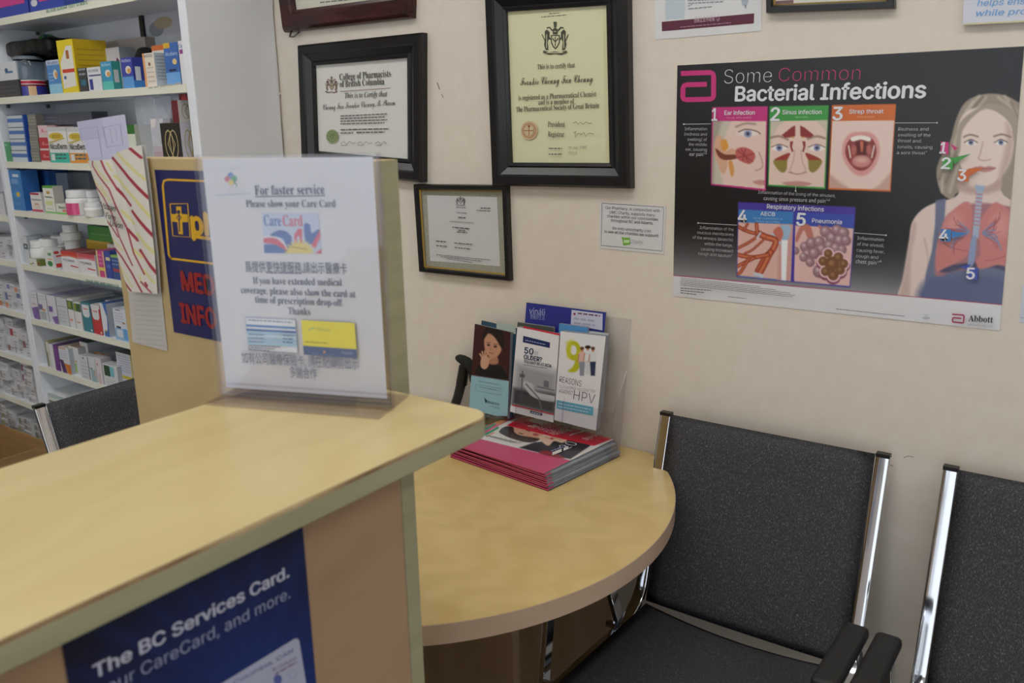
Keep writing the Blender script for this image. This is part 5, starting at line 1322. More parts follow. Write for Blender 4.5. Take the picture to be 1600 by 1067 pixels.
def leaflet(name, label, x0, x1, z0, z1, d0, d1, paint, col='#dcdde2', group='leaflets in the holder', dx=0.0, canvas=None, q=None):
    """a small sheaf of leaflets: front face at depth d0 in the leaning pocket"""
    mb = MB()
    A = hp(x0, z0, d0); B = hp(x1, z0, d0); Cc = hp(x1+dx, z1, d0); Dd = hp(x0+dx, z1, d0)
    if q: Dd, Cc, B, A = [lx(x, y, d0) for x, y in q]
    off = np.array([0, d0-d1, 0])
    nn = np.cross(B-A, Dd-A); nn /= np.linalg.norm(nn)
    if nn[1] > 0: nn = -nn
    mb.add([A, B, Cc, Dd], [(0, 1, 2, 3)], 'print_cover', col)
    V = [A, B, Cc, Dd]+[p+off for p in (A, B, Cc, Dd)]
    mb.add(V, [(7, 6, 5, 4), (0, 4, 5, 1), (1, 5, 6, 2), (2, 6, 7, 3), (3, 7, 4, 0)], 'paper_edge')
    if canvas:
        Gq = quad_grid(Dd, Cc, B, A, canvas[0], canvas[1])+nn*0.0003; kk = Ink(Gq); canvas[2](kk); mb.grid(Gq, 'print_cover', kk.lin())
    s = Sheet(mb, plane_at(A, nn), nn, 'print_cover', 0.0006)
    if paint: paint(s)
    return tag(mb.build(name, loc=(A+B)/2), label, 'leaflet', group)
def plX(px, py, d): return plane_at(hp(0, TZ, d), np.array([0, -1, tl])/math.hypot(1, tl))(px, py)
def lx(px, py, d): return plX(px, py, d)
# front row
def pm(s):
    s.poly([(818, 509.5), (875.5, 521.5), (874.8, 524.3), (817.8, 512)], '#c22a3a')
    s.poly([(818, 524.5), (859.8, 535), (859.3, 543.8), (817, 534.5)], '#1e2f5e'); s.words(821, 532, 853, 539, 1.3, '#9aa6c8', 2)
    s.text('50', 819, 551.5, 833.5, 554.5, 9.5, '#26345c', 0.03); s.text('or', 835.5, 554, 841.5, 555.2, 7.5, '#6a7288', -0.01)
    s.text('OLDER?', 818.5, 560.6, 847, 565.5, 7.0, '#26345c', 0.03); s.text('YOU MAY BE AT RISK.', 818.5, 566.5, 863, 574, 4.4, '#3a4560', 0.02)
    s.words(819, 570, 855, 576, 1.2, '#8a90a0', 5)
    s.poly([(801, 631.5), (867, 646.5), (866.6, 648.6), (800.8, 633.6)], '#c22a3a'); s.poly([(829, 641), (848, 645.5), (847.6, 649.4), (828.6, 645)], '#1e2f5e'); s.words(831, 644.6, 845, 647.8, 1.4, '#c8cfe0', 3)
def cm(kk):
    kk.C[:] = kk.c('#dfe0e4')
    kk.poly([(806, 566), (872, 582), (868, 650), (798, 634)], '#9a9da4', fe=16)
    kk.poly([(802, 606), (870, 616), (866, 646), (800, 631)], '#3c3d44', fe=8)
    kk.poly([(818, 596), (832, 600), (838, 612), (870, 620), (868, 628), (836, 622), (820, 606)], '#b9bcc4', fe=2, smooth=True); kk.line([(822, 600), (842, 622), (846, 640)], 2, '#6a6c74'); kk.line([(840, 604), (866, 610)], 1.6, '#5c5e66')
    kk.line([(816.5, 580), (814, 628)], 1.5, '#4a4b52'); kk.poly([(812, 584), (820, 585), (820, 590), (812, 589)], '#5a5b62'); kk.poly([(850, 594), (858, 596), (857, 606), (849, 604)], '#6a6c74')
    kk.poly([(798, 632.5), (868, 648.5), (868, 660), (796, 640)], '#dfe0e4', fe=1.5)
d_f = 0.030
xa = lx(803, 630, d_f)[0]; xb = lx(869.5, 640, d_f)[0]; zb = lx(835, 650, d_f)[2]; zt2 = lx(850, 514, d_f)[2]
leaflet('leaflet', 'leaflet on screening for older people with a grey hospital bed photo', xa, xb, zb, zt2, d_f, d_f-0.012, pm, canvas=(70, 130, cm), q=[(808.5, 511), (874, 523), (864.5, 660), (797, 643)])
def pr(s):
    s.text('REASONS', 874, 596.5, 908, 604, 9.2, '#4a4c54', -0.006); s.text('TO CONSIDER VACCINATION', 873.5, 605.5, 930, 613.5, 4.2, '#6a6c74', -0.01); s.text('AGAINST', 873.5, 613, 895, 617, 6.0, '#4a4c54', -0.008)
    s.text('HPV', 896, 624, 929, 631.5, 15.5, '#3a3c44', -0.012)
    s.poly([(870.5, 624.8), (927.5, 635.8), (927.2, 649.5), (870, 638)], '#5fb0cc'); s.words(873, 630.6, 924, 640.6, 1.4, '#c9e4ee', 3); s.words(873, 635.5, 920, 644.6, 1.4, '#c9e4ee', 4)
def cr(kk):
    kk.C[:] = kk.c('#dfe0e6')
    kk.ell(896.5, 548, 11.5, 15.5, '#b9b928', rot=-.1, fe=1.5); kk.poly([(900, 556), (908, 550), (906, 572), (899, 581), (887, 580), (894, 574), (898, 566)], '#b9b928', fe=1.5, smooth=True)
    kk.ell(896, 547, 5, 7.5, '#dfe0e6', rot=-.1, fe=1.5); kk.poly([(884, 534), (894, 529), (892, 560), (886, 560)], '#c8c83a', fe=3, a=.6)
    for cx, top_, c1, c2, hr in ((909.5, 545, '#d8b2a8', '#8a8f9c', '#6a4a3a'), (918.5, 543, '#d9dce0', '#c9ccd2', '#2a1f1a'), (926.5, 545, '#d4d8de', '#2f3a56', '#5a4030')):
        kk.poly([(cx-4.5, top_+6), (cx+4.5, top_+6), (cx+5, top_+22), (cx-5, top_+22)], c1, smooth=True, fe=1.2); kk.poly([(cx-4.6, top_+20), (cx+4.6, top_+20), (cx+3, top_+42), (cx-3.6, top_+42)], c2, fe=1.2)
        kk.ell(cx, top_+1.5, 2.6, 3.2, '#b98a70', fe=1); kk.ell(cx, top_-.8, 3.2 if hr != '#2a1f1a' else 4.6, 2.6, hr, fe=1); kk.line([(cx-5, top_+9), (cx-6.5, top_+20)], 1.8, '#b98a70')
xa = lx(871.5, 640, d_f)[0]; xb = lx(936, 655, d_f)[0]; zb = lx(900, 668, d_f)[2]; zt2 = lx(910, 521, d_f)[2]
leaflet('leaflet', 'white vaccination leaflet with a big green nine and three small people', xa+0.001, xb, zb, zt2, d_f, d_f-0.014, pr, canvas=(70, 130, cr), q=[(876, 517.5), (946.5, 525.5), (931, 673), (866, 656)])
# a rear row peeking over the front one
def simple(x0, x1, y0, y1, d, label, col, paint=None, th=0.006):
    xm = (x0+x1)/2
    a = lx(x0, (y0+y1)/2, d)[0]; b_ = lx(x1, (y0+y1)/2, d)[0]; leaflet('leaflet', label, a, b_, lx(xm, y1, d)[2], lx(xm, y0, d)[2], d, d-th, paint, col)
def pv(s):
    s.text('vin\u00e1li', 827, 490, 851.5, 492.6, 9.5, '#aab4dc', 0.0); s.text('微麗詩生活', 828.5, 497.2, 851, 499.6, 4.6, '#8f9ad0', 0.0)
    s.poly([(893.5, 484), (942, 490.2), (941.5, 516), (892, 508)], '#c2c5da'); s.words(903, 490.5, 938, 494.6, 2.2, '#6a4a5a', 2)
    s.ell(898, 490.5, 2, 2, '#8a3a4a', 8); s.words(897, 499, 930, 503, 3, '#a5a9c2', 3); s.words(897, 506, 932, 510, 3, '#a5a9c2', 4)
simple(819, 944, 480, 560, -0.004, 'wide dark blue card with a white label standing tallest at the back', '#2c3188', pv, 0.003)
simple(805, 862, 507, 600, 0.012, 'dark olive-topped leaflet mostly hidden behind the hospital bed one', '#4a4f4c', lambda s: s.poly([(809, 511), (828, 515), (828, 522), (809, 518)], '#c9cbd0'))
simple(870, 915, 508, 600, 0.012, 'leaflet with a bright blue top peeking above the green nine one', '#4f8fc8')
simple(889, 946, 517, 640, 0.006, 'plain white leaflet standing right of and behind the green nine one', '#c9d4da')
# the left leaflets in their own small holder, turned a little
hy2 = -0.05
def child(kk):
    kk.C[:] = kk.c('#3c1a1a')
    kk.poly([(728, 585), (800, 596), (800, 650), (720, 650)], '#93bccb', fe=1.5)
    kk.poly([(746, 575), (754, 566), (764, 572), (780, 570), (790, 582), (792, 592), (760, 588), (744, 584)], '#141214', smooth=True, fe=3)
    kk.poly([(764, 556), (776, 556), (778, 568), (764, 568)], '#a87860', smooth=True, fe=2)
    kk.poly([(757, 526), (763, 519), (775, 523), (783, 531), (784, 545), (778, 556), (769, 559.5), (761, 553), (757, 543)], '#c08e74', smooth=True, fe=2)
    kk.poly([(754, 532), (755, 520), (760, 512), (774, 512), (785, 518), (788, 534), (785, 545), (780, 538), (773, 527), (764, 521), (758, 527)], '#1e1512', smooth=True, fe=2.5)
    kk.ell(763.5, 539, 2.3, 1.5, '#241512', fe=1.2); kk.ell(774, 541.5, 2.5, 1.5, '#241512', fe=1.2); kk.line([(760.5, 535.5), (766, 535)], .9, '#4a2c22', fe=1); kk.line([(771, 537.5), (778, 538.5)], .9, '#4a2c22', fe=1); kk.line([(764, 551), (771, 552)], 1.2, '#8a4a42'); kk.line([(767, 542), (766, 547)], 1, '#9a6e58')
    kk.poly([(752, 560), (758, 556), (764, 560), (763, 572), (757, 577), (751, 572)], '#c79a80', smooth=True, fe=1.5)
    for a in ((750, 553), (753.5, 549.5), (758, 548.5), (762, 551), (767, 560)): kk.line([(757, 565), a], 2.6, '#c79a80')
def pc(s):
    s.words(748, 596, 782, 602, 1.4, '#7a98a8', 2); s.frame([(744, 600), (784, 607), (783, 617), (743, 610)], .7, '#7f9eac'); s.words(750, 605, 778, 610.4, 1.4, '#7a98a8', 3)
    s.poly([(757, 621), (762, 626), (759, 630)], '#26405a'); s.text('Menactra', 760, 629, 780, 633.4, 4, '#3a5468', 0.0); s.words(767, 635, 781, 638, 1.2, '#7a98a8', 5)
P_ = lambda px, py, Y: at_y(px, py, Y)
mb = MB()
fA = P_(733, 641, -0.075); fB = P_(793, 652, -0.082); fC = P_(798, 519, -0.042); fD = P_(742, 506, -0.036)
fA[2] = fB[2] = (fA[2]+fB[2])/2
nn = np.cross(fB-fA, fD-fA); nn /= np.linalg.norm(nn); nn = -nn if nn[1] > 0 else nn
Gq = quad_grid(fD, fC, fB, fA, 60, 120)+nn*0.0004; kk = Ink(Gq); child(kk)
mb.grid(Gq, 'print_cover', kk.lin())
V = [fA, fB, fC, fD]+[p-nn*0.009 for p in (fA, fB, fC, fD)]
mb.add(V, [(0, 1, 2, 3), (7, 6, 5, 4), (0, 4, 5, 1), (1, 5, 6, 2), (2, 6, 7, 3), (3, 7, 4, 0)], 'paper_edge')
s = Sheet(mb, plane_at(fA, nn), nn, 'print_cover', 0.0008); pc(s)
tag(mb.build('leaflet', loc=(fA+fB)/2), 'leaflet with a child holding up a hand on maroon, leftmost in the rack', 'leaflet', 'leaflets in the holder')
mb = MB()
V = [p-nn*0.011+np.array([0.012, 0, 0.010])*(1 if i > 1 else .3) for i, p in enumerate((fA, fB, fC, fD))]
mb.add(V+[p-nn*0.006 for p in V], [(0, 1, 2, 3), (7, 6, 5, 4), (0, 4, 5, 1), (1, 5, 6, 2), (2, 6, 7, 3), (3, 7, 4, 0)], 'print_cover', '#2c4a60')
s = Sheet(mb, plane_at(V[0], nn), nn, 'print_cover', 0.0006)
s.poly([(776, 503), (806, 509), (806, 522), (776, 515)], '#a9b6ae')
tag(mb.build('leaflet', loc=sum(V[:2])/2), 'dark teal leaflet with a pale corner standing behind the maroon child one', 'leaflet', 'leaflets in the holder')
rk = thing('leaflet_stand', 'small clear stand carrying the maroon child leaflet, left of the bigger holder', 'leaflet holder', (fA[0]+0.06, fA[1], TZ))
mb = MB(); bx0, bx1 = fA[0]-0.002, fB[0]+0.006
mb.box(bx0, bx1, fB[1]-0.012, -0.012, TZ+0.0005, fA[2]-0.002, 'acrylic'); mb.build('base_block', rk)
mb = MB(); mb.box(bx0, bx1, -0.0135, -0.0115, TZ+0.0005, TZ+0.20, 'acrylic'); mb.build('back_plate', rk)

# white papers at the back of the desk
mb = MB(); mb.box(-1.565, -1.27, -0.10, -0.014, TZ+0.0003, TZ+0.016, 'print_paper', '#d8d6d2')
tag(mb.build('paper_pad', loc=(-1.38, -0.05, TZ)), 'white paper pad lying along the wall on the desk behind the counter end', 'paper')

# black curved grip leaning at the wall
cgY = -0.030
cl = lambda x, y, Y=cgY: at_y(x, y, Y)
base = cl(709, 655); base[2] = TZ+0.0075
cn = thing('walking_stick', 'short black walking stick with curved foam grip leaning on the wall by the leaflets', 'walking stick', base)
mb = MB(); mb.tube([base, cl(716, 618), cl(721, 598)], [0.0125, 0.0125, 0.0125], 'black_plastic', 12); mb.build('shaft', cn, smooth=False)
mb = MB(); mb.tube([cl(721, 600), cl(723.5, 585), cl(725, 572)], [0.0145, 0.0142, 0.013], 'black_plastic', 12); mb.build('collar', cn)
mb = MB(); mb.tube([cl(713.5, 559), cl(717, 559.5), cl(723, 562), cl(730, 566), cl(736, 573), cl(739.5, 582), cl(740, 591), cl(739, 597)], [0.006, 0.010, 0.0125, 0.0135, 0.013, 0.012, 0.0115, 0.007], 'grip_foam', 14); mb.build('grip', cn, smooth=True)

# ================================================================== goods on the shelves
def bis(fn, lo, hi, tgt):
    a = fn(lo) > tgt
    for _ in range(50):
        m_ = (lo+hi)/2
        if (fn(m_) > tgt) == a: lo = m_
        else: hi = m_
    return (lo+hi)/2
def s_of(px, d, z): return bis(lambda s_: float(proj(S(s_, d, z))[0]), -2.6, 0.1, px)
def z_of(py, s_, d): return bis(lambda z_: float(proj(S(s_, d, z_))[1]), 0.0, 2.3, py)
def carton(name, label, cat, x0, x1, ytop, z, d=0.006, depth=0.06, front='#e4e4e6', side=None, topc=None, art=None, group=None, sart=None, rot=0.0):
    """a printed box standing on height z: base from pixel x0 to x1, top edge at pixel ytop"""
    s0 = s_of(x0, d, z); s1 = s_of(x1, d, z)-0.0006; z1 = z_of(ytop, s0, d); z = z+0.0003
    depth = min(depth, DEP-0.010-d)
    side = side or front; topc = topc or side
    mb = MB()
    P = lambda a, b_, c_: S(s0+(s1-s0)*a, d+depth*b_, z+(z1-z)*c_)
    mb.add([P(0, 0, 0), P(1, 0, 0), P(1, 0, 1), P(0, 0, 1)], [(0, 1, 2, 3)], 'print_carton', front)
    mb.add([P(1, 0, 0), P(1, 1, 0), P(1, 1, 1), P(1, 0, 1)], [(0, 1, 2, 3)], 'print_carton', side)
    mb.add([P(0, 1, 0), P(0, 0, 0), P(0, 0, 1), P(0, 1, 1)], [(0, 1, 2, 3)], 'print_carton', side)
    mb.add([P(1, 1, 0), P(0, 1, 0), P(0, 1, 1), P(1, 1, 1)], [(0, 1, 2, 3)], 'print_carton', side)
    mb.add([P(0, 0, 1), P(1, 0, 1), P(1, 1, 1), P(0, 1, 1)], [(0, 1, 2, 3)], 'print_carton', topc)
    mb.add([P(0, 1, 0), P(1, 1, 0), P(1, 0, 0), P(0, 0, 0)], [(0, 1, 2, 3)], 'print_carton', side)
    if art:
        sq = Sheet(mb, lambda a, b_: P(a, 0, 1-b_), -SD3, 'print_carton', 0.0001); art(sq)
    if sart:
        sq = Sheet(mb, lambda a, b_: P(1, a, 1-b_), SU3, 'print_carton', 0.0001); sart(sq)
    o = mb.build(name, loc=P(.5, .5, 0)); tag(o, label, cat, group)
    return s0, s1, z1
def bars(*rows):
    """rows of (y0, y1, colour[, x0, x1]) on a unit face"""
    def f(s):
        for r in rows:
            a, b_ = (r[3], r[4]) if len(r) > 3 else (0, 1)
            s.rect(a, r[0], b_, r[1], r[2])
    return f
def both(*fs):
    def f(s):
        for g in fs: g(s)
    return f
def tx(t, x0, y, x1, cap, col, bold=0.02): return lambda s: s.text(t, x0, y, x1, y, cap, col, bold)
def dot(x, y, rx, ry, col): return lambda s: s.ell(x, y, rx, ry, col, 14)
def lines(x0, x1, y0, y1, n, h, col): return lambda s: [s.words(x0, y0+(y1-y0)*i/max(n-1, 1), x1, y0+(y1-y0)*i/max(n-1, 1), h, col, i) for i in range(n)]
GR = '#8f93a0'
# shelf one
z = SHELF[1]
meter = both(bars((0, .12, '#e2dfcf', .25, .6), (.12, .45, '#d8c23a', .62, .72)), dot(.4, .25, .2, .22, '#cfd2da'), dot(.75, .3, .12, .18, '#cfd2da'), bars((.55, .8, '#cf3f8e', .3, .95)), dot(.15, .8, .1, .08, '#cfd2da'))
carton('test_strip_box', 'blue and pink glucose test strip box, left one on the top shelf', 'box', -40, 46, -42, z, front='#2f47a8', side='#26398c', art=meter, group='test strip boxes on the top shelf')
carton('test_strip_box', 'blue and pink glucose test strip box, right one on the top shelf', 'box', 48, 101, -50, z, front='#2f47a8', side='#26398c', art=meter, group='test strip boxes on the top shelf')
# shelf two
z = SHELF[2]
a = carton('storage_tray', 'dark grey tray at the left end of the second shelf', 'tray', -8, 33, 128, z, depth=.13, front='#3c3d42', side='#333439', art=lines(.1, .9, .4, .9, 3, .05, '#5a5b60'))
carton('carton', 'white and navy carton lying on the dark grey tray', 'carton', -10, 28, 100, a[2], depth=.11, front='#d6dbe0', side='#c9ced4', topc='#e0e4e8', art=both(dot(.25, .3, .1, .2, '#2f3a78'), bars((.5, .62, '#4f78a8', .55, .85)), dot(.6, .45, .07, .12, '#3a5a90')))
cs = s_of(56, .06, z); r = 0.044; zt2 = z_of(90, cs, .02); p = S(cs, .052, z)
t = thing('supplement_jar', 'clear blue-grey jar with a red-banded label on the second shelf', 'jar', p)
zl = z+0.42*(zt2-z)
mb = MB(); mb.lathe([(r*.98, zl), (r, zl+.002), (r, zt2-.012), (r*.96, zt2-.006)], p[0], p[1], 'jar_plastic', 24); bd = mb.build('body', t, smooth=True)
mb = MB(); zt2_jar = zt2
mb = MB(); mb.lathe([(r*1.03, zt2-.006), (r*1.04, zt2), (r*.9, zt2+.004)], p[0], p[1], 'jar_lid', 24); mb.build('lid', t)
mb = MB(); nl = 36
for i in range(nl):
    a0_, a1_ = 2*math.pi*i/nl, 2*math.pi*(i+1)/nl
    for f0_, f1_, cc in ((0, .62, None), (.62, .72, '#7a1626'), (.72, .76, '#d8d8d8'), (.76, .94, '#b3203a'), (.94, 1, '#e0e0e0')):
        am = (math.degrees((a0_+a1_)/2)+360) % 360
        c_ = cc or ('#8f1c2c' if 60 < am < 285 else ('#3a3f8e' if not (322 < am < 348) else '#d9b48a'))
        q0, q1 = z+.0003+(zl-z)*f0_, z+.0003+(zl-z)*f1_
        mb.add([(p[0]+r*math.cos(w), p[1]+r*math.sin(w), q) for w, q in ((a0_, q0), (a1_, q0), (a1_, q1), (a0_, q1))], [(0, 1, 2, 3)], 'print_cover', c_)
mb.build('label', bd)
pill = both(bars((0, .14, '#c4cfe4')), tx('Nicoderm', .1, .12, .9, .09, '#5a6fae'), dot(.62, .42, .17, .14, '#e6dcc8'), dot(.68, .44, .1, .09, '#d99a4a'), lines(.1, .5, .4, .6, 3, .03, '#9fc0e4'))
carton('medicine_box', 'light blue medicine box tucked behind the red-labelled jar', 'box', 79, 99, 95, z, d=.03, depth=.08, front='#4f8ac8', side='#3a74b4', art=both(bars((.7, 1, '#8fc4dc')), pill))
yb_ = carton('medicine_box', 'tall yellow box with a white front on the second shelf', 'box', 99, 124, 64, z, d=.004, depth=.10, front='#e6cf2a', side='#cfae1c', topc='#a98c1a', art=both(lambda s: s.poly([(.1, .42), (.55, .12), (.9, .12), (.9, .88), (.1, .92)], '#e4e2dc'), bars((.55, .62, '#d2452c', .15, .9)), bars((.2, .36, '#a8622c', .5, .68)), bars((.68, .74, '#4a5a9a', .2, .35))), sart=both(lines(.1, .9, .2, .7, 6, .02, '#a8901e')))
carton('medicine_box', 'small black and teal box beside the tall yellow one', 'box', 126, 139, 107, z, depth=.035, front='#3a3d44', side='#2e3036', art=both(lines(.1, .9, .1, .3, 2, .08, '#9aa0a8'), bars((.5, .75, '#2f6f88', .2, .8))))
carton('medicine_box', 'small white box with navy stripe on the second shelf', 'box', 140, 161, 106, z, depth=.035, front='#dfe1e4', side='#d2d4d8', art=both(tx('NICODERM', .1, .2, .85, .1, '#7a8498'), bars((.32, .38, '#3a4a86', .1, 1)), bars((.5, .95, '#3a3f96', .1, .35))))
carton('medicine_box', 'aqua patch box with a pale label on the second shelf', 'box', 162, 179, 97, z, depth=.026, front='#3f9ac0', side='#3a9a98', topc='#2f6f90', art=both(bars((.7, 1, '#5cc0b8')), tx('NicDerm', .1, .16, .9, .09, '#c4e0ee'), dot(.6, .42, .26, .13, '#e6e0d0'), dot(.66, .45, .16, .08, '#d8a050')), sart=bars((.3, .75, '#cfd8d8', .15, .7)))
carton('medicine_box', 'royal blue patch box with a white label on the second shelf', 'box', 194, 211, 91, z, depth=.032, front='#3c46a4', side='#33409c', topc='#2a3580', art=both(bars((.62, 1, '#5f9cd8')), tx('NicDerm', .1, .14, .9, .09, '#c4c8ee'), dot(.6, .4, .26, .13, '#e6e0d0'), dot(.66, .43, .16, .08, '#d8a050')), sart=both(bars((.75, 1, '#3f86cc')), bars((.3, .75, '#d4d8e0', .2, .7))))
carton('medicine_box', 'white box with an orange edge on the second shelf', 'box', 228, 246, 84, z, depth=.048, front='#e8ddcf', side='#ccd6da', topc='#d6b08c', art=both(bars((.0, 1, '#e6a86c', .0, .18)), tx('MUCOSOL', .15, .12, .9, .08, '#7a7a84'), dot(.55, .33, .1, .06, '#8a5a4a'), lines(.3, .9, .45, .85, 4, .025, '#b4b0aa')), sart=lines(.1, .9, .12, .8, 8, .025, '#8a9aa8'))
carton('medicine_box', 'orange-topped box peeking from behind the white and orange one', 'box', 244, 263, 72, z, d=.075, depth=.05, front='#e2dccf', side='#d6c060', topc='#cc7a4a', art=both(bars((0, .12, '#d07038')), tx('KIDS', .15, .4, .9, .2, '#4a4a52')))
carton('medicine_box', 'big blue night patch box near the right end of the second shelf', 'box', 262, 284, 68, z, d=.012, depth=.05, front='#3f6cb4', side='#34599c', art=both(bars((0, .12, '#d8b03a', 0, .45)), tx('NicoDerm', .1, .3, .95, .08, '#b8cdec'), bars((.62, .67, '#26324f', .25, .75)), bars((.7, 1, '#6fa8e0')), dot(.7, .45, .16, .07, '#e2c48a')))
carton('medicine_box', 'white box with a purple band at the right end of the second shelf', 'box', 285, 297, 64, z, d=.004, depth=.06, front='#e2e2e6', side='#d4d4d8', art=both(tx('Opti', .05, .16, .95, .08, '#4a6fae'), bars((.2, .3, '#94468e', .1, 1))))
carton('carton', 'pale grey carton with a plum stroke behind the patch boxes', 'carton', 172, 194, 76, z, d=.10, depth=.05, front='#d4d4da', side='#9aa2aa', topc='#c9b8b8', art=lambda s: s.poly([(.45, .62), (.6, .72), (.95, .3), (.8, .22)], '#6a3a66'))
carton('carton', 'flat beige carton lying behind the pale grey one', 'carton', 172, 236, 66, z, d=.152, depth=.04, front='#a39c98', side='#948c88')
c0_ = s_of(226, .09, z); 
mb = MB()
G = np.zeros((9, 17, 3))
for i in range(9):
    for j in range(17):
        th_, ph = math.pi*i/8*.5, 2*math.pi*j/16
        rr_ = 1+.12*math.sin(5*ph+i)
        pp = S(c0_+.042*math.sin(th_+.2)*math.cos(ph)*rr_, .105+.038*math.sin(th_+.2)*math.sin(ph)*rr_, z+.001+.115*math.cos(th_)*(1 if i else 1))
        G[i, j] = pp
G[8, :, 2] = z+.0004
mb.grid(G, 'fuzzy_black'); tag(mb.build('pouch', loc=S(c0_, .105, z), smooth=True), 'black fuzzy pouch in front of the framed picture on the shelf', 'pouch')
# bin bag draped over the left end and a small house-shaped tissue box behind
z1 = z_of(100, s_of(40, .12, z), .12)
sA, sB = s_of(2, .05, z), s_of(97, .07, z); zt2 = z_of(67, s_of(45, .10, z), .10); zb2 = zt2_jar+.006
mb = MB(); nu, nv = 48, 22; G = np.zeros((nv, nu, 3)); sA = max(sA, BAY1+.026)
for i in range(nv):
    for j in range(nu):
        la, lo = -math.pi/2+math.pi*i/(nv-1), 2*math.pi*j/(nu-1)
        e_ = .36; sg = lambda v_: math.copysign(abs(v_)**e_, v_)
        wr = 1+.06*math.sin(5*lo+3*la)+.06*math.sin(11*lo-2*la)+.04*math.sin(19*lo+5*la)
        G[i, j] = S((sA+sB)/2+(sB-sA)/2*sg(math.cos(la))*sg(math.cos(lo)), .104+.062*sg(math.cos(la))*sg(math.sin(lo)), (zb2+zt2)/2+(zt2-zb2)/2*sg(math.sin(la))*wr*(.93+.07*math.sin(2.3*lo)))
mb.grid(G, 'bin_bag')
p0_ = S(sA+.03, .112, z+.0004); mb.obox(p0_, SU3*(sB-sA-.06), SD3*.04, UP*(zb2-z+.01), 'bin_bag')
tag(mb.build('plastic_bag', loc=S((sA+sB)/2, .13, z), smooth=True), 'crumpled glossy black plastic bag bulging over the jar on the second shelf', 'bag')
sA, sB = s_of(56, .17, z), s_of(104, .17, z); zr = z_of(53, s_of(82, .17, z), .17); ze = z_of(70, s_of(60, .17, z), .17); sm_ = sA+(sB-sA)*.55
mb = MB()
f_ = [S(sA, .1715, z+.0004), S(sB, .1715, z+.0004), S(sB, .170, ze), S(sm_, .170, zr), S(sA, .170, ze)]; g_ = [q_+SD3*.024 for q_ in f_]
mb.add(f_, [(0, 1, 2, 3, 4)], 'print_carton', '#3f8a3c'); mb.add([f_[1], f_[2], f_[3], S(sm_, .170, z+.0004)], [(0, 1, 2, 3)], 'print_carton', '#3f7fb0')
mb.add(f_+g_, [(9, 8, 7, 6, 5), (0, 5, 6, 1), (1, 6, 7, 2), (2, 7, 8, 3), (3, 8, 9, 4), (4, 9, 5, 0)], 'print_carton', '#3f8a3c')
tag(mb.build('peaked_box', loc=S(sm_, .18, z)), 'green and blue peaked box behind the black bag', 'box')
# framed picture standing at the back right of shelf two
sL, sR = s_of(231, .178, z), s_of(299, .178, z)
t = thing('picture_frame', 'dark framed certificate standing at the back of the second shelf', 'picture frame', S((sL+sR)/2, .18, z))
zt2 = z_of(9, s_of(232, .178, z), .178)
mb = MB()
for a, b_, c_, d_ in ((sL, sL+.018, z+.0004, zt2), (sR-.018, sR, z+.0004, zt2), (sL+.018, sR-.018, z+.0004, z+.018), (sL+.018, sR-.018, zt2-.018, zt2)): sbox(mb, a, b_, .176, .192, c_, d_, 'frame_black')
mb.build('frame', t)
mb = MB(); sbox(mb, sL+.018, sR-.018, .184, .186, z+.018, zt2-.018, 'print_paper', '#c4c8d0')
sq = Sheet(mb, lambda a, b_: S(sL+.018+(sR-sL-.036)*a, .184, zt2-.018-(zt2-z-.036)*b_), -SD3, 'print_paper')
sq.ell(.3, .25, .2, .1, '#8f949c'); sq.ell(.5, .18, .25, .08, '#b4a88c'); sq.text('Crystal Choice', .25, .66, .95, .66, .09, '#5f646e', 0.0, .2); sq.line([(.05, .02), (.05, .98)], .015, '#c9ccd2')
mb.build('certificate', t)
# shelf three
z = SHELF[3]
carton('medicine_box', 'flat green box at the left end of the third shelf', 'box', 7, 20, 222, z, depth=.07, front='#4a9a68', side='#3f8a5c', art=dot(.5, .15, .1, .06, '#9ad0b0'))
zz = z
for i, (yt, lab) in enumerate(((234.5, 'bottom'), (216.8, 'second from bottom'), (199, 'third from bottom'), (180, 'topmost'))):
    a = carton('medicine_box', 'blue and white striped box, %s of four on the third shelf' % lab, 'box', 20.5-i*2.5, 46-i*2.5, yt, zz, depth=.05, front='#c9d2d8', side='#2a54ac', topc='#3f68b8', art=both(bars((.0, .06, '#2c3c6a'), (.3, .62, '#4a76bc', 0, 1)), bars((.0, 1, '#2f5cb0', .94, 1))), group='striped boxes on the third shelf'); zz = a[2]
zz = z
for i, yt in enumerate((234.5, 216.8, 199, 179)):
    a = carton('carton', 'grey carton in the stack between blue and red boxes on the third shelf', 'carton', 50.5-i*1.8, 64-i*2, yt, zz, depth=.09, front='#7c7c74', side='#6c6c66', art=lines(.05, .95, .3, .8, 3, .1, '#9a9a90'), group='grey cartons on the third shelf'); zz = a[2]
zz = z
for i, (yt, c_, lab) in enumerate(((235, '#b8303c', 'red box at the bottom of its stack on the third shelf'), (215, '#b8303c', 'red box in the middle of its stack on the third shelf'), (196, '#dfc4c6', 'pale pink box topping the red ones on the third shelf'))):
    a = carton('medicine_box', lab, 'box', 65-i*1.8, 79-i*1.6, yt, zz, depth=.08, front=c_, side='#c9a0a4', art=both(bars((.5, .58, '#d88a90', .3, .95), (.86, 1, '#d6d0cc')), dot(.45, .4, .12, .1, '#d6787e')), group='red boxes on the third shelf'); zz = a[2]
nic = lambda c_: both(bars((0, .12, '#c9ccce')), dot(.45, .26, .38, .1, '#d6bc3a'), lines(.25, .7, .25, .3, 2, .03, '#a88a2a'), tx('NicoDerm', .06, .62, .96, .15, '#3c424c', .03), lambda s: s.poly([(.0, .42), (.9, .3), (.9, .33), (.1, .46)], '#c9b464'), bars((.72, 1, c_)), bars((.76, .94, '#d8dcdc', .06, .25)), lines(.3, .85, .8, .9, 2, .05, '#4a6a66'))
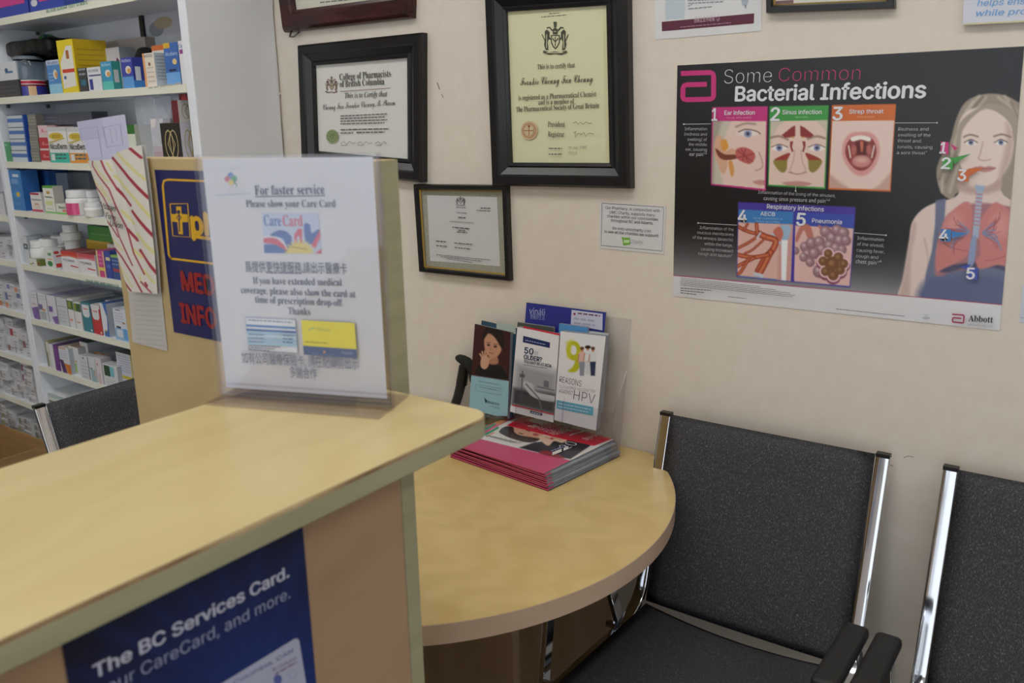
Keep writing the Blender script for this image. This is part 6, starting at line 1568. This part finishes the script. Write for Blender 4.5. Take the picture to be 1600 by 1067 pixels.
a = carton('medicine_box', 'white stop-smoking box with a teal foot on the third shelf', 'box', 80.5, 110, 198.5, z, depth=.06, front='#e2e2de', side='#d6d6d2', art=nic('#35b8a4'))
carton('medicine_box', 'white stop-smoking box with an orange foot on the third shelf', 'box', 111, 141, 199, z, depth=.06, front='#e2e2de', side='#d6d6d2', art=nic('#e0963a'))
carton('carton', 'long slate grey carton lying across the stop-smoking boxes', 'carton', 63, 145, 178, max(zz, a[2])+.0005, d=.03, depth=.05, front='#4a4f5c', side='#40444f', art=lines(.06, .45, .4, .7, 2, .08, '#6a7080'))
carton('medicine_box', 'white box with a green top half hidden behind the printed papers', 'box', 196, 217, 195, z, d=.03, depth=.05, front='#d8dccc', side='#c9cdbd', topc='#2f6a2c', art=both(bars((0, .24, '#2f6f2c'), (.85, 1, '#4f9a4a'))))
# plastic bag, candle carton and emblem boxes
tb_ = carton('medicine_box', 'white tube carton fading to red inside the clear bag', 'box', 243, 262, 186, z, d=.02, depth=.04, front='#dcd6d6', side='#d0cacc', art=both(bars((.60, .72, '#d8b4b4'), (.72, .84, '#cf8f92'), (.84, 1, '#bf5a60'))))
mb = MB(); sA, sB = s_of(221, .012, z), s_of(266, .012, z); zt2 = z_of(144, s_of(206, .012, z), .012); nu, nv = 16, 20; G = np.zeros((nv, nu, 3))
for i in range(nv):
    for j in range(nu):
        u_, v_ = j/(nu-1), i/(nv-1)
        G[i, j] = S(sA+(sB-sA)*u_-.030*v_*(1-u_), .014-.010*math.sin(math.pi*u_)*(1-.5*v_)+.003*math.sin(9*u_+6*v_)+.02*v_, z+.0005+(zt2-z-.003)*v_*(1-.04*u_))
mb.grid(G, 'polybag'); G2 = G+SD3*.062; mb.grid(G2[:, ::-1], 'polybag')
tag(mb.build('clear_bag', loc=S((sA+sB)/2, .04, z), smooth=True), 'clear plastic bag standing open on the third shelf beside the emblem box', 'bag')
def emblem(c_):
    def f(s):
        for sx_ in (.38, .62): s.frame([(sx_+.20*math.cos(a_/12*2*math.pi), .5+.33*math.sin(a_/12*2*math.pi)) for a_ in range(12)], .035, c_)
        s.frame([(.5, .22), (.68, .5), (.5, .78), (.32, .5)], .035, c_)
    return f
a = carton('gift_box', 'black box with a gold oval emblem and white side on the third shelf', 'box', 257, 288, 192.5, z, d=.004, depth=.055, front='#201d1c', side='#d0d0d8', topc='#2a2625', art=emblem('#b8a878'), sart=emblem('#b8a05e'))
carton('gift_box', 'small maroon box with white emblem side on top of the black one', 'box', 271, 281, 157, a[2]+.0003, d=.006, depth=.055, front='#6a1c28', side='#d6d4d0', topc='#c9c6c2', sart=emblem('#a89a6a'))
a = carton('carton', 'white-edged red packet wedged under the second shelf above the emblem boxes', 'carton', 284, 300, 143, a[2]+.0005, d=.065, depth=.05, front='#8a3038', side='#a04048', topc='#d8d4d0', art=dot(.5, .3, .3, .2, '#d85050'))
# shelf four
z = SHELF[4]
blu = both(bars((.1, .17, '#cfdcea', .3, .8), (.22, .34, '#6f9ccc', .15, .7)), dot(.5, .6, .35, .1, '#3f94d0'), dot(.55, .6, .15, .06, '#d8b040'), bars((.8, .86, '#4f8ac8', .1, .6)))
carton('medicine_box', 'large blue sunburst box at the left end of the fourth shelf', 'box', 22.5, 41, 265.5, z, d=.004, depth=.055, front='#2f7cc0', side='#2a62a8', art=blu, sart=bars((.78, .96, '#d0d4d8', .6, .95)))
carton('medicine_box', 'plain blue box standing right behind the sunburst one', 'box', 59, 83, 266, z, d=.085, depth=.07, front='#2a5ca4', side='#24508f', art=lines(.2, .8, .3, .32, 1, .02, '#3f74b8'))
carton('medicine_box', 'small white box with crimson edges on the fourth shelf', 'box', 51, 68, 301, z, d=.01, depth=.03, front='#e2e0de', side='#d6d4d2', art=both(bars((0, .1, '#b02a48', .0, .8), (.88, 1, '#b83a58')), tx('Centrum', .08, .4, .95, .1, '#4a4c58'), bars((.55, .62, '#c98a5a', .3, .7)), lines(.2, .8, .7, .8, 2, .04, '#c9b48a')))
carton('medicine_box', 'white box with a green lid edge on the fourth shelf', 'box', 72, 88, 290, z, d=.006, depth=.032, front='#e6e6dc', side='#bcb8b2', topc='#4a9a30', art=both(bars((0, .08, '#5aa83a'), (.94, 1, '#7ac05a')), dot(.5, .24, .18, .06, '#c9a050'), tx('Senokot', .15, .43, .85, .06, '#4a4f6a'), bars((.55, .7, '#d8dc9a', .15, .8)), lines(.15, .8, .85, .88, 1, .02, '#9a9aa4')))
carton('medicine_box', 'low white and green box beside the pink-labelled bottle', 'box', 89, 117, 318, z, d=.004, depth=.03, front='#dfe2d4', side='#6fb04a', topc='#cfd2c4', art=both(bars((.82, 1, '#7ac05a'), (0, 1, '#7cc060', .88, 1)), tx('Senokot', .15, .45, .85, .26, '#4a5a4a'), bars((.55, .75, '#d87a70', .35, .7))))
carton('carton', 'pale blue-grey carton at the back of the fourth shelf', 'carton', 92, 112, 270, z, d=.11, depth=.07, front='#8a94a6', side='#7c8494')
carton('carton', 'dull grey carton at the back right of the fourth shelf', 'carton', 113, 146, 269, z, d=.13, depth=.06, front='#75787f', side='#6a6d74')
def bottle(name, label, px, wpx, ytop, z, d, bands, capc='#e8e8e8', group=None, n=22):
    s_ = s_of(px, d, z); r_ = (s_of(px+wpx/2, d, z)-s_of(px-wpx/2, d, z))/2
    zt_ = z_of(ytop, s_, d-r_); h = zt_-z; p_ = S(s_, d, z)
    t = thing(name, label, 'bottle', p_, group)
    mb = MB(); mb.lathe([(r_*.92, z+.0004), (r_, z+.003), (r_, z+h*.62), (r_*.9, z+h*.68), (r_*.75, z+h*.70)], p_[0], p_[1], 'bottle_white', n); bd = mb.build('body', t, smooth=True)
    mb = MB(); mb.lathe([(r_*.86, z+h*.705), (r_*.88, z+h*.72), (r_*.88, z+h*.985), (r_*.8, z+h)], p_[0], p_[1], 'bottle_white', n); mb.build('cap', t)
    if bands:
        mb = MB()
        for f0_, f1_, c1, c2 in bands:
            for i in range(24):
                a0_, a1_ = 2*math.pi*i/24, 2*math.pi*(i+1)/24
                am = (math.degrees(a0_)+360) % 360
                c_ = c1 if 225 < am < 325 else c2
                if c_ is None: continue
                mb.add([(p_[0]+r_*1.012*math.cos(w), p_[1]+r_*1.012*math.sin(w), z+h*q) for w, q in ((a0_, f0_), (a1_, f0_), (a1_, f1_), (a0_, f1_))], [(0, 1, 2, 3)], 'print_cover', c_)
        mb.build('label', bd)
bottle('pill_bottle', 'white pill bottle with a pink label on the fourth shelf', 126, 19, 298, z, .03, [(.03, .5, '#d04a80', '#dcd6d2')], group='pill bottles')
bottle('pill_bottle', 'white pill bottle with an orange band half hidden on the fourth shelf', 143, 17, 298, z, .06, [(.44, .5, '#c98a3a', '#c98a3a')], group='pill bottles')
bottle('pill_bottle', 'small white pill bottle nearest the striped bag on the fourth shelf', 147, 13, 317, z, .018, [(.05, .5, '#dcd8d2', '#cfcac2')], group='pill bottles')
# shelf five
z = SHELF[5]
carton('medicine_box', 'grey-white box with a dark square mark on the fifth shelf', 'box', 41, 48, 369, z, d=.01, depth=.055, front='#c9cfd2', side='#a4abb2', topc='#8f969c', art=both(bars((.26, .46, '#3c4452', .05, .95)), bars((.32, .4, '#c9cfd2', .3, .7))))
carton('carton', 'long grey carton at the back left of the fifth shelf', 'carton', 74, 95, 362, z, d=.12, depth=.06, front='#a0a8ae', side='#8c9298')
bottle('pill_bottle', 'squat white bottle nearest the grey-white box on the fifth shelf', 66.5, 14, 377, z, .04, None, group='pill bottles')
bottle('pill_bottle', 'squat white bottle behind the green-dot box on the fifth shelf', 83, 17, 374, z, .065, None, group='pill bottles')
bottle('pill_bottle', 'greyish bottle in the shade at the middle of the fifth shelf', 101, 16, 369, z, .10, [(.1, .6, '#b4a8a4', '#aaa09c')], group='pill bottles')
t_s = s_of(118, .085, z); p = S(t_s, .085, z); z1 = z_of(350, t_s, .085)-z
t = thing('tub', 'tall white tub with a wide screw lid on the fifth shelf', 'tub', p)
mb = MB(); mb.lathe([(.017, z+.0004), (.019, z+.01), (.0255, z+z1*.62)], p[0], p[1], 'bottle_white', 22); bd = mb.build('body', t, smooth=True)
mb = MB(); mb.lathe([(.033, z+z1*.625), (.034, z+z1*.64), (.033, z+z1*.80), (.024, z+z1*.82), (.024, z+z1*.99), (.02, z+z1)], p[0], p[1], 'bottle_white', 22); mb.build('lid', t)
carton('medicine_box', 'tiny white and olive box at the front left of the fifth shelf', 'box', 47, 63, 403, z, d=.004, depth=.02, front='#dfe0d8', side='#6a7a3a', art=both(bars((0, 1, '#75803f', .72, 1), (.4, .8, '#8a3a30', .8, 1)), dot(.35, .7, .12, .08, '#5a5f8a'), bars((.75, 1, '#9ac060', 0, .25))))
carton('medicine_box', 'white box with a green dot and red-flecked side on the fifth shelf', 'box', 72.5, 86, 388, z, d=.004, depth=.03, front='#dfe2de', side='#d8d8dc', art=both(dot(.55, .76, .3, .15, '#2f8a4a'), bars((.2, .34, '#5a9a6a', .4, .8), (.5, .55, '#d8a060', .3, .9))), sart=both(dot(.4, .18, .3, .08, '#c23a36'), bars((.32, .42, '#c9605a', .3, .9), (.75, .95, '#c83a34', .2, .8))))
tyl = lambda c_, c2: both(bars((0, .18, c_)), lambda s: s.poly([(0, .18), (1, .18), (1, .3), (.5, .24), (0, .3)], c2), tx('TYLENOL', .08, .5, .8, .1, '#6a6c78', .03), lambda s: s.poly([(.5, .66), (.95, .70), (.95, .76), (.5, .72)], '#c23a34'))
carton('medicine_box', 'white box with a red top band, left of its pair on the fifth shelf', 'box', 99, 125, 391, z, d=.004, depth=.07, front='#e2e2e4', side='#d2d2d6', topc='#8a2c30', art=tyl('#c93a34', '#d86a50'))
carton('medicine_box', 'white box with a pinkish-red top band, right of its pair on the fifth shelf', 'box', 125.5, 152, 395, z, d=.004, depth=.07, front='#e2e2e4', side='#d2d2d6', topc='#8a2c38', art=tyl('#c9505c', '#d88088'))
carton('medicine_box', 'narrow magenta and yellow box on the fifth shelf', 'box', 155, 167, 391, z, d=.004, depth=.06, front='#c93f86', side='#b83878', topc='#c93f86', art=both(bars((0, 1, '#e0cf9a', 0, .18), (0, 1, '#d8b4a0', .82, 1), (.62, .75, '#e0d060', .1, 1)), lines(.3, .7, .2, .5, 3, .06, '#e090b8')))
carton('medicine_box', 'narrow royal blue box beside the magenta one', 'box', 167.5, 177, 392, z, d=.004, depth=.06, front='#34489c', side='#2c3d88', art=both(bars((.22, .34, '#d8c8a0', .2, .9), (.5, .6, '#5a74bc', .2, .8))))
carton('medicine_box', 'dark blue box with a red stripe nearest the striped bag', 'box', 177.5, 194, 398, z, d=.004, depth=.06, front='#2f4f8e', side='#28447c', topc='#6fa04a', art=both(bars((0, .1, '#8ab860'), (.55, .68, '#a8404a', .1, .9)), lines(.1, .9, .25, .4, 2, .06, '#7a98c8')))
carton('medicine_box', 'white box with a large black letter half hidden on the fifth shelf', 'box', 173, 186, 381, z, d=.075, depth=.04, front='#e0e0dc', side='#d0d0cc', art=both(tx('N', .15, .42, .9, .28, '#1c1c20', .04), bars((.6, .7, '#8ac070', 0, 1))))
a = carton('carton', 'flat mustard yellow box at the back of the fifth shelf', 'carton', 140, 178, 374, z+.0, d=.115, depth=.07, front='#c9a22a', side='#b48f24', art=bars((.0, .1, '#d8b84a')))
carton('carton', 'bright green box stacked on the mustard yellow one', 'carton', 139, 176, 352, a[2]+.0003, d=.115, depth=.06, front='#4f9a44', side='#42863a', art=bars((.5, .6, '#6fb464', .1, .9)))
# shelf six
z = SHELF[6]
pur = both(lines(.15, .85, .1, .2, 2, .02, '#9a9aa8'), lambda s: s.poly([(0, .6), (1, .5), (1, 1), (.2, 1)], '#7a5aa4'), bars((.4, .46, '#c9a0a8', .2, .7)))
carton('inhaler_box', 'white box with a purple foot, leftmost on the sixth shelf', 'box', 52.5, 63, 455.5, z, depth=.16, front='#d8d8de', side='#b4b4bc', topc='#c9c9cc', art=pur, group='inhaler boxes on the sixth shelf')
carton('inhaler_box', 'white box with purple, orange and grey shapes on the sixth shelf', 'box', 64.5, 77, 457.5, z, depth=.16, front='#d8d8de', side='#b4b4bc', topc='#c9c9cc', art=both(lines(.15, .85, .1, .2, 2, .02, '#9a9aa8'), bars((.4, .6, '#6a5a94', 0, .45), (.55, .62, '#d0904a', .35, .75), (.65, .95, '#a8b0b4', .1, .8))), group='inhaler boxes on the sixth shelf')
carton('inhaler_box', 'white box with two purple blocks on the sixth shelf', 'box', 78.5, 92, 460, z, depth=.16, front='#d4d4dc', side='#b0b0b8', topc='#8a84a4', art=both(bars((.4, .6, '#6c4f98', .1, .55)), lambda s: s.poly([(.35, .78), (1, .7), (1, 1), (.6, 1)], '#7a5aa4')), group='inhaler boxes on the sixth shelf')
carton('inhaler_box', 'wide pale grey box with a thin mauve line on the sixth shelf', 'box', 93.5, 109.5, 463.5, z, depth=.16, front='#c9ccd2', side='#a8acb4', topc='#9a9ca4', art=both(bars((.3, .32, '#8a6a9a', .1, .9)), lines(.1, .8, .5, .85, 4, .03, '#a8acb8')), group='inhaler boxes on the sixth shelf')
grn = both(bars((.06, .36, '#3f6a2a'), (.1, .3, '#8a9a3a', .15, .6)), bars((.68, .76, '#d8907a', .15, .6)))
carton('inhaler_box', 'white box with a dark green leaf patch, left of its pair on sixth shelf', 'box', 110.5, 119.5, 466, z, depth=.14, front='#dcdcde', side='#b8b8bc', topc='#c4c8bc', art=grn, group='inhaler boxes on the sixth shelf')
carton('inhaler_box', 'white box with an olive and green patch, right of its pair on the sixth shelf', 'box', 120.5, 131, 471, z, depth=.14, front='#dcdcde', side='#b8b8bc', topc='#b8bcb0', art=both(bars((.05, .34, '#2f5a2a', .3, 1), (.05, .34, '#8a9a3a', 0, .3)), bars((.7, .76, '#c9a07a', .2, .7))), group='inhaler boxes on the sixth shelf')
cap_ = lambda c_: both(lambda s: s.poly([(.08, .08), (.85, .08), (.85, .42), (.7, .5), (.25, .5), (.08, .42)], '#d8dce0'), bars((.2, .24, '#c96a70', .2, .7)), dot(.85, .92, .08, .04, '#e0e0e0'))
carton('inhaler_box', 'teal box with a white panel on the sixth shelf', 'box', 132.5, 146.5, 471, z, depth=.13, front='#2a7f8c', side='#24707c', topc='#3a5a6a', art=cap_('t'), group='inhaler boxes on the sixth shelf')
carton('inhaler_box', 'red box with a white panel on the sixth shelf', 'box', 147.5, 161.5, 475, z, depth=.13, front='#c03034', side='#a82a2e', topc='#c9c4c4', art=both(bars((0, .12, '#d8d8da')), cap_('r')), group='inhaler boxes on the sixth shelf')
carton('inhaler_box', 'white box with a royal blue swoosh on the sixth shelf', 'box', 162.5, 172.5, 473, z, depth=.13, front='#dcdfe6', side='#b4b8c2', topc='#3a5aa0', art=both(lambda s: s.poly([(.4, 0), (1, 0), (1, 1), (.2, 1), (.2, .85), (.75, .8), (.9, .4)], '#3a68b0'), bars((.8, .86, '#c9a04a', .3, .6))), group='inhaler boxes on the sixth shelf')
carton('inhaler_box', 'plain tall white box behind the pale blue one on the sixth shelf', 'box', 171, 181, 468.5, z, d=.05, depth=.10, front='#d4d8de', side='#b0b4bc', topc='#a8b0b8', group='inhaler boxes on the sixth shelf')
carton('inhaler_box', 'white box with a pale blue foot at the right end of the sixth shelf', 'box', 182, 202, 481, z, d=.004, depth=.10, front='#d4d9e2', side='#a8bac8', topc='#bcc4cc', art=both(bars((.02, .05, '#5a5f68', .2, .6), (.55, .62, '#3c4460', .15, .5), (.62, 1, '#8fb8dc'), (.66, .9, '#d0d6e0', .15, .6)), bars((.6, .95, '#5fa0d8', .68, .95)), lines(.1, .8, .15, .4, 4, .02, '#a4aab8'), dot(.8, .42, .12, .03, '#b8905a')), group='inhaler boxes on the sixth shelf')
# shelf seven
z = SHELF[7]
g7 = 'boxes on the seventh shelf'
def b7(label, x0, x1, yt, d, dep, front, side, topc, art=None): carton('medicine_box', label, 'box', x0, x1, yt, z, d=d, depth=dep, front=front, side=side, topc=topc, art=art, group=g7)
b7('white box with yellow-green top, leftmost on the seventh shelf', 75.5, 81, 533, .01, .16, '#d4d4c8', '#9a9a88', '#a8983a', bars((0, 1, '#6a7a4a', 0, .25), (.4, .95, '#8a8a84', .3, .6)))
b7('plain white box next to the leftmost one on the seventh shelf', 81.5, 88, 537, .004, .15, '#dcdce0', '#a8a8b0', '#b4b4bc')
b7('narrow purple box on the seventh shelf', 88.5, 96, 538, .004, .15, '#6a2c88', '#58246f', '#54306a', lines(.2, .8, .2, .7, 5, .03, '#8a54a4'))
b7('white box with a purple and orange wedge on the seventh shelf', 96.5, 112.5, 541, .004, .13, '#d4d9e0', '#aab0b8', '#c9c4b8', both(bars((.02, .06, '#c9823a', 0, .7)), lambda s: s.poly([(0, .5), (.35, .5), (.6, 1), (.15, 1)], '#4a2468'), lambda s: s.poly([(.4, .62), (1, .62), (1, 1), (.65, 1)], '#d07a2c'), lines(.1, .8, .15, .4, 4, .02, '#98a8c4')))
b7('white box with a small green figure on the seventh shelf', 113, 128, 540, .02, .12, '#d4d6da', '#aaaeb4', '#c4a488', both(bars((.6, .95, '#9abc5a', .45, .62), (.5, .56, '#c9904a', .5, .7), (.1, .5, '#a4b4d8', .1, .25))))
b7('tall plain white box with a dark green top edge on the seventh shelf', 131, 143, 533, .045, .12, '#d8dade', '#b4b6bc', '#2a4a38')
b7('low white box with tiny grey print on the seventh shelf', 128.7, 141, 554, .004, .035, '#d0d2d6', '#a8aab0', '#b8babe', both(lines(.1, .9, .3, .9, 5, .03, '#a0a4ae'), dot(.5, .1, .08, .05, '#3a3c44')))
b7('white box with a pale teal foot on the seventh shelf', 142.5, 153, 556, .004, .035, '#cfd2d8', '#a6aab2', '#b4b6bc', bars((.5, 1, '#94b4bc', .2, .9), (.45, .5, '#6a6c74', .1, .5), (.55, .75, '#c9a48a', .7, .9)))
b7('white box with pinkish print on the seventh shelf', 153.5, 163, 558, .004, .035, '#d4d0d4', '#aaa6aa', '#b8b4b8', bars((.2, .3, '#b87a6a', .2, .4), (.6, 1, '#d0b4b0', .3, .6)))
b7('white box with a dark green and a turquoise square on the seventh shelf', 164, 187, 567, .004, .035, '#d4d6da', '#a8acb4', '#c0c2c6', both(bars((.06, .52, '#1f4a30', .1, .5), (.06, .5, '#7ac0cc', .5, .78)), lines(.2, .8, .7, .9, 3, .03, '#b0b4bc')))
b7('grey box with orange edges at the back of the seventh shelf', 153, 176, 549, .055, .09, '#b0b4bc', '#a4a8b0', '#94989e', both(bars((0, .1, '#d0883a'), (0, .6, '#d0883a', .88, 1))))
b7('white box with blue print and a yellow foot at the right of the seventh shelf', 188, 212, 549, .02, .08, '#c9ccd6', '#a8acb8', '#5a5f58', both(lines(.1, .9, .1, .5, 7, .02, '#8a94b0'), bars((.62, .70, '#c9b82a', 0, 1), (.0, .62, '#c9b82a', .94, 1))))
# shelf eight
z = SHELF[8]
mb = MB(); sA, sB = s_of(66, .02, z), s_of(108, .02, z)
for j in range(6): sbox(mb, sA+.01*(j % 3), sB-.012*(j % 2), .012+.004*(j % 3), .15, z+.0004+j*.011, z+.010+j*.011, 'print_paper', ('#cfd4d4', '#c2ccc9', '#8a7a5a', '#d0d6d6', '#aebcbc', '#dde2e2')[j])
tag(mb.build('booklet_stack', loc=S((sA+sB)/2, .08, z)), 'loose pile of pale booklets on the eighth shelf above the grey chair', 'booklets')
p = S(s_of(133, .03, z), .03, z)
mb = MB(); mb.lathe([(.011, z+.0004), (.012, z+.05), (.007, z+.06), (.007, z+.085), (.003, z+.09)], p[0], p[1], 'print_cover', 12, '#b82a40'); tag(mb.build('red_bottle', loc=p, smooth=True), 'small red bottle tip showing above the grey chair back', 'bottle')
# left bay: rows of small cartons
rnd = random.Random(5)
def row(shelf, x0, x1, hpx, stacks, word, cols):
    zz0 = LSHELF[shelf]
    sA, sB = s_of(x0, .01, zz0), s_of(x1, .01, zz0); n = stacks; w = (sB-sA)/n
    for i in range(n):
        zz = zz0+.0003; top_ = zz0+hpx*rnd.uniform(.75, 1.0)
        while zz < top_:
            h = rnd.uniform(.022, .04)
            dd = rnd.uniform(.006, .03); ww = w*rnd.uniform(.86, .97); s0 = sA+w*i+rnd.uniform(0, w-ww)
            c_ = rnd.choice(cols); mb = MB()
            P = lambda a, b_, q: S(s0+ww*a, dd+.12*b_, zz+h*q)
            sbox(mb, s0, s0+ww, dd, dd+.12, zz, zz+h, 'print_carton', '#cfd0d4')
            sq = Sheet(mb, lambda a, b_: P(a, 0, 1-b_), -SD3, 'print_carton', .0001)
            sq.rect(.05, .15, .4, .85, c_); sq.words(.45, .5, .92, .5, .14, '#8a8d96', i); sq.words(.45, .8, .8, .8, .12, '#a4a6ae', i)
            sq2 = Sheet(mb, lambda a, b_: P(1, a, 1-b_), SU3, 'print_carton', .0001); sq2.rect(.1, .3, .5, .7, '#b4b6be')
            tag(mb.build('carton', loc=P(.5, .5, 0)), 'small white medicine carton crammed on the %s of the far left bay' % word, 'carton', 'cartons on the %s of the left bay' % word)
            zz += h+.0003
WHT = ['#c9cad0', '#d4d4d8', '#b8bcc8', '#c2c4cc']
row(2, -20, 22, .075, 4, 'second visible shelf', WHT)
row(3, -30, 37, .09, 5, 'third visible shelf', WHT+['#d08a60', '#c9784a', '#6a74a8', '#2f8a7a'])
row(4, -30, 49, .105, 6, 'fourth visible shelf', WHT+['#a83038', '#2f6a74', '#8a5a60'])
row(5, -30, 58, .115, 7, 'fifth visible shelf', WHT+['#8a4a74', '#9a9ca4'])
row(6, -10, 66, .10, 6, 'bottom visible shelf', ['#8a8c80', '#a4a060', '#b4b890', '#9a9c98'])
z = LSHELF[1]
def lb(name, label, cat, x0, x1, yt, zz, d, dep, f_, s_c, art=None): return carton(name, label, cat, x0, x1, yt, zz, d=d, depth=dep, front=f_, side=s_c, art=art)
lb('medicine_box', 'white box with a blue corner at the far left edge of the picture', 'box', -14, 9.5, 301, LSHELF[1], .006, .10, '#d4d4dc', '#c0c0c8', bars((.65, 1, '#4a4fb0', 0, .5)))
lb('book', 'dark brown bound book at the back of the far left bay', 'book', -20, 12, 364, LSHELF[2], .14, .04, '#3a2018', '#4a2c20', bars((.4, .6, '#5a3828')))

# ================================================================== open cardboard boxes on the floor
def open_box(label, x0, x1, y0, y1, h, flap):
    t = thing('cardboard_box', label, 'box', ((x0+x1)/2, (y0+y1)/2, 0))
    mb = MB(); w = .005
    mb.box(x0, x1, y0, y1, 0.0005, w, 'cardboard')
    mb.box(x0, x1, y0, y0+w, w, h, 'cardboard'); mb.box(x0, x1, y1-w, y1, w, h, 'cardboard'); mb.box(x0, x0+w, y0+w, y1-w, w, h, 'cardboard'); mb.box(x1-w, x1, y0+w, y1-w, w, h, 'cardboard')
    mb.build('body', t)
    for a_ in flap:
        mb = MB(); a_(mb, x0, x1, y0, y1, h, w); mb.build('flap', t)
def fl_n(mb, x0, x1, y0, y1, h, w): mb.obox((x0, y1-w, h+.001), (x1-x0, 0, 0), (0, w, 0), (0, .02, .10), 'cardboard')
def fl_s(mb, x0, x1, y0, y1, h, w): mb.obox((x0, y0, h+.001), (x1-x0, 0, 0), (0, w, 0), (0, -.10, .01), 'cardboard')
def fl_e(mb, x0, x1, y0, y1, h, w): mb.obox((x1-w, y0+.01, h+.001), (0, y1-y0-.02, 0), (w, 0, 0), (.03, 0, -.07), 'cardboard')
def fl_w(mb, x0, x1, y0, y1, h, w): mb.obox((x0, y0+.01, h+.001), (0, y1-y0-.02, 0), (w, 0, 0), (-.02, 0, .09), 'cardboard')
open_box('open brown cardboard box on the floor before the far left shelving', -3.52, -3.0, -.82, -.285, .395, [fl_w])
